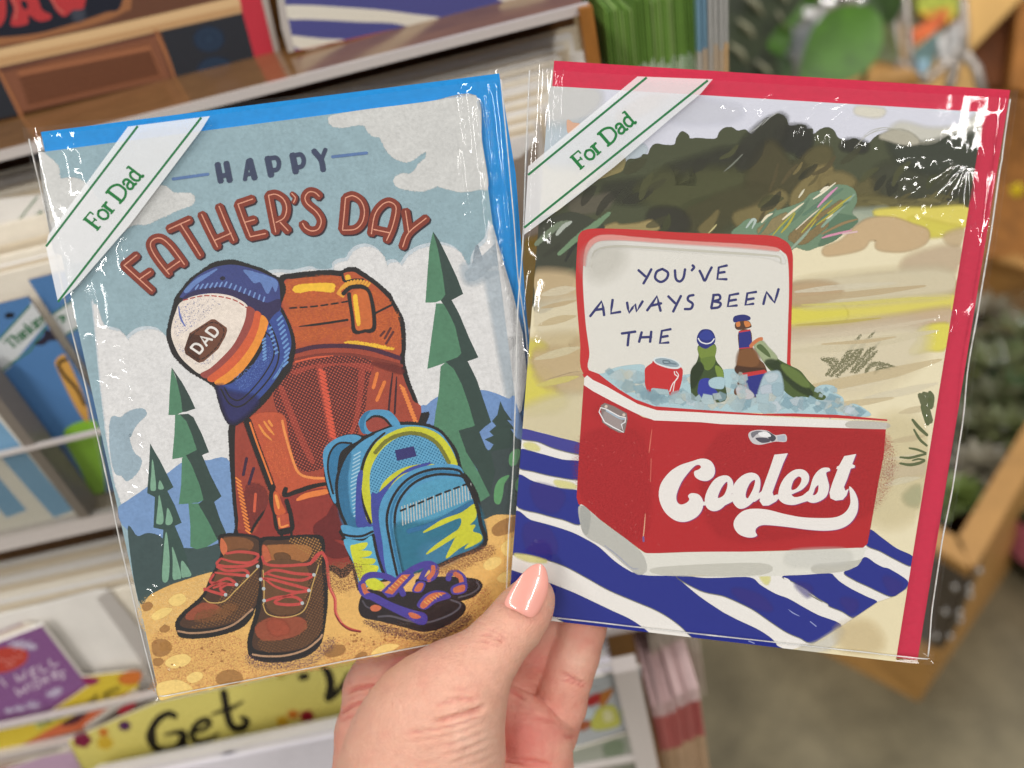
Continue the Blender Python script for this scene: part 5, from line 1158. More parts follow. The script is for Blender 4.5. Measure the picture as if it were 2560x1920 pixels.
def surface_nets(f, org, h):
    """naive surface nets on a grid of signed distances"""
    nx, ny, nz = f.shape
    s = f < 0
    c = np.zeros((nx - 1, ny - 1, nz - 1), np.int8)
    offs = [(i, j, k) for i in (0, 1) for j in (0, 1) for k in (0, 1)]
    for i, j, k in offs: c += s[i:nx - 1 + i, j:ny - 1 + j, k:nz - 1 + k]
    act = (c > 0) & (c < 8)
    ids = -np.ones(act.shape, int)
    I = np.argwhere(act)
    ids[act] = np.arange(len(I))
    acc = np.zeros((len(I), 3)); cnt = np.zeros(len(I))
    for a in range(8):
        for b in range(a + 1, 8):
            if sum(abs(offs[a][i] - offs[b][i]) for i in range(3)) != 1: continue
            A, B = I + offs[a], I + offs[b]
            fa, fb = f[A[:, 0], A[:, 1], A[:, 2]], f[B[:, 0], B[:, 1], B[:, 2]]
            m = (fa < 0) != (fb < 0)
            t = np.where(m, fa / np.where(m, fa - fb, 1), 0)
            acc += np.where(m[:, None], A + (B - A) * t[:, None], 0); cnt += m
    V = org + h * acc / cnt[:, None]
    Fs = []
    for ax in range(3):
        sl0 = [slice(1, -1)] * 3; sl1 = [slice(1, -1)] * 3
        sl0[ax] = slice(0, -1); sl1[ax] = slice(1, None)
        s0, s1 = s[tuple(sl0)], s[tuple(sl1)]
        E = np.argwhere(s0 != s1)
        flip = s0[tuple(E.T)]
        u, w_ = [(1, 2), (2, 0), (0, 1)][ax]
        base = E + 1; base[:, ax] -= 1
        def idx(du, dv):
            q = base.copy(); q[:, u] -= du; q[:, w_] -= dv
            return ids[q[:, 0], q[:, 1], q[:, 2]]
        Q = np.stack([idx(1, 1), idx(0, 1), idx(0, 0), idx(1, 0)], 1)
        Q[~flip] = Q[~flip][:, ::-1]
        Fs.append(Q[(Q >= 0).all(1)])
    return V, np.concatenate(Fs)

def build_hand():
    J = hand_points()
    thumb = J((1470, 400, 150, .2565), (1430, 465, 175, .2560), (1350, 575, 192, .2545), (1245, 690, 190, .2520), (1185, 770, 200, .2505), (1060, 900, 226, .2500), (960, 1010, 262, .2500), (900, 1100, 300, .2510))
    thenar = J((900, 1080, 300, .2510), (760, 1240, 400, .2560), (690, 1420, 470, .2600), (640, 1650, 500, .2640), (640, 2050, 500, .2700))
    thenar2 = J((830, 1290, 330, .2530), (820, 1450, 400, .2545), (800, 1700, 420, .2580))
    wrist = J((760, 1900, 560, .2720), (700, 2600, 560, .2900))
    bump = J((900, 960, 200, .2850), (600, 935, 195, .2840), (420, 980, 195, .2835), (360, 1060, 200, .2840))
    bump2 = J((365, 1120, 190, .2830), (330, 1330, 200, .2800), (330, 1600, 210, .2760), (380, 2000, 260, .274))
    index_up = J((560, 930, 160, .2880), (700, 700, 150, .2880), (860, 420, 135, .2860), (960, 250, 120, .2850))
    f1 = J((1640, 380, 128, .2830), (1560, 620, 140, .2850), (1470, 800, 150, .2860), (1370, 980, 160, .2880), (1230, 1180, 190, .2860))
    f2 = J((1905, 250, 140, .2800), (1850, 420, 158, .2812), (1795, 610, 168, .2815), (1745, 800, 172, .2815), (1700, 960, 166, .2815), (1655, 1130, 176, .2825), (1600, 1320, 170, .2840), (1520, 1500, 190, .2840))
    mound = J((1290, 1190, 165, .2760), (1400, 1290, 190, .2740), (1500, 1420, 210, .2735), (1540, 1600, 215, .2740))
    mound2 = J((1330, 1640, 150, .2660), (1440, 1720, 200, .2670), (1500, 1800, 220, .2690), (1400, 2100, 300, .275))
    palm = J((1000, 1250, 200, .2830), (1200, 1450, 260, .2820), (1250, 1800, 300, .2820), (1000, 2200, 400, .28))
    allJ = np.concatenate([thumb, thenar, thenar2, bump, bump2, index_up, f1, f2, mound, mound2, palm])
    lo = (allJ[:, :3] - allJ[:, 3:]).min(0) - .003; hi = (allJ[:, :3] + allJ[:, 3:]).max(0) + .003
    hi[1] = min(hi[1], .205)
    h = .00085
    n = np.ceil((hi - lo) / h).astype(int)
    ax = [lo[i] + h * np.arange(n[i]) for i in range(3)]
    p = [a.astype(np.float32) for a in np.meshgrid(*ax, indexing='ij', sparse=True)]
    d_thumb = smin(chain(p, thumb, .003), smin(chain(p, thenar, .006), chain(p, thenar2, .006), .012), .012)
    # the web between the last thumb joint and the ball
    d_left = smin(chain(p, bump, .006), chain(p, bump2, .006), .0022)
    d_left = smin(d_left, chain(p, index_up, .004), .006)
    d_f1, d_f2 = chain(p, f1, .004), chain(p, f2, .0035)
    d_palm = smin(chain(p, palm, .008), chain(p, mound2, .006), .0025)
    d_mound = chain(p, mound, .006)
    d = smin(d_f1, d_f2, .0007)
    d = smin(d, d_mound, .0008)
    d = smin(d, d_palm, .0011)
    d = smin(d, d_left, .004)
    d = smin(d, chain(p, wrist, .01), .012)
    d = smin(d, d_thumb, .0009)
    # close the surface at the border of the grid
    d[0], d[-1], d[:, 0], d[:, -1], d[:, :, 0], d[:, :, -1] = 1e-3, 1e-3, 1e-3, 1e-3, 1e-3, 1e-3
    V, Fq = surface_nets(d, lo, h)
    # ---- skin folds pressed into the surface
    N = np.zeros_like(V)
    tri = np.cross(V[Fq[:, 2]] - V[Fq[:, 0]], V[Fq[:, 3]] - V[Fq[:, 1]])
    for i in range(4): np.add.at(N, Fq[:, i], tri)
    N /= np.linalg.norm(N, axis=1, keepdims=True) + 1e-12
    if (N * (V - V.mean(0))).sum() < 0: N = -N; Fq = Fq[:, ::-1]
    bx = ((V[:, 0] / V[:, 2] * FPX + 1280) - 800) * 2.765; by = ((V[:, 1] / V[:, 2] * FPX + 960) - 1350) * 2.765
    front = N[:, 2] < .15
    zt = V[:, 2]
    folds = [("1070 560 1110 575 1150 585", 9, .00018, 0, 1), ("1130 605 1180 622 1240 650 1280 680 1300 700", 10, .0004, 0, 1), ("1090 650 1150 655 1210 672 1250 700 1262 725", 10, .00042, 0, 1), ("1060 690 1130 700 1200 722 1270 745", 11, .00028, 0, 1), ("1200 600 1250 618 1300 650", 8, .00022, 0, 1), ("1040 735 1120 745 1200 770", 12, .00018, 0, 1), ("1180 690 1230 690 1275 706", 7, .0003, 0, 1), ("1150 640 1200 655 1240 685", 7, .0003, 0, 1),
             ("1150 1150 1110 1166 1060 1186 980 1212 880 1238 780 1266", 16, .0011, 0, 1), ("1080 1116 1020 1104 940 1108 860 1128 800 1146", 15, .0005, 0, 1), ("1050 1040 980 1030 900 1036 840 1050", 18, .00025, 0, 1), ("1000 1080 920 1085 850 1098", 16, .0002, 0, 1),
             ("1100 1220 1000 1262 860 1300 700 1326 560 1340", 13, .0004, 0, 1), ("1140 1260 1020 1310 880 1352 740 1376 600 1392", 12, .00028, 0, 1), ("1170 1310 1060 1362 920 1410 760 1440", 12, .00028, 0, 1), ("1190 1370 1080 1420 960 1466 820 1500", 12, .00028, 0, 1), ("1205 1430 1100 1476 980 1520 860 1552", 12, .00026, 0, 1), ("1215 1490 1120 1530 1000 1572", 12, .00024, 0, 1), ("960 1340 880 1376 800 1392", 9, .0002, 0, 1), ("1100 1340 1020 1376 940 1400", 8, .0002, 0, 1), ("1120 1400 1040 1440 960 1462", 8, .0002, 0, 1), ("900 1500 800 1530 700 1540", 10, .00018, 0, 1),
             ("170 1062 230 1036 300 1018 420 1010 540 1002 600 985", 14, .0012, 1, 1), ("130 1200 200 1158 260 1132 310 1122 400 1115", 12, .0007, 1, 1), ("180 1110 260 1082 360 1066", 12, .0003, 1, 1), ("120 1260 200 1220 280 1200", 12, .0003, 1, 1),
             ("1660 915 1720 945 1780 975 1850 1000", 13, .0006, 2, 1), ("1650 960 1720 978 1790 1004 1850 1022", 11, .0005, 2, 1), ("1700 930 1760 960 1830 985", 7, .0003, 2, 1), ("1680 1350 1730 1362 1770 1372", 12, .0003, 2, 1), ("1800 690 1850 700 1920 712", 16, .00016, 2, 1), ("1240 1000 1330 1040 1420 1100", 14, .0005, 2, 1),
             ("1640 1260 1560 1240 1480 1215", 16, .0002, 2, 1), ("1224 1500 1340 1522 1480 1540 1620 1560", 16, .0006, 2, 1)]
    zsplit = .2745
    disp = np.zeros(len(V)); red = np.zeros(len(V))
    for t, w_, dep, grp, _ in folds:
        P = spline(np.array(t.split(), float).reshape(-1, 2), False, 8)
        near = (bx > P[:, 0].min() - 60) & (bx < P[:, 0].max() + 60) & (by > P[:, 1].min() - 60) & (by < P[:, 1].max() + 60) & front
        near &= (zt < .2665) if grp == 0 else (zt > .2600)
        k = np.where(near)[0]
        if not len(k): continue
        q = np.stack([bx[k], by[k]], 1)
        best = np.full(len(k), 1e9); tt = np.zeros(len(k))
        for i in range(len(P) - 1):
            a, b = P[i], P[i + 1]; ab = b - a
            s = np.clip(((q - a) @ ab) / (ab @ ab + 1e-9), 0, 1)
            dd = np.linalg.norm(q - a - s[:, None] * ab, axis=1)
            m_ = dd < best; best[m_] = dd[m_]; tt[m_] = (i + s[m_]) / (len(P) - 1)
        fade = np.minimum(1, np.minimum(tt, 1 - tt) * 5 + .15)
        g = np.exp(-(best / w_) ** 2) * fade
        ridge = np.exp(-((best - 2.1 * w_) / w_) ** 2) * fade
        disp[k] -= 1.45 * dep * (g - .22 * ridge)
        red[k] = np.maximum(red[k], g * min(1, dep / .0006) * .9)
    nz = lambda sc, sd: vnoise(bx / sc, by / sc, sd)
    V = V + N * (disp + .00005 * nz(30, 71) + .00014 * nz(110, 72))[:, None]
    # ---- skin tint: rosier palm, finger pads and folds; crease shade put into the folds
    base, rosy, pale = lin((217, 166, 144)), lin((204, 120, 108)), lin((228, 192, 172))
    q3 = [V[:, 0], V[:, 1], V[:, 2]]
    dt = np.minimum(chain(q3, thumb, .003), np.minimum(chain(q3, thenar, .006), chain(q3, thenar2, .006)))
    do = np.minimum.reduce([chain(q3, c_, .004) for c_ in (f1, f2, mound, mound2, palm, bump, bump2)])
    pm = np.clip((dt - do) / .004 + .5, 0, 1)
    rz = .25 * gauss(np.hypot(bx - 1400, by - 1350), 260) * pm * 3.0 + .8 * gauss(np.hypot(bx - 620, (by - 830) * 1.6), 170) * (zt > .268) + .5 * gauss(np.hypot(bx - 1500, by - 800), 160) * (zt > .27)
    rz += .35 * gauss(np.hypot(bx - 1480, by - 560), 110) * (zt < .262) + .45 * gauss(np.hypot(bx - 1850, by - 620), 120) * 0 + .3 * pm
    rz = np.clip(rz + .16 * nz(90, 73) + .12 * nz(28, 75) + .9 * red, 0, 1)
    pl_ = np.clip(.5 * gauss(np.hypot(bx - 1080, by - 1420), 220) * (1 - pm) + .4 * gauss(np.hypot(bx - 1780, by - 860), 130) * (zt > .27) + .12 * nz(60, 74), 0, 1)
    C = base[None] * (1 - rz[:, None]) + rosy[None] * rz[:, None]
    C = C * (1 - pl_[:, None]) + pale[None] * pl_[:, None]
    W = EYE + V @ C2W.T
    return W, Fq, C, thumb

def skin_mat():
    N = Nodes('skin')
    p = N.n('ShaderNodeBsdfPrincipled')
    a = N.n('ShaderNodeAttribute', attribute_name='tint')
    co = N.objco()
    f = N.noise(700, 4, .6, co)
    vm = N.n('ShaderNodeVectorMath', operation='SCALE'); N.l(a.outputs['Color'], vm.inputs[0])
    f2 = N.noise(190, 4, .65, co)
    N.l(N.math('ADD', N.math('ADD', N.math('MULTIPLY', N.math('SUBTRACT', f, .5), .26), N.math('MULTIPLY', N.math('SUBTRACT', f2, .5), .22)), 1.0), vm.inputs['Scale'])
    N.l(vm.outputs[0], p.inputs['Base Color'])
    p.inputs['Roughness'].default_value = .5; p.inputs['Specular IOR Level'].default_value = .35
    p.inputs['Subsurface Weight'].default_value = .35; p.inputs['Subsurface Radius'].default_value = (1, .35, .2); p.inputs['Subsurface Scale'].default_value = .0022
    vo = N.n('ShaderNodeTexVoronoi'); vo.inputs['Scale'].default_value = 1500; N.l(co, vo.inputs['Vector'])
    h = N.math('ADD', N.math('MULTIPLY', vo.outputs['Distance'], .6), N.noise(2600, 3, .6, co))
    bn = N.n('ShaderNodeBump'); bn.inputs['Strength'].default_value = .4; bn.inputs['Distance'].default_value = .0006
    N.l(h, bn.inputs['Height']); N.l(bn.outputs[0], p.inputs['Normal'])
    N.l(p.outputs[0], N.out.inputs[0])
    return N.m

W, Fq, C, thumb = build_hand()
hand_root = empty('hand', Matrix.Translation(Vector(W[W[:, 2].argmin()])))
tag(hand_root, "bare left hand with peach polished thumbnail pinching the two packaged cards at their lower edges", 'hand')
hand_o = np.array(hand_root.location)
skin = mesh_obj('skin', W - hand_o, Fq, skin_mat(), hand_root, True)
ta = skin.data.attributes.new('tint', 'FLOAT_COLOR', 'POINT')
ta.data.foreach_set('color', np.concatenate([C, np.ones((len(C), 1))], 1).astype(np.float32).ravel())

def thumbnail():
    out = spline(np.array("1275 432 1284 405 1310 355 1345 300 1385 248 1425 206 1462 178 1500 163 1532 168 1556 192 1571 232 1579 290 1573 360 1548 430 1515 492 1490 522 1468 537 1440 533 1400 514 1350 488 1300 468 1280 452".split(), float).reshape(-1, 2), True, 4)
    cen = np.array([1430.0, 370.0])
    rings = [0, .2, .4, .6, .75, .86, .93, .975, 1.0, 1.0]
    ax0, ax1 = np.array([1372.0, 545.0]), np.array([1530.0, 165.0])
    u = (ax1 - ax0) / np.linalg.norm(ax1 - ax0); nrm = np.array([-u[1], u[0]])
    v, f = [], []
    k = len(out)
    for ri, r in enumerate(rings):
        Q = cen + (out - cen) * r
        s_ = (Q - ax0) @ u / np.linalg.norm(ax1 - ax0); t_ = (Q - ax0) @ nrm
        z = .2441 + .0034 * s_ + .0022 * np.clip(s_ - .55, 0, 1) ** 2 * 3
        tm = t_ / 2.765 / FPX * .247
        z = z + tm ** 2 / (2 * .0118)
        z = z - .00035 + .00030 * np.clip((r - .8) / .2, 0, 1) ** 2
        if ri == len(rings) - 1: z = z + .0011
        px, py = 800 + Q[:, 0] / 2.765, 1350 + Q[:, 1] / 2.765
        v += [EYE + C2W @ (zz * np.array([(a - 1280) / FPX, (b - 960) / FPX, 1])) for a, b, zz in zip(px, py, z)]
    for ri in range(len(rings) - 1):
        f += [(ri * k + i, ri * k + (i + 1) % k, (ri + 1) * k + (i + 1) % k, (ri + 1) * k + i) for i in range(k)]
    f.append(tuple(range((len(rings) - 1) * k, len(rings) * k)))
    return np.array(v), f
nv_, nf_ = thumbnail()
POLISH = simple_mat('peach_nail_polish', (234, 158, 144), .27, .5, .01, 300, coat=1.0, sss=.1)
mesh_obj('thumbnail', nv_ - hand_o, nf_, POLISH, hand_root, True)
# ================================================================ behind the cards: the card rack, floor, planter and plants
M_WOOD = simple_mat('rack_wood', (112, 76, 36), .4, .4, .12, 12, stretch=(6, 1, .4))
M_WOODSH = simple_mat('rack_wood_shaded', (84, 52, 20), .5, .3, .15, 12, stretch=(6, 1, .4))  # rack wood again, shade beneath the ledge put into its colour
M_GLOSSW = simple_mat('ledge_lacquer', (124, 90, 56), .16, .35, .10, 14, stretch=(5, 1, 1))
M_ACRYL = simple_mat('frosted_acrylic_edge', (196, 188, 184), .25, .5, .03, 90)
M_CREAM = simple_mat('cream_paper', (232, 224, 208), .65, .2, .04, 40)
M_TAN = simple_mat('tan_paper', (206, 192, 168), .65, .2, .04, 40)
M_WHITE = simple_mat('white_paper', (226, 222, 216), .65, .2, .03, 40)
M_LILAC = simple_mat('lilac_white_paper', (218, 214, 222), .65, .2, .03, 40)
M_GREYD = simple_mat('divider_grey', (120, 112, 104), .35, .4, .10, 30)
M_TAUPE = simple_mat('taupe_card', (150, 136, 122), .6, .2, .05, 30)
M_FLOOR = simple_mat('concrete_floor', (112, 104, 82), .5, .3, .16, 9, bump=.05, detail=9)
M_PINE = simple_mat('pine_wood', (178, 134, 76), .5, .3, .10, 8, stretch=(1, 1, 8), bump=.05)
M_OAK = simple_mat('brown_stained_wood', (150, 98, 42), .5, .3, .14, 6, stretch=(5, 5, .8))
M_OAKD = simple_mat('dark_stained_wood', (96, 52, 20), .5, .3, .14, 6, stretch=(5, 5, .8))
M_STRAP = simple_mat('dark_steel_strap', (92, 84, 74), .4, .5, .06, 40, metal=.4)
M_RIVET = simple_mat('bright_steel', (226, 224, 222), .15, .6, .02, 40, metal=.9)
M_WIRE = simple_mat('grey_wire', (172, 164, 156), .3, .5, .05, 30, metal=.5)
def acrylic():
    N = Nodes('clear_acrylic')
    tr = N.n('ShaderNodeBsdfTransparent'); tr.inputs[0].default_value = (.93, .93, .92, 1)
    gl = N.n('ShaderNodeBsdfGlossy'); gl.inputs['Roughness'].default_value = .04
    mx = N.n('ShaderNodeMixShader'); N.l(thin_fresnel(N, 1.45), mx.inputs[0]); N.l(tr.outputs[0], mx.inputs[1]); N.l(gl.outputs[0], mx.inputs[2])
    N.l(mx.outputs[0], N.out.inputs[0]); return N.m
M_CLEAR = acrylic()

BOXV = [(x, y, z) for z in (0, 1) for y in (0, 1) for x in (0, 1)]
BOXF = [(0, 2, 3, 1), (4, 5, 7, 6), (0, 1, 5, 4), (2, 6, 7, 3), (0, 4, 6, 2), (1, 3, 7, 5)]
BOXM = {}
def box(name, x0, x1, y0, y1, z0, z1, mat, parent=None, bev=0.0):
    """block between two corners; alike blocks share one unit mesh"""
    key = (mat.name, bev)
    if key not in BOXM:
        me = bpy.data.meshes.new('block'); me.from_pydata(BOXV, [], BOXF); me.materials.append(mat); BOXM[key] = me
    o = bpy.data.objects.new(name, BOXM[key]); COL.objects.link(o)
    p = Vector(parent.location) if parent else Vector((0, 0, 0))
    o.location = Vector((x0, y0, z0)) - p; o.scale = (x1 - x0, y1 - y0, z1 - z0)
    if parent: o.parent = parent
    return o

def facing(o): return Plane(np.array(o, float), np.array([1., 0, 0]), np.array([0, 0, 1.]), np.array([0, -1., 0]))

# ---- floor
fl = mesh_obj('floor', [(-12, -6, 0), (12, -6, 0), (12, 14, 0), (-12, 14, 0)], [(0, 1, 2, 3)], M_FLOOR); tag(fl, kind='structure')
# far shop wall, well out of focus
wl = box('wall', -8, 8, 5.0, 5.2, 0, 3.4, simple_mat('shop_wall', (150, 128, 96), .7, .2, .1, 1.2)); tag(wl, kind='structure')

# ---- the rack itself
rack = empty('display_rack', Matrix.Translation((-.45, .45, 0))); tag(rack, 'wooden tiered card rack with glossy ledges and clear acrylic fronts', 'display rack')
RX = .050
box('back_panel', -1.3, RX, .50, .52, 0, 1.9, M_WOOD, rack)
box('back_panel', -1.3, RX, .448, .458, 1.13, 1.303, M_WOODSH, rack)
def ledge(y0, y1, z, th, mat, x1=RX):
    l_ = box('ledge', -1.3, x1, y0 + .004, y1, z - th, z, mat, rack)
    e = box('ledge_edge', -1.3, x1 + .001, y0, y0 + .004, z - th, z + .0012, M_ACRYL, None)
    e.parent = l_; e.matrix_parent_inverse = (Matrix.Translation(rack.location) @ Matrix.Translation(l_.location) @ Matrix.Diagonal((*l_.scale, 1))).inverted()
    return l_
ledge(.39, .499, 1.3145, .003, M_GLOSSW)
ledge(.335, .447, 1.132, .010, M_TAUPE)
ledge(.302, .40, .985, .006, M_TAUPE)
ledge(.255, .40, .80, .006, M_TAUPE, .0)
box('acrylic_front', -1.3, RX, .333, .335, 1.134, 1.1855, M_CLEAR, rack)
e = box('acrylic_lip', -1.3, RX, .3325, .3355, 1.1855, 1.1875, M_ACRYL, rack)
e = box('acrylic_lip', -1.3, .0, .2985, .3015, 1.0145, 1.0185, M_ACRYL, rack)
box('divider', -.274, -.268, .334, .347, 1.134, 1.235, M_GREYD, rack)
box('divider', -.131, -.127, .345, .44, 1.134, 1.29, M_GREYD, rack)
box('post', .046, .052, .385, .395, 1.24, 1.315, M_OAK, rack)
box('end_post', -.006, .008, .262, .272, .78, 1.0, M_ACRYL, rack)
q = box('acrylic_front', -.3, -.006, .262, .264, .80, .905, M_CLEAR, rack)
box('acrylic_lip', -.3, -.006, .2610, .2650, .905, .908, M_ACRYL, rack)

# ---- stacks of cards seen by their top edges: every sheet a thing of its own
ORD = 'frontmost second third fourth fifth sixth seventh eighth ninth tenth eleventh twelfth thirteenth fourteenth'.split()
def stack(n, xr, yr, zr, z0, mats, th, label, group, jit=.002, name='card_sheet', xj=.002):
    for i in range(n):
        t = i / max(1, n - 1)
        y = yr[0] + (yr[1] - yr[0]) * t; z = zr[0] + (zr[1] - zr[0]) * t
        if xj > .0025: xr = (xr[0], .014 + .033 * t)
        o = box(name, xr[0] + random.uniform(-xj, xj), xr[1] + random.uniform(-xj, xj), y, y + th, z0, z + random.uniform(-jit, jit), mats[i % len(mats)])
        tag(o, (ORD[i] + (' ' if i == 0 else ' from the front, ') + label) if n <= 14 else label, 'card', group)
stack(14, (-.50, -.133), (.362, .43), (1.267, 1.299), 1.133, [M_CREAM, M_TAN, M_WHITE, M_CREAM, M_TAN], .0027, 'cream card edge in the stack right behind the blue card', 'cards stacked behind the blue card', .004)
stack(34, (-.124, .018), (.362, .432), (1.274, 1.2965), 1.133, [M_WHITE, M_TAN, M_CREAM, M_WHITE], .0012, 'pale card edge in the fine stack under the striped card', 'cards stacked under the striped card', .0012, xj=.003)
for k, (px, py) in enumerate([(1445, 92), (1478, 122)]):
    p = atY(px, py, .437 - .012 * k)
    o = box('card_sheet', -.11, p[0], p[1], p[1] + .001, 1.133, p[2], M_WHITE); tag(o, ['tall white card at the very back of the fine stack', 'white card leaning just before the tall one'][k], 'card', 'cards stacked under the striped card')
stack(9, (-.52, -.20), (.318, .368), (1.091, 1.083), .987, [M_CREAM, M_TAN, M_WHITE], .0030, 'cream envelope edge above the white panel and purple box', 'envelopes above the purple box', .0015)
stack(8, (-.34, -.106), (.262, .292), (atY(844, 1842, .262)[2], atY(844, 1800, .292)[2]), .802, [M_LILAC, M_WHITE, M_LILAC], .0026, 'lilac white sheet edge below the yellow sign', 'sheets below the yellow sign', .001)
stack(12, (-.10, -.008), (.270, .36), (atY(1482, 1690, .27)[2], atY(1560, 1572, .36)[2]), .802, [M_LILAC, M_WHITE, M_LILAC], .0040, 'white sheet edge beside the holding hand', 'sheets beside the hand', .002)

# fronts
def card_on(name, Y, poly, mat, th, label, cat='greeting card', group=None):
    """upright card with outline traced on the plane Y"""
    P3 = np.array([atY(x, y, Y) for x, y in poly])
    o = P3[P3[:, 2].argmin()].copy()
    root = empty(name, Matrix.Translation(o)); tag(root, label, cat, group)
    pl = facing(o)
    m_ = sheet('panel', np.stack([P3[:, 0] - o[0], P3[:, 2] - o[2]], 1), mat, None, -th, -.0001)
    m_.matrix_world = Matrix(pl.mat()); m_.parent = root; m_.matrix_parent_inverse = Matrix.Translation(o).inverted()
    return root, m_, pl
def ink_on(a, name, parent, pl):
    o = a.build(name, INK_SMOOTH, None)
    o.parent = parent
    o.matrix_parent_inverse = Matrix.Identity(4)
    return o
T8 = crop(0, 0, 3.0722); T2 = crop(700, 0, 2.765); T7 = crop(0, 380, 2.676); T4 = crop(0, 550, 2.075); T5 = crop(0, 1300, 2.676); T6 = crop(100, 1550, 2.458); TD = crop(1400, 1530, 4.255)

# top row, left: dark card with red letters
r, pn, pl = card_on('record_card', .465, T8("-900 -700 1960 -700 1985 -300 2030 0 2110 412 1958 452 1330 600 0 905 -900 1110"), M_TAUPE, .002, 'brown card with red dripping letters and red envelope on the top ledge')
a = Art(pl.loc, 0, 4e-6)
a.fill(T8("-900 -600 1840 -600 1840 0 1958 452 1330 600 0 905 -900 1110"), (112, 74, 56), smooth=False)
a.fill(T8("-900 -600 1000 -600 1010 0 960 90 720 190 320 290 120 330 -900 400"), (166, 112, 74)); a.fill(T8("-900 -600 960 -600 940 10 800 100 500 200 250 262 -100 290 -900 300"), (32, 36, 50))
a.fill(T8("560 60 620 40 640 130 580 150"), (90, 96, 110), d=.6, f=10)
for t, h in [("-90 -60 30 -60 46 20 44 120 20 180 -10 205 -90 210", ()), ("60 -80 105 60 92 130 84 190 130 202 215 180 218 115 290 160 350 160 392 140 385 110 320 70 250 -80", ("158 12 200 8 216 60 182 70",)), ("360 -80 400 20 445 95 500 126 560 78 625 72 648 40 640 -80", ())]:
    a.fill(T8(t), (196, 62, 66), holes=[T8(x) for x in h])
a.line(T8("95 -20 125 60 115 150"), 5, (226, 120, 110), d=.7); a.line(T8("390 -30 430 50 490 100"), 5, (226, 120, 110), d=.7)
a.fill(T8("-900 560 0 378 700 230 1200 118 1840 -30 1856 95 1200 240 700 358 0 510 -900 720"), (232, 196, 146), smooth=False, f=2); a.fill(T8("-900 640 0 440 700 300 1845 40 1856 92 700 352 0 506 -900 716"), (226, 182, 130), smooth=False, d=.7)
a.fill(T8("-300 640 0 560 160 880 110 890 -300 980"), (46, 50, 58), smooth=False)
a.fill(T8("20 560 1190 250 1310 600 170 860"), (140, 90, 66), smooth=False); a.fill(T8("140 560 1150 360 1240 560 220 790"), (172, 112, 78), smooth=False, f=14)
for i in range(16): a.line(T8("%d %d %d %d" % (150 + i * 5, 590 + 14 * i, 1150 + i * 5, 390 + 12 * i)), 5 + i % 3 * 3, (150 - 18 * (i % 3), 96 - 12 * (i % 3), 68 - 8 * (i % 3)), d=.5, taper=(.4, .4))
a.line(T8("-10 540 80 720 165 890"), 9, (176, 116, 76)); a.line(T8("1195 235 1280 420 1350 600"), 9, (176, 116, 76)); a.line(T8("0 540 600 400 1200 262"), 7, (110, 70, 58), smooth=False)
a.fill(T8("1235 240 1862 100 1958 452 1352 592"), (48, 51, 58), smooth=False)
for c0, r0 in (((1605, 300), 118), ((1660, 560), 150)):
    for k in range(4): a.fill(T8("%f %f" % c0) + (r0 - 26 * k) / 3.07 * np.array([(math.cos(t) * 1.02, math.sin(t) * .85) for t in np.arange(16) * math.pi / 8]), ((46, 62, 86), (54, 74, 98))[k % 2], d=.8)
a.fill(T8("1840 -600 2010 -600 2010 0 2108 412 1958 452 1862 95 1840 0"), (206, 58, 74), smooth=False)
a.fill(T8("2010 -600 2060 -600 2060 0 2150 400 2110 412 2010 0"), (190, 182, 174), smooth=False)
ink_on(a, 'printed_picture', pn, pl)
# top row, right: the striped towel card
r, pn, pl = card_on('towel_card', .445, T2("-20 -500 2300 -500 2230 -140 1130 118 445 280 102 352 62 200 20 0"), CARD_STOCK, .002, 'blue and white striped card in clear sleeve on the top ledge')
a = Art(pl.loc, 0, 4e-6)
a.fill(T2("28 -500 2300 -500 2230 -140 1130 128 445 280 105 350 70 200 32 0"), (84, 86, 150), smooth=False)
for t in ["20 44 180 36 400 48 700 70 900 95 1130 128 1010 165 905 182 760 158 560 152 380 142 180 134 60 128", "76 250 180 256 300 268 445 276 330 310 200 342 140 338 98 316", "1500 -30 1600 20 1750 10 1900 -60 1800 -120"]: a.fill(T2(t), (234, 230, 216))
a.line(T2("105 352 445 282 1130 130 2230 -138"), 2.5, (190, 90, 70), smooth=False)
a.fill(T2("-20 -500 26 -500 30 0 66 200 104 350 60 365 10 200 -20 0"), (196, 190, 184), smooth=False)
ink_on(a, 'printed_picture', pn, pl)
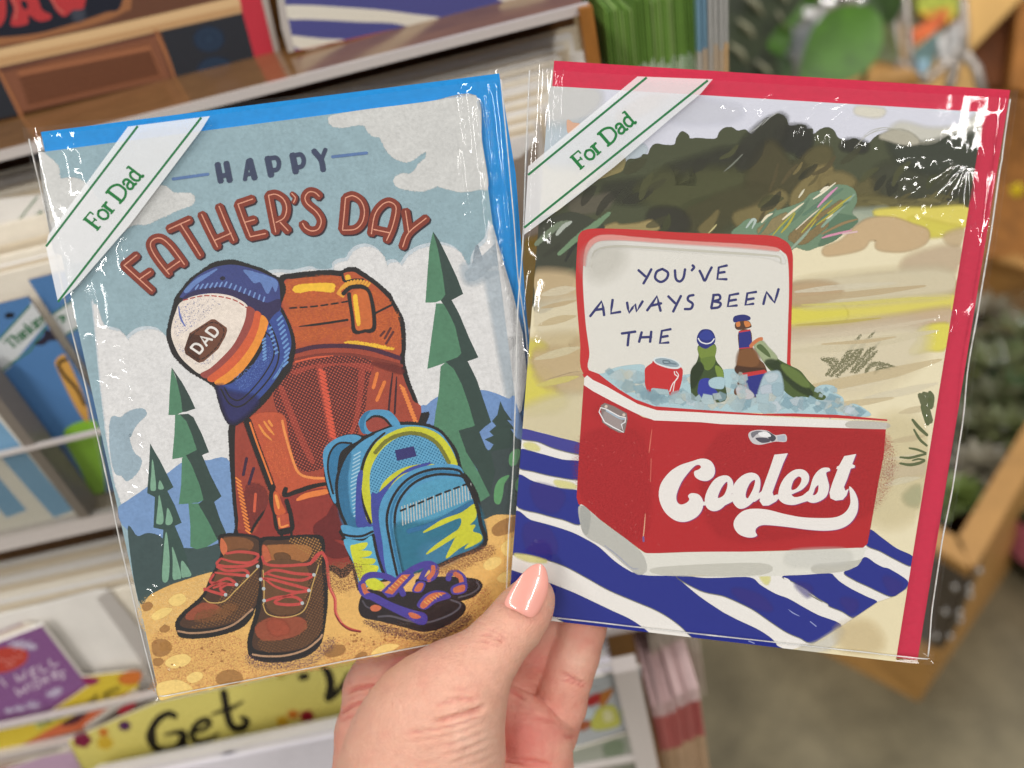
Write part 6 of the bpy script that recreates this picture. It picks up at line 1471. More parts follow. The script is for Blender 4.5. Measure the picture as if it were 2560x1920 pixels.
# middle row: blue cards with the slanted ribbon
for k, (lab, poly, Y) in enumerate([('bright blue card seen by its upper edge at the left card', rect_px(-.2362, -.136, 1.134, 1.264, .358), .358), ('blue card under a slanted Thinking ribbon at the left edge', rect_px(-.365, -.2370, 1.134, 1.2583, .352), .352)]):
    r, pn, pl = card_on('blue_card', Y, poly, M_TAUPE, .0012, lab)
    a = Art(pl.loc, 0, 4e-6, clip=poly)
    a.fill(poly, (86, 132, 186), smooth=False)
    if k == 0:
        a.fill(T7("318 1108 420 1040 620 900 700 1100 470 1210 392 1255"), (222, 226, 226), smooth=False); a.line(T7("318 1108 420 1040 620 900"), 5, (70, 126, 92)); a.line(T7("392 1255 470 1205 700 1080"), 5, (70, 126, 92)); a.line(T7("390 1110 430 1100 420 1140"), 8, (60, 120, 84))
        a.fill(T7("372 1380 420 1350 470 1420 560 1640 600 1900 560 1900 480 1700 400 1490"), (222, 168, 84)); a.line(T7("450 1385 405 1410 420 1470 480 1560 540 1650 580 1800"), 9, (48, 40, 34))
        a.fill(T7("380 2100 700 1900 900 1880 900 2500 560 2500 500 2300"), (150, 206, 66))
    else:
        a.fill(T7("-200 1420 0 1240 245 970 300 1060 330 1120 65 1440 -200 1640"), (216, 220, 222), smooth=False); a.line(T7("-200 1430 0 1250 245 978"), 5, (70, 126, 92), smooth=False); a.line(T7("-200 1630 65 1420 200 1330 330 1130"), 5, (70, 126, 92), smooth=False)
        serif(a, 'Thinking', T7("75 1320")[0], T7("330 1110")[0], T7("20 1290")[0] - T7("62 1320")[0] + (-4, -8), 5, (40, 108, 66))
        a.fill(T7("30 1095 50 1075 90 1078 98 1098 70 1112 40 1110"), (30, 30, 36)); a.fill(T7("230 1285 290 1230 300 1190 350 1200 385 1255 330 1262 300 1285 260 1292"), (48, 44, 60))
        a.fill(T4("330 1100 490 1040 520 1180 545 1420 480 1430 420 1300"), (150, 206, 66)); a.fill(T4("286 735 320 700 345 712 400 830 450 960 460 1040 430 1030 370 930 300 780"), (222, 168, 84)); a.line(T4("345 722 305 745 330 800 400 880 440 960"), 8, (48, 40, 34))
    ink_on(a, 'printed_picture', pn, pl)
r, pn, pl = card_on('ribbon_edge_card', .392, T7("-300 600 0 510 300 430 330 280 0 318 -300 400"), M_WHITE, .001, 'grey white card with a green ribbon line inside the cream stack')
a = Art(pl.loc, 0, 4e-6); a.line(T7("90 500 170 400 250 300"), 4, (90, 130, 96), smooth=False); a.line(T7("240 440 275 400"), 9, (70, 116, 84)); a.line(T7("255 445 285 420"), 5, (70, 116, 84)); ink_on(a, 'printed_ribbon', pn, pl)
# striped card left of the divider
STR = rect_px(-.40, -.2745, 1.134, 1.242, .338)
r, pn, pl = card_on('striped_card', .338, STR, M_WHITE, .0015, 'pale blue and cream striped card left of the grey divider')
a = Art(pl.loc, 0, 4e-6, clip=STR)
a.fill(STR, (230, 226, 214), smooth=False)
for k in range(5):
    o = np.array([-1, 0]) * 118 * k
    a.fill(T4("0 1042 100 1160 235 1330 385 1505 280 1545 150 1400 20 1250 -90 1110 -160 1020 -330 780 -210 780 -70 950") + o, (126, 170, 204), smooth=False)
ink_on(a, 'printed_picture', pn, pl)
# middle row, right: taupe front of the fine stack
r, pn, pl = card_on('taupe_card', .357, np.array([(1000, 470), (1300, 395), (1345, 352), (1352, 700), (1340, 1100), (1000, 1200)]), M_TAUPE, .0012, 'taupe card with mustard lower half standing between the two held cards')
a = Art(pl.loc, 0, 4e-6); a.fill(np.array([(1000, 700), (1352, 590), (1352, 760), (1340, 1100), (1000, 1200)]), (170, 138, 40), smooth=False, f=12); ink_on(a, 'printed_picture', pn, pl)

# lower row: white panel, purple note box, yellow ribbon, sign
r, pn, pl = card_on('white_folder', .316, T5("-700 840 0 640 640 475 720 470 900 700 1100 900 1150 1160 900 1230 -700 1640"), M_WHITE, .0012, 'plain white folder standing behind the purple box')
a = Art(pl.loc, 0, 4e-6); a.fill(T5("655 520 720 480 860 640 1020 860 1060 1120 1000 1010 830 760"), (196, 190, 184), smooth=False, f=6); ink_on(a, 'printed_picture', pn, pl)
def slab_card(name, Y, th, poly, rgb, label, cat, edge=M_CREAM):
    r, pn, pl = card_on(name, Y, poly, edge, th, label, cat)
    a = Art(pl.loc, 0, 4e-6); a.fill(poly, rgb, smooth=False)
    return r, pn, pl, a
r, pn, pl, a = slab_card('note_box', .312, .001, T5("-700 1010 0 770 150 695 300 712 160 760 60 830 -700 1100"), (220, 206, 190), 'cream lid edge of the purple note box', 'lid'); a.line(T5("-400 900 0 752 150 690"), 4, (150, 110, 140), smooth=False); ink_on(a, 'printed_edge', pn, pl)
r, pn, pl, a = slab_card('note_box', .3085, .003, T5("-700 1050 0 815 278 708 590 1110 302 1312 0 1395 -700 1560"), (140, 92, 146), 'purple note box reading well wishes at the lower left', 'box', M_WHITE)
a.fill(T5("-60 880 40 850 150 858 188 900 160 960 60 1012 -40 1020 -120 960"), (196, 72, 60))
wl_ = (226, 206, 226)
for t in ["100 1035 125 1078 140 1050 165 1060 165 1010", "205 1000 215 1050", "200 1005 232 985", "205 1026 235 1010", "215 1050 245 1035", "262 972 278 1015 318 1000", "328 935 348 975 388 962",
          "0 1060 40 1110", "100 1130 130 1172 145 1135 175 1150 170 1100", "195 1090 215 1135", "255 1062 228 1076 245 1098 262 1110 240 1128", "270 1055 292 1100", "305 1040 325 1085", "280 1080 318 1062", "345 1020 362 1062", "345 1024 378 1005", "352 1042 385 1026", "362 1062 395 1046", "430 1010 402 1022 420 1040 432 1050 410 1062"]:
    a.line(T5(t), 5, wl_, d=.9)
for x, y in ((0, 930), (40, 935), (80, 920), (120, 905), (40, 965), (70, 955)): a.line(T5("%d %d %d %d" % (x, y, x + 24, y + 12)), 3.5, (236, 160, 150), d=.8)
for cx_, cy_, rr in ((110, 830, 60), (165, 835, 60), (215, 848, 36), (350, 1165, 45), (385, 1140, 34), (220, 1240, 52), (130, 1262, 40), (60, 1275, 30)):
    for k in range(7):
        t = k * .9; a.line(T5("%f %f %f %f" % (cx_, cy_, cx_ + rr * math.cos(t), cy_ + rr * .6 * math.sin(t))), 4, (220, 208, 232), d=.75, taper=(.4, 1))
a.fill(T5("60 1340 300 1290 420 1210 580 1110 600 1130 300 1320 0 1400"), (150, 40, 100), d=.8, f=5)
ink_on(a, 'printed_front', pn, pl)
r, pn, pl, a = slab_card('ribbon_card', .306, .001, T5("-300 1470 0 1392 302 1308 592 1108 548 1052 700 1030 905 1010 938 1040 920 1130 600 1372 540 1400 150 1500 0 1560 -300 1620"), (222, 196, 62), 'yellow note card reading thinking of you beside purple box', 'card')
a.fill(T5("800 1060 860 1020 925 1018 940 1050 900 1090 830 1090"), (216, 120, 50), f=6); a.fill(T5("548 1052 660 1060 650 1090 590 1108"), (150, 40, 90)); a.fill(T5("300 1420 600 1262 880 1150 900 1150 620 1370 540 1400 150 1500"), (208, 106, 66), smooth=False, f=3); a.fill(T5("420 1360 560 1280 580 1290 520 1350 450 1370"), (80, 36, 50), f=3)
a.line(T5("250 1375 320 1340 420 1290"), 20, (206, 214, 120), d=.7)
for t in ["250 1360 275 1330 280 1390", "268 1352 300 1335", "300 1320 315 1370 318 1345 335 1358", "345 1330 355 1350", "372 1310 385 1340 385 1315 402 1330", "415 1275 425 1325 430 1300 448 1312", "462 1272 472 1298", "488 1255 500 1285 500 1260 520 1275", "545 1235 530 1250 545 1262 552 1240 560 1290 540 1296",
          "605 1200 595 1220 612 1228 622 1205 605 1200", "645 1160 632 1190 640 1235", "625 1195 652 1180", "690 1155 705 1175 712 1148 718 1190 700 1200", "735 1135 728 1155 745 1160 752 1138 735 1135", "765 1120 775 1145 790 1125 795 1108"]: a.line(T5(t), 4, (44, 36, 20))
ink_on(a, 'printed_front', pn, pl)
r, pn, pl, a = slab_card('note_cards', .304, .001, T5("560 1385 900 1135 935 1165 620 1378 580 1400"), (224, 218, 206), 'fanned cream note cards under the yellow card', 'cards')
for k in range(4): a.line(T5("%d %d %d %d" % (565 + 14 * k, 1388, 898 + 9 * k, 1140 + 8 * k)), 1.5, (150, 140, 130), smooth=False)
a.fill(T5("800 1260 900 1215 905 1240 840 1290 795 1300"), (176, 46, 60)); ink_on(a, 'printed_edge', pn, pl)
r, pn, pl, a = slab_card('orange_card', .3035, .001, T5("-300 1640 0 1560 430 1480 440 1520 100 1640 -300 1760"), (190, 96, 78), 'rusty red card strip under the purple box', 'card'); ink_on(a, 'printed_edge', pn, pl)
r, pn, pl, a = slab_card('lilac_card', .2985, .001, T5("-300 1760 0 1680 470 1520 560 1700 -300 1950"), (196, 164, 190), 'faded lilac card at the bottom left corner', 'card'); a.line(T5("-100 1660 300 1570 470 1540"), 8, (214, 206, 190)); ink_on(a, 'printed_front', pn, pl)

SG = T6("175 742 460 615 730 500 1300 375 1900 240 2700 60 2700 360 1830 590 960 893 700 990 278 1150 232 880")
r, pn, pl, a = slab_card('sign', .2995, .0012, SG, (226, 214, 118), 'yellow sign strip hand lettered Get with painted flowers', 'sign')
kb = (28, 24, 20)
a.line(T6("832 592 790 575 725 612 682 690 692 765 745 802 815 800 862 765 884 705"), 20, kb, taper=(.8, 1)); a.line(T6("770 705 840 690 884 700 884 770 900 805 935 798"), 18, kb, taper=(.3, .6)); a.line(T6("690 660 682 720 700 775"), 27, kb, taper=(.5, .5))
a.line(T6("945 690 1000 672 1042 640 1020 612 965 640 932 700 960 745 1030 738 1092 702"), 16, kb, taper=(.6, .5)); a.line(T6("1128 440 1145 540 1165 630 1205 668 1255 655 1272 618 1240 600"), 20, kb, taper=(1, .6)); a.line(T6("1058 580 1130 555 1180 540 1245 502"), 12, kb, taper=(.4, .4))
a.line(T6("1600 352 1640 345"), 18, kb); a.line(T6("1735 288 1770 325 1788 400 1770 485"), 22, kb, taper=(.4, 1)); a.line(T6("1770 490 1820 450 1870 385 1900 330"), 16, kb); a.line(T6("1900 330 1930 420 1990 440 2060 360 2100 250"), 18, kb)
for x, y, rr, c_ in ((260, 738, 52, (140, 36, 72)), (390, 690, 26, (222, 132, 50)), (520, 650, 34, (92, 44, 96)), (400, 755, 46, (226, 190, 60)), (1640, 590, 40, (160, 30, 50)), (1555, 580, 30, (222, 132, 50)), (1490, 622, 34, (226, 180, 50)), (1480, 340, 20, (206, 190, 90))):
    for k in range(5):
        t = k * 1.257; a.fill(T6("%f %f" % (x + rr * .55 * math.cos(t), y + rr * .45 * math.sin(t))) + rr * .5 / 2.458 * np.array([(math.cos(s), math.sin(s) * .8) for s in np.arange(7) * .9]), c_, f=3, d=.9)
ink_on(a, 'hand_lettering', pn, pl)
r, pn, pl, a = slab_card('paint_card', .266, .001, T6("960 985 1300 860 1500 880 1500 1200 960 1200"), (212, 210, 216), 'white card with black paint splash under the sign', 'card'); a.fill(T6("1110 850 1160 815 1220 830 1230 880 1180 905 1120 890"), (44, 44, 48), f=8); a.fill(T6("980 950 1100 900 1300 900 1420 870 1450 960 1000 1000"), (150, 152, 160), d=.6, f=14); ink_on(a, 'printed_front', pn, pl)
# bottom right: fruit card in the acrylic pocket
r, pn, pl, a = slab_card('fruit_card', .2665, .0012, TD("-400 920 350 700 860 575 852 800 800 1225 160 1440 -400 1640"), (176, 180, 182), 'grey card with a painted pear in the acrylic pocket', 'greeting card')
rg2 = np.random.default_rng(5)
for k in range(60): a.fill(TD("%f %f" % (rg2.uniform(250, 840), rg2.uniform(640, 1150))) + 3.2 * np.array([(1, 0), (0, 1), (-1, 0), (0, -1)]), (150, 158, 160) if k % 2 else (206, 206, 202), d=.8)
a.fill(TD("265 960 330 890 440 862 440 920 380 980 290 1000"), (170, 44, 44), f=2); a.fill(TD("430 870 560 810 545 870 470 990 420 985 440 920"), (176, 110, 50), f=2); a.fill(TD("380 1080 440 1020 560 1000 620 1100 620 1200 400 1250 330 1200"), (190, 190, 90), f=4); a.fill(TD("470 1060 540 1060 560 1140 480 1160"), (226, 222, 170), f=4, d=.8); a.fill(TD("660 1030 730 950 735 1030 670 1100"), (170, 184, 80), f=2); a.fill(TD("190 1160 290 1150 320 1210 220 1260"), (166, 92, 60), f=3); a.fill(TD("250 1040 350 1040 340 1120 240 1140"), (206, 218, 222), f=4, d=.8)
ink_on(a, 'printed_picture', pn, pl)
r, pn, pl, a = slab_card('green_card', .2655, .0012, TD("100 1480 830 1260 800 1700 100 1900"), (158, 162, 148), 'dull green card below the pear card', 'greeting card'); a.fill(TD("480 1420 640 1370 660 1500 520 1560"), (130, 146, 118), d=.7, f=8); ink_on(a, 'printed_front', pn, pl)

# ---- stacks on the end of the rack, seen by their side edges
def edge_stack(n, pxr, py_top, y0, dz, segs, label, group, tilt=0.0, dep=.08):
    a0, a1 = atY(pxr[0], py_top[0], y0), atY(pxr[1], py_top[1], y0)
    for i in range(n):
        t = i / (n - 1)
        x = a0[0] + (a1[0] - a0[0]) * t; zt = a0[2] + (a1[2] - a0[2]) * t + random.uniform(-.002, .002)
        w_ = (a1[0] - a0[0]) / n * .72
        yj = y0 + random.uniform(0, .002)
        v, f, mi, mats = [], [], [], []
        zz = [0] + [s[0] * dz + random.uniform(-.0015, .0015) for s in segs]
        for k, s in enumerate(segs):
            b = len(v); z1_, z0_ = zt - zz[k], zt - zz[k + 1]
            for z in (z0_, z1_):
                lean = tilt * (z - zt)
                v += [(x + lean, yj, z), (x + w_ + lean, yj, z), (x + w_ + lean, yj + dep, z), (x + lean, yj + dep, z)]
            f += [(b, b + 1, b + 5, b + 4), (b + 1, b + 2, b + 6, b + 5), (b + 2, b + 3, b + 7, b + 6), (b + 3, b, b + 4, b + 7)]
            mi += [k] * 4; mats.append(random.choice(s[1]))
            if k == 0: f.append((b + 4, b + 5, b + 6, b + 7)); mi.append(0)
            if k == len(segs) - 1: f.append((b + 3, b + 2, b + 1, b)); mi.append(k)
        o = mesh_obj('end_card', v, f, mats, midx=mi); tag(o, label, 'card', group)
mg = [simple_mat('green_print_edge', c, .5, .3, .05, 60) for c in ((106, 144, 62), (92, 128, 52), (132, 162, 90))]
mp = [simple_mat('pale_green_edge', c, .5, .3, .05, 60) for c in ((164, 184, 150), (178, 196, 168), (150, 176, 140))]
edge_stack(30, (1512, 1738), (30, -25), .425, .16, [(.19, mg), (1.0, mp)], 'green card edge in the stack hung on the rack end', 'green cards on the rack end', .03)
me_ = lambda n, *cs: [simple_mat(n, c, .4, .4, .05, 60) for c in cs]
edge_stack(6, (1742, 1812), (-60, -80), .42, .085, [(.42, me_('mixed_edge_top', (128, 158, 176), (170, 170, 166), (110, 146, 168))), (.66, me_('mixed_edge_mid', (202, 168, 122), (188, 170, 146), (176, 170, 160))), (1.0, me_('mixed_edge_low', (186, 148, 140), (168, 160, 156), (196, 170, 150)))], 'sleeved card edge beside the green stack on rack end', 'sleeved cards beside the green stack', .05)
edge_stack(16, (1622, 1738), (1592, 1560), .31, .085, [(.25, me_('beige_edge', (186, 176, 160), (172, 162, 146))), (1.0, me_('beige_edge2', (194, 184, 170), (180, 170, 156)))], 'beige sleeved card edge at the lower rack end', 'beige cards at the lower rack end', .0)
edge_stack(16, (1630, 1742), (1770, 1725), .275, .13, [(.10, me_('pink_white_edge', (224, 196, 194), (210, 178, 176))), (.42, me_('red_edge', (172, 84, 82), (186, 104, 100))), (1.0, me_('tan_edge', (196, 164, 132), (182, 150, 118)))], 'red topped card edge below the beige cards', 'red topped cards at the rack end', .0)

# ---- wooden planter on the floor
def vec(*a): return np.array(a, float)
def prism(name, bottom, top, mat, parent=None):
    v = list(bottom) + list(top); k = len(bottom)
    f = [tuple(range(k))[::-1], tuple(range(k, 2 * k))] + [(i, (i + 1) % k, k + (i + 1) % k, k + i) for i in range(k)]
    o0 = np.array(parent.location) if parent else np.zeros(3)
    return mesh_obj(name, np.array(v) - o0, f, mat, parent)
p0 = atZ(2297, 1756, 0); zt = .352
dl_ = atZ(2069, 1637, 0) - p0; dl_ /= np.linalg.norm(dl_); dr = atZ(2483, 1481, 0) - p0; dr /= np.linalg.norm(dr)
t0 = atZ(2425, 1431, zt)
tl_ = atZ(2330, 1372, zt) - t0; tl_[2] = 0; tl_ /= np.linalg.norm(tl_); trr = atZ(2560, 1195, zt) - t0; trr[2] = 0; trr /= np.linalg.norm(trr)
LL, LR = .31, .82
plant_box = empty('planter', Matrix.Translation(Vector(p0))); tag(plant_box, 'square pine planter with dark riveted corner straps on the floor', 'planter')
def board(c0, cd, t0_, td, L, inn, n, name):
    H = []
    for k in range(n):
        a_, b_ = k / n + .004, (k + 1) / n - .004
        q = lambda s, L_: (c0 * (1 - s) + t0_ * s) + (cd * (1 - s) + td * s) * L_
        bt = [q(a_, 0), q(a_, L), q(a_, L) + inn, q(a_, 0) + inn]; tp = [q(b_, 0), q(b_, L), q(b_, L) + inn, q(b_, 0) + inn]
        prism(name, bt, tp, M_PINE, plant_box)
inl = trr * .02; inr = tl_ * .02
board(p0, dl_, t0, tl_, LL, inl, 3, 'board'); board(p0 + dl_ * .0, dr, t0, trr, LR, inr, 3, 'board')
board(p0 + dl_ * LL, dr, t0 + tl_ * LL, trr, LR, -inr, 2, 'board'); board(p0 + dr * LR, dl_, t0 + trr * LR, tl_, LL, -inl, 2, 'board')
up = vec(0, 0, .012)
for c_, d_, L_, i_ in ((t0, tl_, LL, trr), (t0, trr, LR, tl_), (t0 + tl_ * LL, trr, LR, -tl_), (t0 + trr * LR, tl_, LL, -trr)):
    prism('rim', [c_ - i_ * .004 + vec(0, 0, .001), c_ + d_ * L_ - i_ * .004 + vec(0, 0, .001), c_ + d_ * (L_ - .03) + i_ * .036 + vec(0, 0, .001), c_ + d_ * .03 + i_ * .036 + vec(0, 0, .001)],
          [c_ - i_ * .004 + up, c_ + d_ * L_ - i_ * .004 + up, c_ + d_ * (L_ - .03) + i_ * .036 + up, c_ + d_ * .03 + i_ * .036 + up], M_PINE, plant_box)
out_l, out_r = -trr * .004, -tl_ * .004
def lerp(a, b, s): return a * (1 - s) + b * s
for dd_, td_, oo, wd_ in ((dl_, tl_, out_l, .075), (dr, trr, out_r, .055)):
    b0, b1 = lerp(p0, t0, .46) + oo, lerp(p0, t0, .97) + oo
    e0, e1 = lerp(p0 + dd_ * wd_, t0 + td_ * wd_, .46) + oo, lerp(p0 + dd_ * wd_, t0 + td_ * wd_, .97) + oo
    st = prism('corner_strap', [b0, e0, e0 - oo * .6, b0 - oo * .6], [b1, e1, e1 - oo * .6, b1 - oo * .6], M_STRAP, plant_box)
    for s in (.54, .72, .89):
        for w__ in (.15, .85):
            c_ = lerp(lerp(p0, t0, s), lerp(p0 + dd_ * wd_, t0 + td_ * wd_, s), w__) + oo * 1.2
            bm = bmesh.new(); bmesh.ops.create_uvsphere(bm, u_segments=8, v_segments=6, radius=.006)
            me = bpy.data.meshes.new('rivet'); bm.to_mesh(me); bm.free(); me.materials.append(M_RIVET)
            o = bpy.data.objects.new('rivet', me); COL.objects.link(o); o.location = Vector(c_ - p0); o.parent = plant_box
def inner(s, i, j): return lerp(p0, t0, s) + lerp(dl_, tl_, s) * LL * i + lerp(dr, trr, s) * LR * j
SQ = [(.07, .06), (.93, .06), (.93, .94), (.07, .94)]
soil = prism('soil', [inner(.06, *q) for q in SQ], [inner(.62, *q) for q in SQ], simple_mat('dark_soil', (52, 36, 24), .9, .1, .2, 60), plant_box)

# ---- leaves and plants
def leaf_mesh(L, W, curl, n=7, fold=.25):
    v, f = [], []
    for i in range(n + 1):
        s = i / n
        w_ = W * (math.sin(math.pi * min(1, s * .94 + .03)) ** .8) * (1 - .25 * s)
        z = -curl * s * s * L
        v += [(-w_, s * L, z + fold * w_), (0, s * L, z), (w_, s * L, z + fold * w_)]
    for i in range(n):
        b = i * 3
        f += [(b, b + 1, b + 4, b + 3), (b + 1, b + 2, b + 5, b + 4)]
    return v, f
def lathe(name, prof, mat, parent, sides=18, org=(0, 0, 0), smooth=True):
    v = [(r_ * math.cos(2 * math.pi * j / sides) + org[0], r_ * math.sin(2 * math.pi * j / sides) + org[1], z + org[2]) for r_, z in prof for j in range(sides)]
    f = [(i * sides + j, i * sides + (j + 1) % sides, (i + 1) * sides + (j + 1) % sides, (i + 1) * sides + j) for i in range(len(prof) - 1) for j in range(sides)]
    return mesh_obj(name, v, f, mat, parent, smooth)
ML = [simple_mat('leaf_' + n, c, .35, .4, .18, 40) for n, c in (('moss', (98, 106, 66)), ('olive', (84, 86, 60)), ('lime', (100, 118, 56)), ('grey', (128, 122, 104)), ('deep', (58, 84, 40)))]
M_POT = simple_mat('dark_plastic_pot', (70, 56, 44), .4, .4, .1, 20); M_POTG = simple_mat('grey_plastic_pot', (150, 140, 130), .3, .5, .08, 20)
def rosette(loc, R, mat, pot, label, n=26, h=.07):
    root = empty('potted_succulent', Matrix.Translation(Vector(loc))); tag(root, label, 'plant', 'small potted plants in the planter')
    lathe('pot', [(.0, 0), (R * .5, 0), (R * .68, h), (R * .72, h), (R * .62, h - .004), (0, h - .01)], pot, root)
    v0, f0 = leaf_mesh(R * 1.0, R * .2, .3, 4)
    V, F_ = [], []
    for i in range(n):
        az = i * 2.4; el = .15 + 1.1 * i / n
        M_ = Matrix.Translation((0, 0, h)) @ Matrix.Rotation(az, 4, 'Z') @ Matrix.Rotation(el, 4, 'X') @ Matrix.Scale(1 - .45 * i / n, 4)
        b = len(V); V += [tuple(M_ @ Vector(q)) for q in v0]; F_ += [[b + j for j in q] for q in f0]
    o = mesh_obj('leaves', V, F_, mat, root, True); o['kind'] = 'stuff'
    return root
for px, py, z_, R, mi_, pt, lab in [(2440, 690, 1.42, .075, 1, M_POTG, 'grey green succulent in grey pot, topmost beside the red envelope'), (2540, 760, 1.40, .07, 3, M_POT, 'brownish succulent at the right edge above the moss plant'), (2470, 930, 1.34, .09, 0, M_POTG, 'moss green succulent in the middle of the planter'), (2560, 900, 1.36, .07, 2, M_POT, 'bright succulent half cut by the right edge'),
                                (2420, 1080, 1.30, .08, 1, M_POT, 'olive succulent behind the sleeve edge of the red card'), (2510, 1080, 1.30, .075, 0, M_POTG, 'moss plant nearest to the pine rim'), (2390, 1240, 1.26, .06, 2, M_POT, 'lime green sprout at the lower sleeve edge'), (2450, 800, 1.40, .085, 3, M_POT, 'grey brown succulent below the topmost grey green one'), (2535, 850, 1.38, .08, 0, M_POTG, 'moss green succulent under the brownish one at the edge'), (2480, 1010, 1.33, .08, 1, M_POT, 'olive succulent between the moss plants'),
                                (2380, 880, 1.38, .085, 1, M_POTG, 'olive succulent against the sleeve of the red card'), (2450, 1170, 1.28, .07, 3, M_POT, 'grey brown succulent near the corner of the planter'), (2545, 990, 1.33, .075, 4, M_POT, 'deep green succulent at the right edge by the rim'), (2410, 760, 1.42, .08, 4, M_POT, 'deep green succulent beside the red envelope edge'), (2330, 1000, 1.36, .09, 4, M_POT, 'deep green plant hidden behind the red envelope')]:
    fz = .07 if py < 800 else .29
    p = atZ(px, py, fz); R *= np.linalg.norm(p - EYE) / np.linalg.norm(at(px, py, z_) - EYE) * .95; rosette((p[0], p[1], .2195 if fz > .1 else 0.0), R, ML[mi_], pt, lab)
# clear plastic cloches over some of them
for k, (px, py, z_) in enumerate([(2480, 900, 1.33), (2550, 800, 1.38)]):
    p = atZ(px, py, .33) - np.array([0, 0, .03])
    c_ = lathe('cloche', [(.075, -.08), (.075, .0), (.066, .05), (.04, .085), (.0, .1)], M_CLEAR, None, 20, (0, 0, 0)); c_.location = Vector(p)
    tag(c_, ['clear plastic dome over the moss green succulent', 'clear plastic dome at the right picture edge'][k], 'cloche')

# wooden stand behind
stand = empty('wooden_stand', Matrix.Translation(Vector((1.1, 1.5, 0)))); tag(stand, 'brown stained wooden stand rising behind the planter at right', 'stand')
def quad_board(name, pts, mat, th, parent):
    P = [at(x, y, z) for x, y, z in pts]
    n = np.cross(P[1] - P[0], P[2] - P[0]); n /= np.linalg.norm(n)
    if n @ (P[0] - EYE) < 0: n = -n
    return prism(name, P, [q + n * th for q in P], mat, parent)
quad_board('side_board', [(2380, -200, 2.0), (2900, -200, 2.0), (2900, 640, 1.75), (2400, 640, 1.75)], M_OAK, .03, stand)
quad_board('cross_plank', [(2418, -60, 1.70), (2640, -60, 1.70), (2560, -10, 1.68), (2432, 122, 1.66), (2414, 112, 1.66)], simple_mat('tan_plank', (196, 156, 92), .5, .3, .08, 8), .02, stand)
quad_board('inner_panel', [(2436, 122, 1.72), (2548, 8, 1.74), (2520, 215, 1.70), (2440, 215, 1.70)], M_OAKD, .02, stand)
quad_board('edge_board', [(2550, 0, 1.69), (2700, -40, 1.69), (2700, 260, 1.66), (2524, 220, 1.66)], M_OAK, .02, stand)
quad_board('lower_shelf', [(2150, 150, 1.60), (2240, 60, 1.60), (2420, 100, 1.60), (2460, 230, 1.55), (2080, 260, 1.55)], simple_mat('tan_shelf', (186, 146, 84), .5, .3, .08, 8), .02, stand)
# dark greenery at the top
def big_leaf(parent, c, tip, w_, mat, curl=.2, name='leaf'):
    """broad leaf from its stalk to its tip, facing the aisle"""
    c, tip = np.array(c), np.array(tip)
    y = tip - c; L = np.linalg.norm(y); y /= L
    zz = EYE - (c + tip) / 2; zz -= (zz @ y) * y; zz /= np.linalg.norm(zz)
    x = np.cross(y, zz)
    v, f = leaf_mesh(L, w_, curl * .5, 10, .18)
    o0 = np.array(parent.location)
    V = [c + x * a_ + y * b_ + zz * d_ - o0 for a_, b_, d_ in v]
    return mesh_obj(name, V, f, mat, parent, True)
M_GLEAF = simple_mat('glossy_green_leaf', (66, 110, 18), .4, .4, .16, 26); M_DLEAF = simple_mat('dark_grey_green_leaf', (42, 50, 30), .5, .25, .2, 30)
M_VEIN = simple_mat('pale_leaf_stripe', (126, 126, 100), .4, .4, .1, 40)
pb = at(2050, 330, 1.25)
plant = empty('pothos_plant', Matrix.Translation(Vector((pb[0], pb[1], .7745)))); tag(plant, 'glossy green broad leaved plant behind the red envelope top', 'plant')
for (x0, y0, x1, y1, z_, w_, m_) in [(2190, 30, 2015, 205, 1.12, .055, M_GLEAF), (1925, 60, 2010, -10, 1.25, .03, M_GLEAF), (1960, -30, 1900, 70, 1.3, .03, M_GLEAF), (2120, -40, 2200, 30, 1.3, .03, ML[4]), (1950, 120, 1900, 230, 1.3, .04, ML[4]), (2230, 60, 2140, -60, 1.35, .05, ML[4]), (1905, 20, 1960, 130, 1.28, .035, M_GLEAF), (1990, -60, 1930, 30, 1.3, .035, ML[4]), (2060, 10, 1985, -70, 1.33, .03, M_GLEAF), (2150, 60, 2240, 150, 1.3, .03, ML[0])]:
    big_leaf(plant, at(x0, y0, z_), at(x1, y1, z_ - .02), w_, m_)
tube('stem', [at(2190, 30, 1.13), at(2160, 200, 1.2), at(2080, 330, 1.25)], .004, ML[4], None).parent = plant
plant.children[-1].matrix_parent_inverse = plant.matrix_world.inverted()
lathe('pot', [(0, 0), (.05, 0), (.07, .1), (.065, .1), (0, .08)], M_POT, plant)
pb = at(1800, 400, 1.15)
plant2 = empty('striped_leaf_plant', Matrix.Translation(Vector((pb[0], pb[1], .7745)))); tag(plant2, 'dark plant with pale striped leaves right of the green stack', 'plant')
for (x0, y0, x1, y1, z_, w_) in [(1880, -60, 1800, 190, 1.0, .052), (1760, -80, 1850, 60, 1.06, .05), (1960, -120, 1900, 80, 1.08, .05), (1760, 80, 1740, 260, 1.05, .05), (1900, 110, 1840, 320, 1.06, .045)]:
    lf = big_leaf(plant2, at(x0, y0, z_), at(x1, y1, z_ - .02), w_, M_DLEAF)
    for k in range(3):
        s = .2 + .24 * k
        xm, ym = x0 + (x1 - x0) * s, y0 + (y1 - y0) * s
        st = tube('leaf_stripe', [at(xm, ym, z_ - .012), at(xm + 26, ym + 22, z_ - .014), at(xm + 50, ym + 60, z_ - .012)], [.0022, .0045, .0012], M_VEIN, None); st.parent = lf; st.matrix_parent_inverse = (plant2.matrix_world).inverted()
lathe('pot', [(0, 0), (.05, 0), (.07, .1), (.065, .1), (0, .08)], M_POT, plant2)
pt_ = empty('plant_table', Matrix.Translation((.42, 1.2, 0))); tag(pt_, 'stepped pine plant table under the potted leaves', 'table')
box('table_top', .2, .56, 1.02, 1.32, .750, .774, M_PINE, pt_)
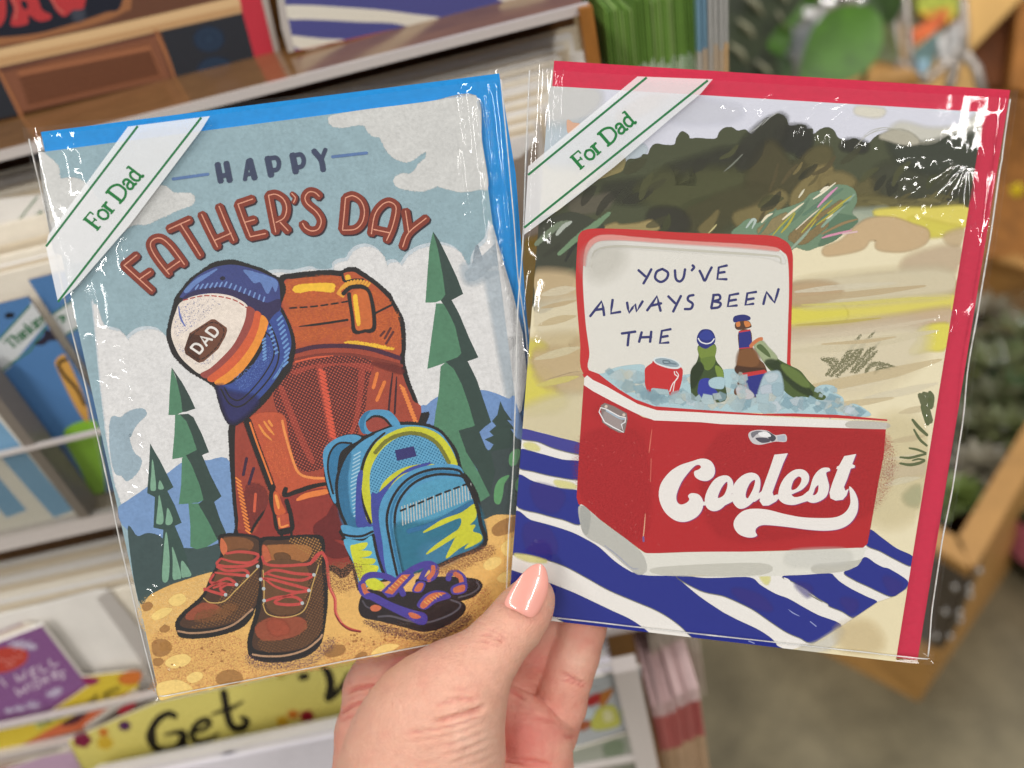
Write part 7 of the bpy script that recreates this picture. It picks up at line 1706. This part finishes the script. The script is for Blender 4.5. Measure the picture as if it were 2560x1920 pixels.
box('upper_shelf', .40, .70, 1.323, 1.56, .862, .880, M_PINE, pt_)
for lx, ly, lz in ((.205, 1.03, .75), (.31, 1.06, .75), (.205, 1.285, .75), (.525, 1.285, .75), (.405, 1.325, .862), (.665, 1.37, .862), (.405, 1.525, .862), (.665, 1.525, .862)):
    box('leg', lx, lx + .03, ly, ly + .03, 0, lz, M_PINE, pt_)
# foliage behind, its deep shade put into the leaf colour
hb = empty('dark_shrub', Matrix.Translation(Vector(at(1900, 120, 1.6)))); tag(hb, 'deep green shrub coloured as in shade behind the striped plant', 'plant')
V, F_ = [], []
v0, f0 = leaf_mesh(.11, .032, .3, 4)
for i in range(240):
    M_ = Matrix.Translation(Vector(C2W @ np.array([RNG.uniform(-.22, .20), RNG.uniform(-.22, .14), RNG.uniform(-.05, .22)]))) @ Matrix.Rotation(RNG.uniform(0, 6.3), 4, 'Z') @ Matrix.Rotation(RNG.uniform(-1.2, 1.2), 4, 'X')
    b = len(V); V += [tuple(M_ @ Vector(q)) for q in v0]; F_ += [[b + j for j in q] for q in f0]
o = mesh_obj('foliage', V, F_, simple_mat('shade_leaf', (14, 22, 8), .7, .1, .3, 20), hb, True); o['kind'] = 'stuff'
# glass vases with ribbed sides and wire frame
def glass():
    N = Nodes('ribbed_glass')
    g = N.n('ShaderNodeBsdfPrincipled'); g.inputs['Base Color'].default_value = (.62, .68, .72, 1); g.inputs['Roughness'].default_value = .08; g.inputs['Metallic'].default_value = .25; g.inputs['Transmission Weight'].default_value = .45; g.inputs['IOR'].default_value = 1.4
    wv = N.n('ShaderNodeTexWave'); wv.inputs['Scale'].default_value = 60; wv.inputs['Distortion'].default_value = 2; N.l(N.objco(), wv.inputs['Vector'])
    bn = N.n('ShaderNodeBump'); bn.inputs['Strength'].default_value = .7; bn.inputs['Distance'].default_value = .004; N.l(wv.outputs['Fac'], bn.inputs['Height']); N.l(bn.outputs[0], g.inputs['Normal'])
    N.l(g.outputs[0], N.out.inputs[0]); return N.m
M_GLASS = glass()
for k, (px, py, z_, s) in enumerate([(2005, 250, 1.35, .9), (2195, 110, 1.45, 1.0)]):
    p = atZ(px, py, .8805)
    o = empty('glass_vase', Matrix.Translation(Vector(p))); tag(o, ['ribbed glass vase left of the big green leaf', 'ribbed glass vase above the big green leaf'][k], 'vase')
    lathe('body', [(0, 0), (.03 * s, 0), (.04 * s, .05 * s), (.036 * s, .1 * s), (.022 * s, .13 * s), (.026 * s, .15 * s)], M_GLASS, o, 24)
    lathe('rim', [(.026 * s, .15 * s), (.029 * s, .155 * s), (.025 * s, .158 * s), (.023 * s, .152 * s)], M_RIVET, o, 24)
ch = empty('glint_ball_cluster', Matrix.Translation(Vector(at(2030, 60, 1.32)))); tag(ch, 'added cluster of mirror balls for blurred highlights beside the big leaf', 'mirror balls')  # mirror balls added to throw bright blurred spots from the lamps
for px, py, r_ in ((2027, 62, .027), (1985, 98, .022), (1962, 84, .018), (2070, 12, .018), (2112, -4, .026), (2140, 6, .020)):
    bm = bmesh.new(); bmesh.ops.create_uvsphere(bm, u_segments=14, v_segments=10, radius=r_)
    me = bpy.data.meshes.new('glint_ball'); bm.to_mesh(me); bm.free(); me.materials.append(M_RIVET); me.polygons.foreach_set('use_smooth', [True] * len(me.polygons))
    o = bpy.data.objects.new('glint_ball', me); COL.objects.link(o); o.location = Vector(at(px, py, 1.30)) - ch.location; o.parent = ch
wr_ = empty('wire_rack', Matrix.Translation(Vector(at(2300, 220, 1.4)))); tag(wr_, 'grey wire plant rack at the upper right', 'rack')
for pts, r_ in [(((2226, -30, 1.38), (2240, 80, 1.38), (2246, 230, 1.38)), .007), (((2262, -30, 1.40), (2270, 80, 1.40), (2282, 230, 1.40)), .006), (((2170, 112, 1.40), (2240, 140, 1.38), (2312, 212, 1.36)), .004), (((2308, 210, 1.34), (2360, 165, 1.34), (2418, 120, 1.34)), .006), (((2408, 132, 1.38), (2440, 170, 1.38), (2456, 240, 1.38)), .009), (((2408, 0, 1.38), (2412, 70, 1.38), (2408, 132, 1.38)), .007), (((2390, 150, 1.42), (2370, 230, 1.42)), .009)]:
    t_ = tube('wire', [at(*q) - np.array(wr_.location) for q in pts], r_, M_WIRE, wr_, 8)
bq = empty('flower_bunch', Matrix.Translation(Vector(at(2340, 190, 1.45)))); tag(bq, 'paper wrapped bunch with orange, green and blue print on the wire rack', 'bouquet')
for nm, pts, c_ in [('green_wrap', ((2290, -10), (2400, -10), (2392, 40), (2330, 55), (2296, 30)), (166, 176, 66)), ('yellow_wrap', ((2300, 30), (2380, 15), (2376, 55), (2340, 60)), (206, 160, 60)), ('orange_wrap', ((2282, 75), (2345, 35), (2362, 20), (2366, 50), (2330, 85), (2286, 112)), (214, 104, 56)), ('teal_wrap', ((2280, 130), (2345, 75), (2352, 100), (2330, 170), (2300, 190), (2280, 165)), (96, 122, 120)), ('white_wrap', ((2345, 95), (2400, 45), (2408, 110), (2372, 150), (2352, 150)), (204, 202, 200)), ('sky_wrap', ((2294, 150), (2322, 150), (2312, 190), (2296, 182)), (156, 190, 208))]:
    k = len(pts); P = [at(x, y, 1.44 - .006 * (len(bq.children))) - np.array(bq.location) for x, y in pts]
    P2 = [q + C2W @ np.array([0, 0, .012]) for q in P]
    f = [tuple(range(k)), tuple(range(k, 2 * k))[::-1]] + [(i, k + i, k + (i + 1) % k, (i + 1) % k) for i in range(k)]
    mesh_obj(nm, P + P2, f, simple_mat(nm, c_, .5, .3, .25, 60), bq)
fw = empty('yellow_flower', Matrix.Translation(Vector(at(2556, 470, 1.4)))); tag(fw, 'small yellow flower at the right picture edge', 'flower')
for i in range(6):
    v, f = leaf_mesh(.02, .008, .1, 3); M_ = Matrix.Rotation(i * 1.05, 4, (0, -.8, .6))
    mesh_obj('petal', [M_ @ Vector((a_, b_ + .003, c_)) for a_, b_, c_ in v], f, simple_mat('yellow_petal', (232, 206, 50), .5, .3, .05, 50) if i == 0 else bpy.data.materials['yellow_petal'], fw)
# dark tub with pink band at the right edge
tb = atZ(2655, 1390, 0)
tub = empty('round_tub', Matrix.Translation(Vector((tb[0], tb[1], 0)))); tag(tub, 'dark green round tub with pink label cut by the right edge', 'tub')
lathe('body', [(0, 0), (.10, 0), (.125, .16), (.135, .20), (.128, .20), (.115, .15), (0, .13)], simple_mat('dark_green_tub', (58, 62, 46), .4, .4, .1, 20), tub, 28)
lathe('label', [(.109, .05), (.1275, .165)], simple_mat('pink_label', (206, 120, 150), .5, .3, .08, 60), tub, 28)
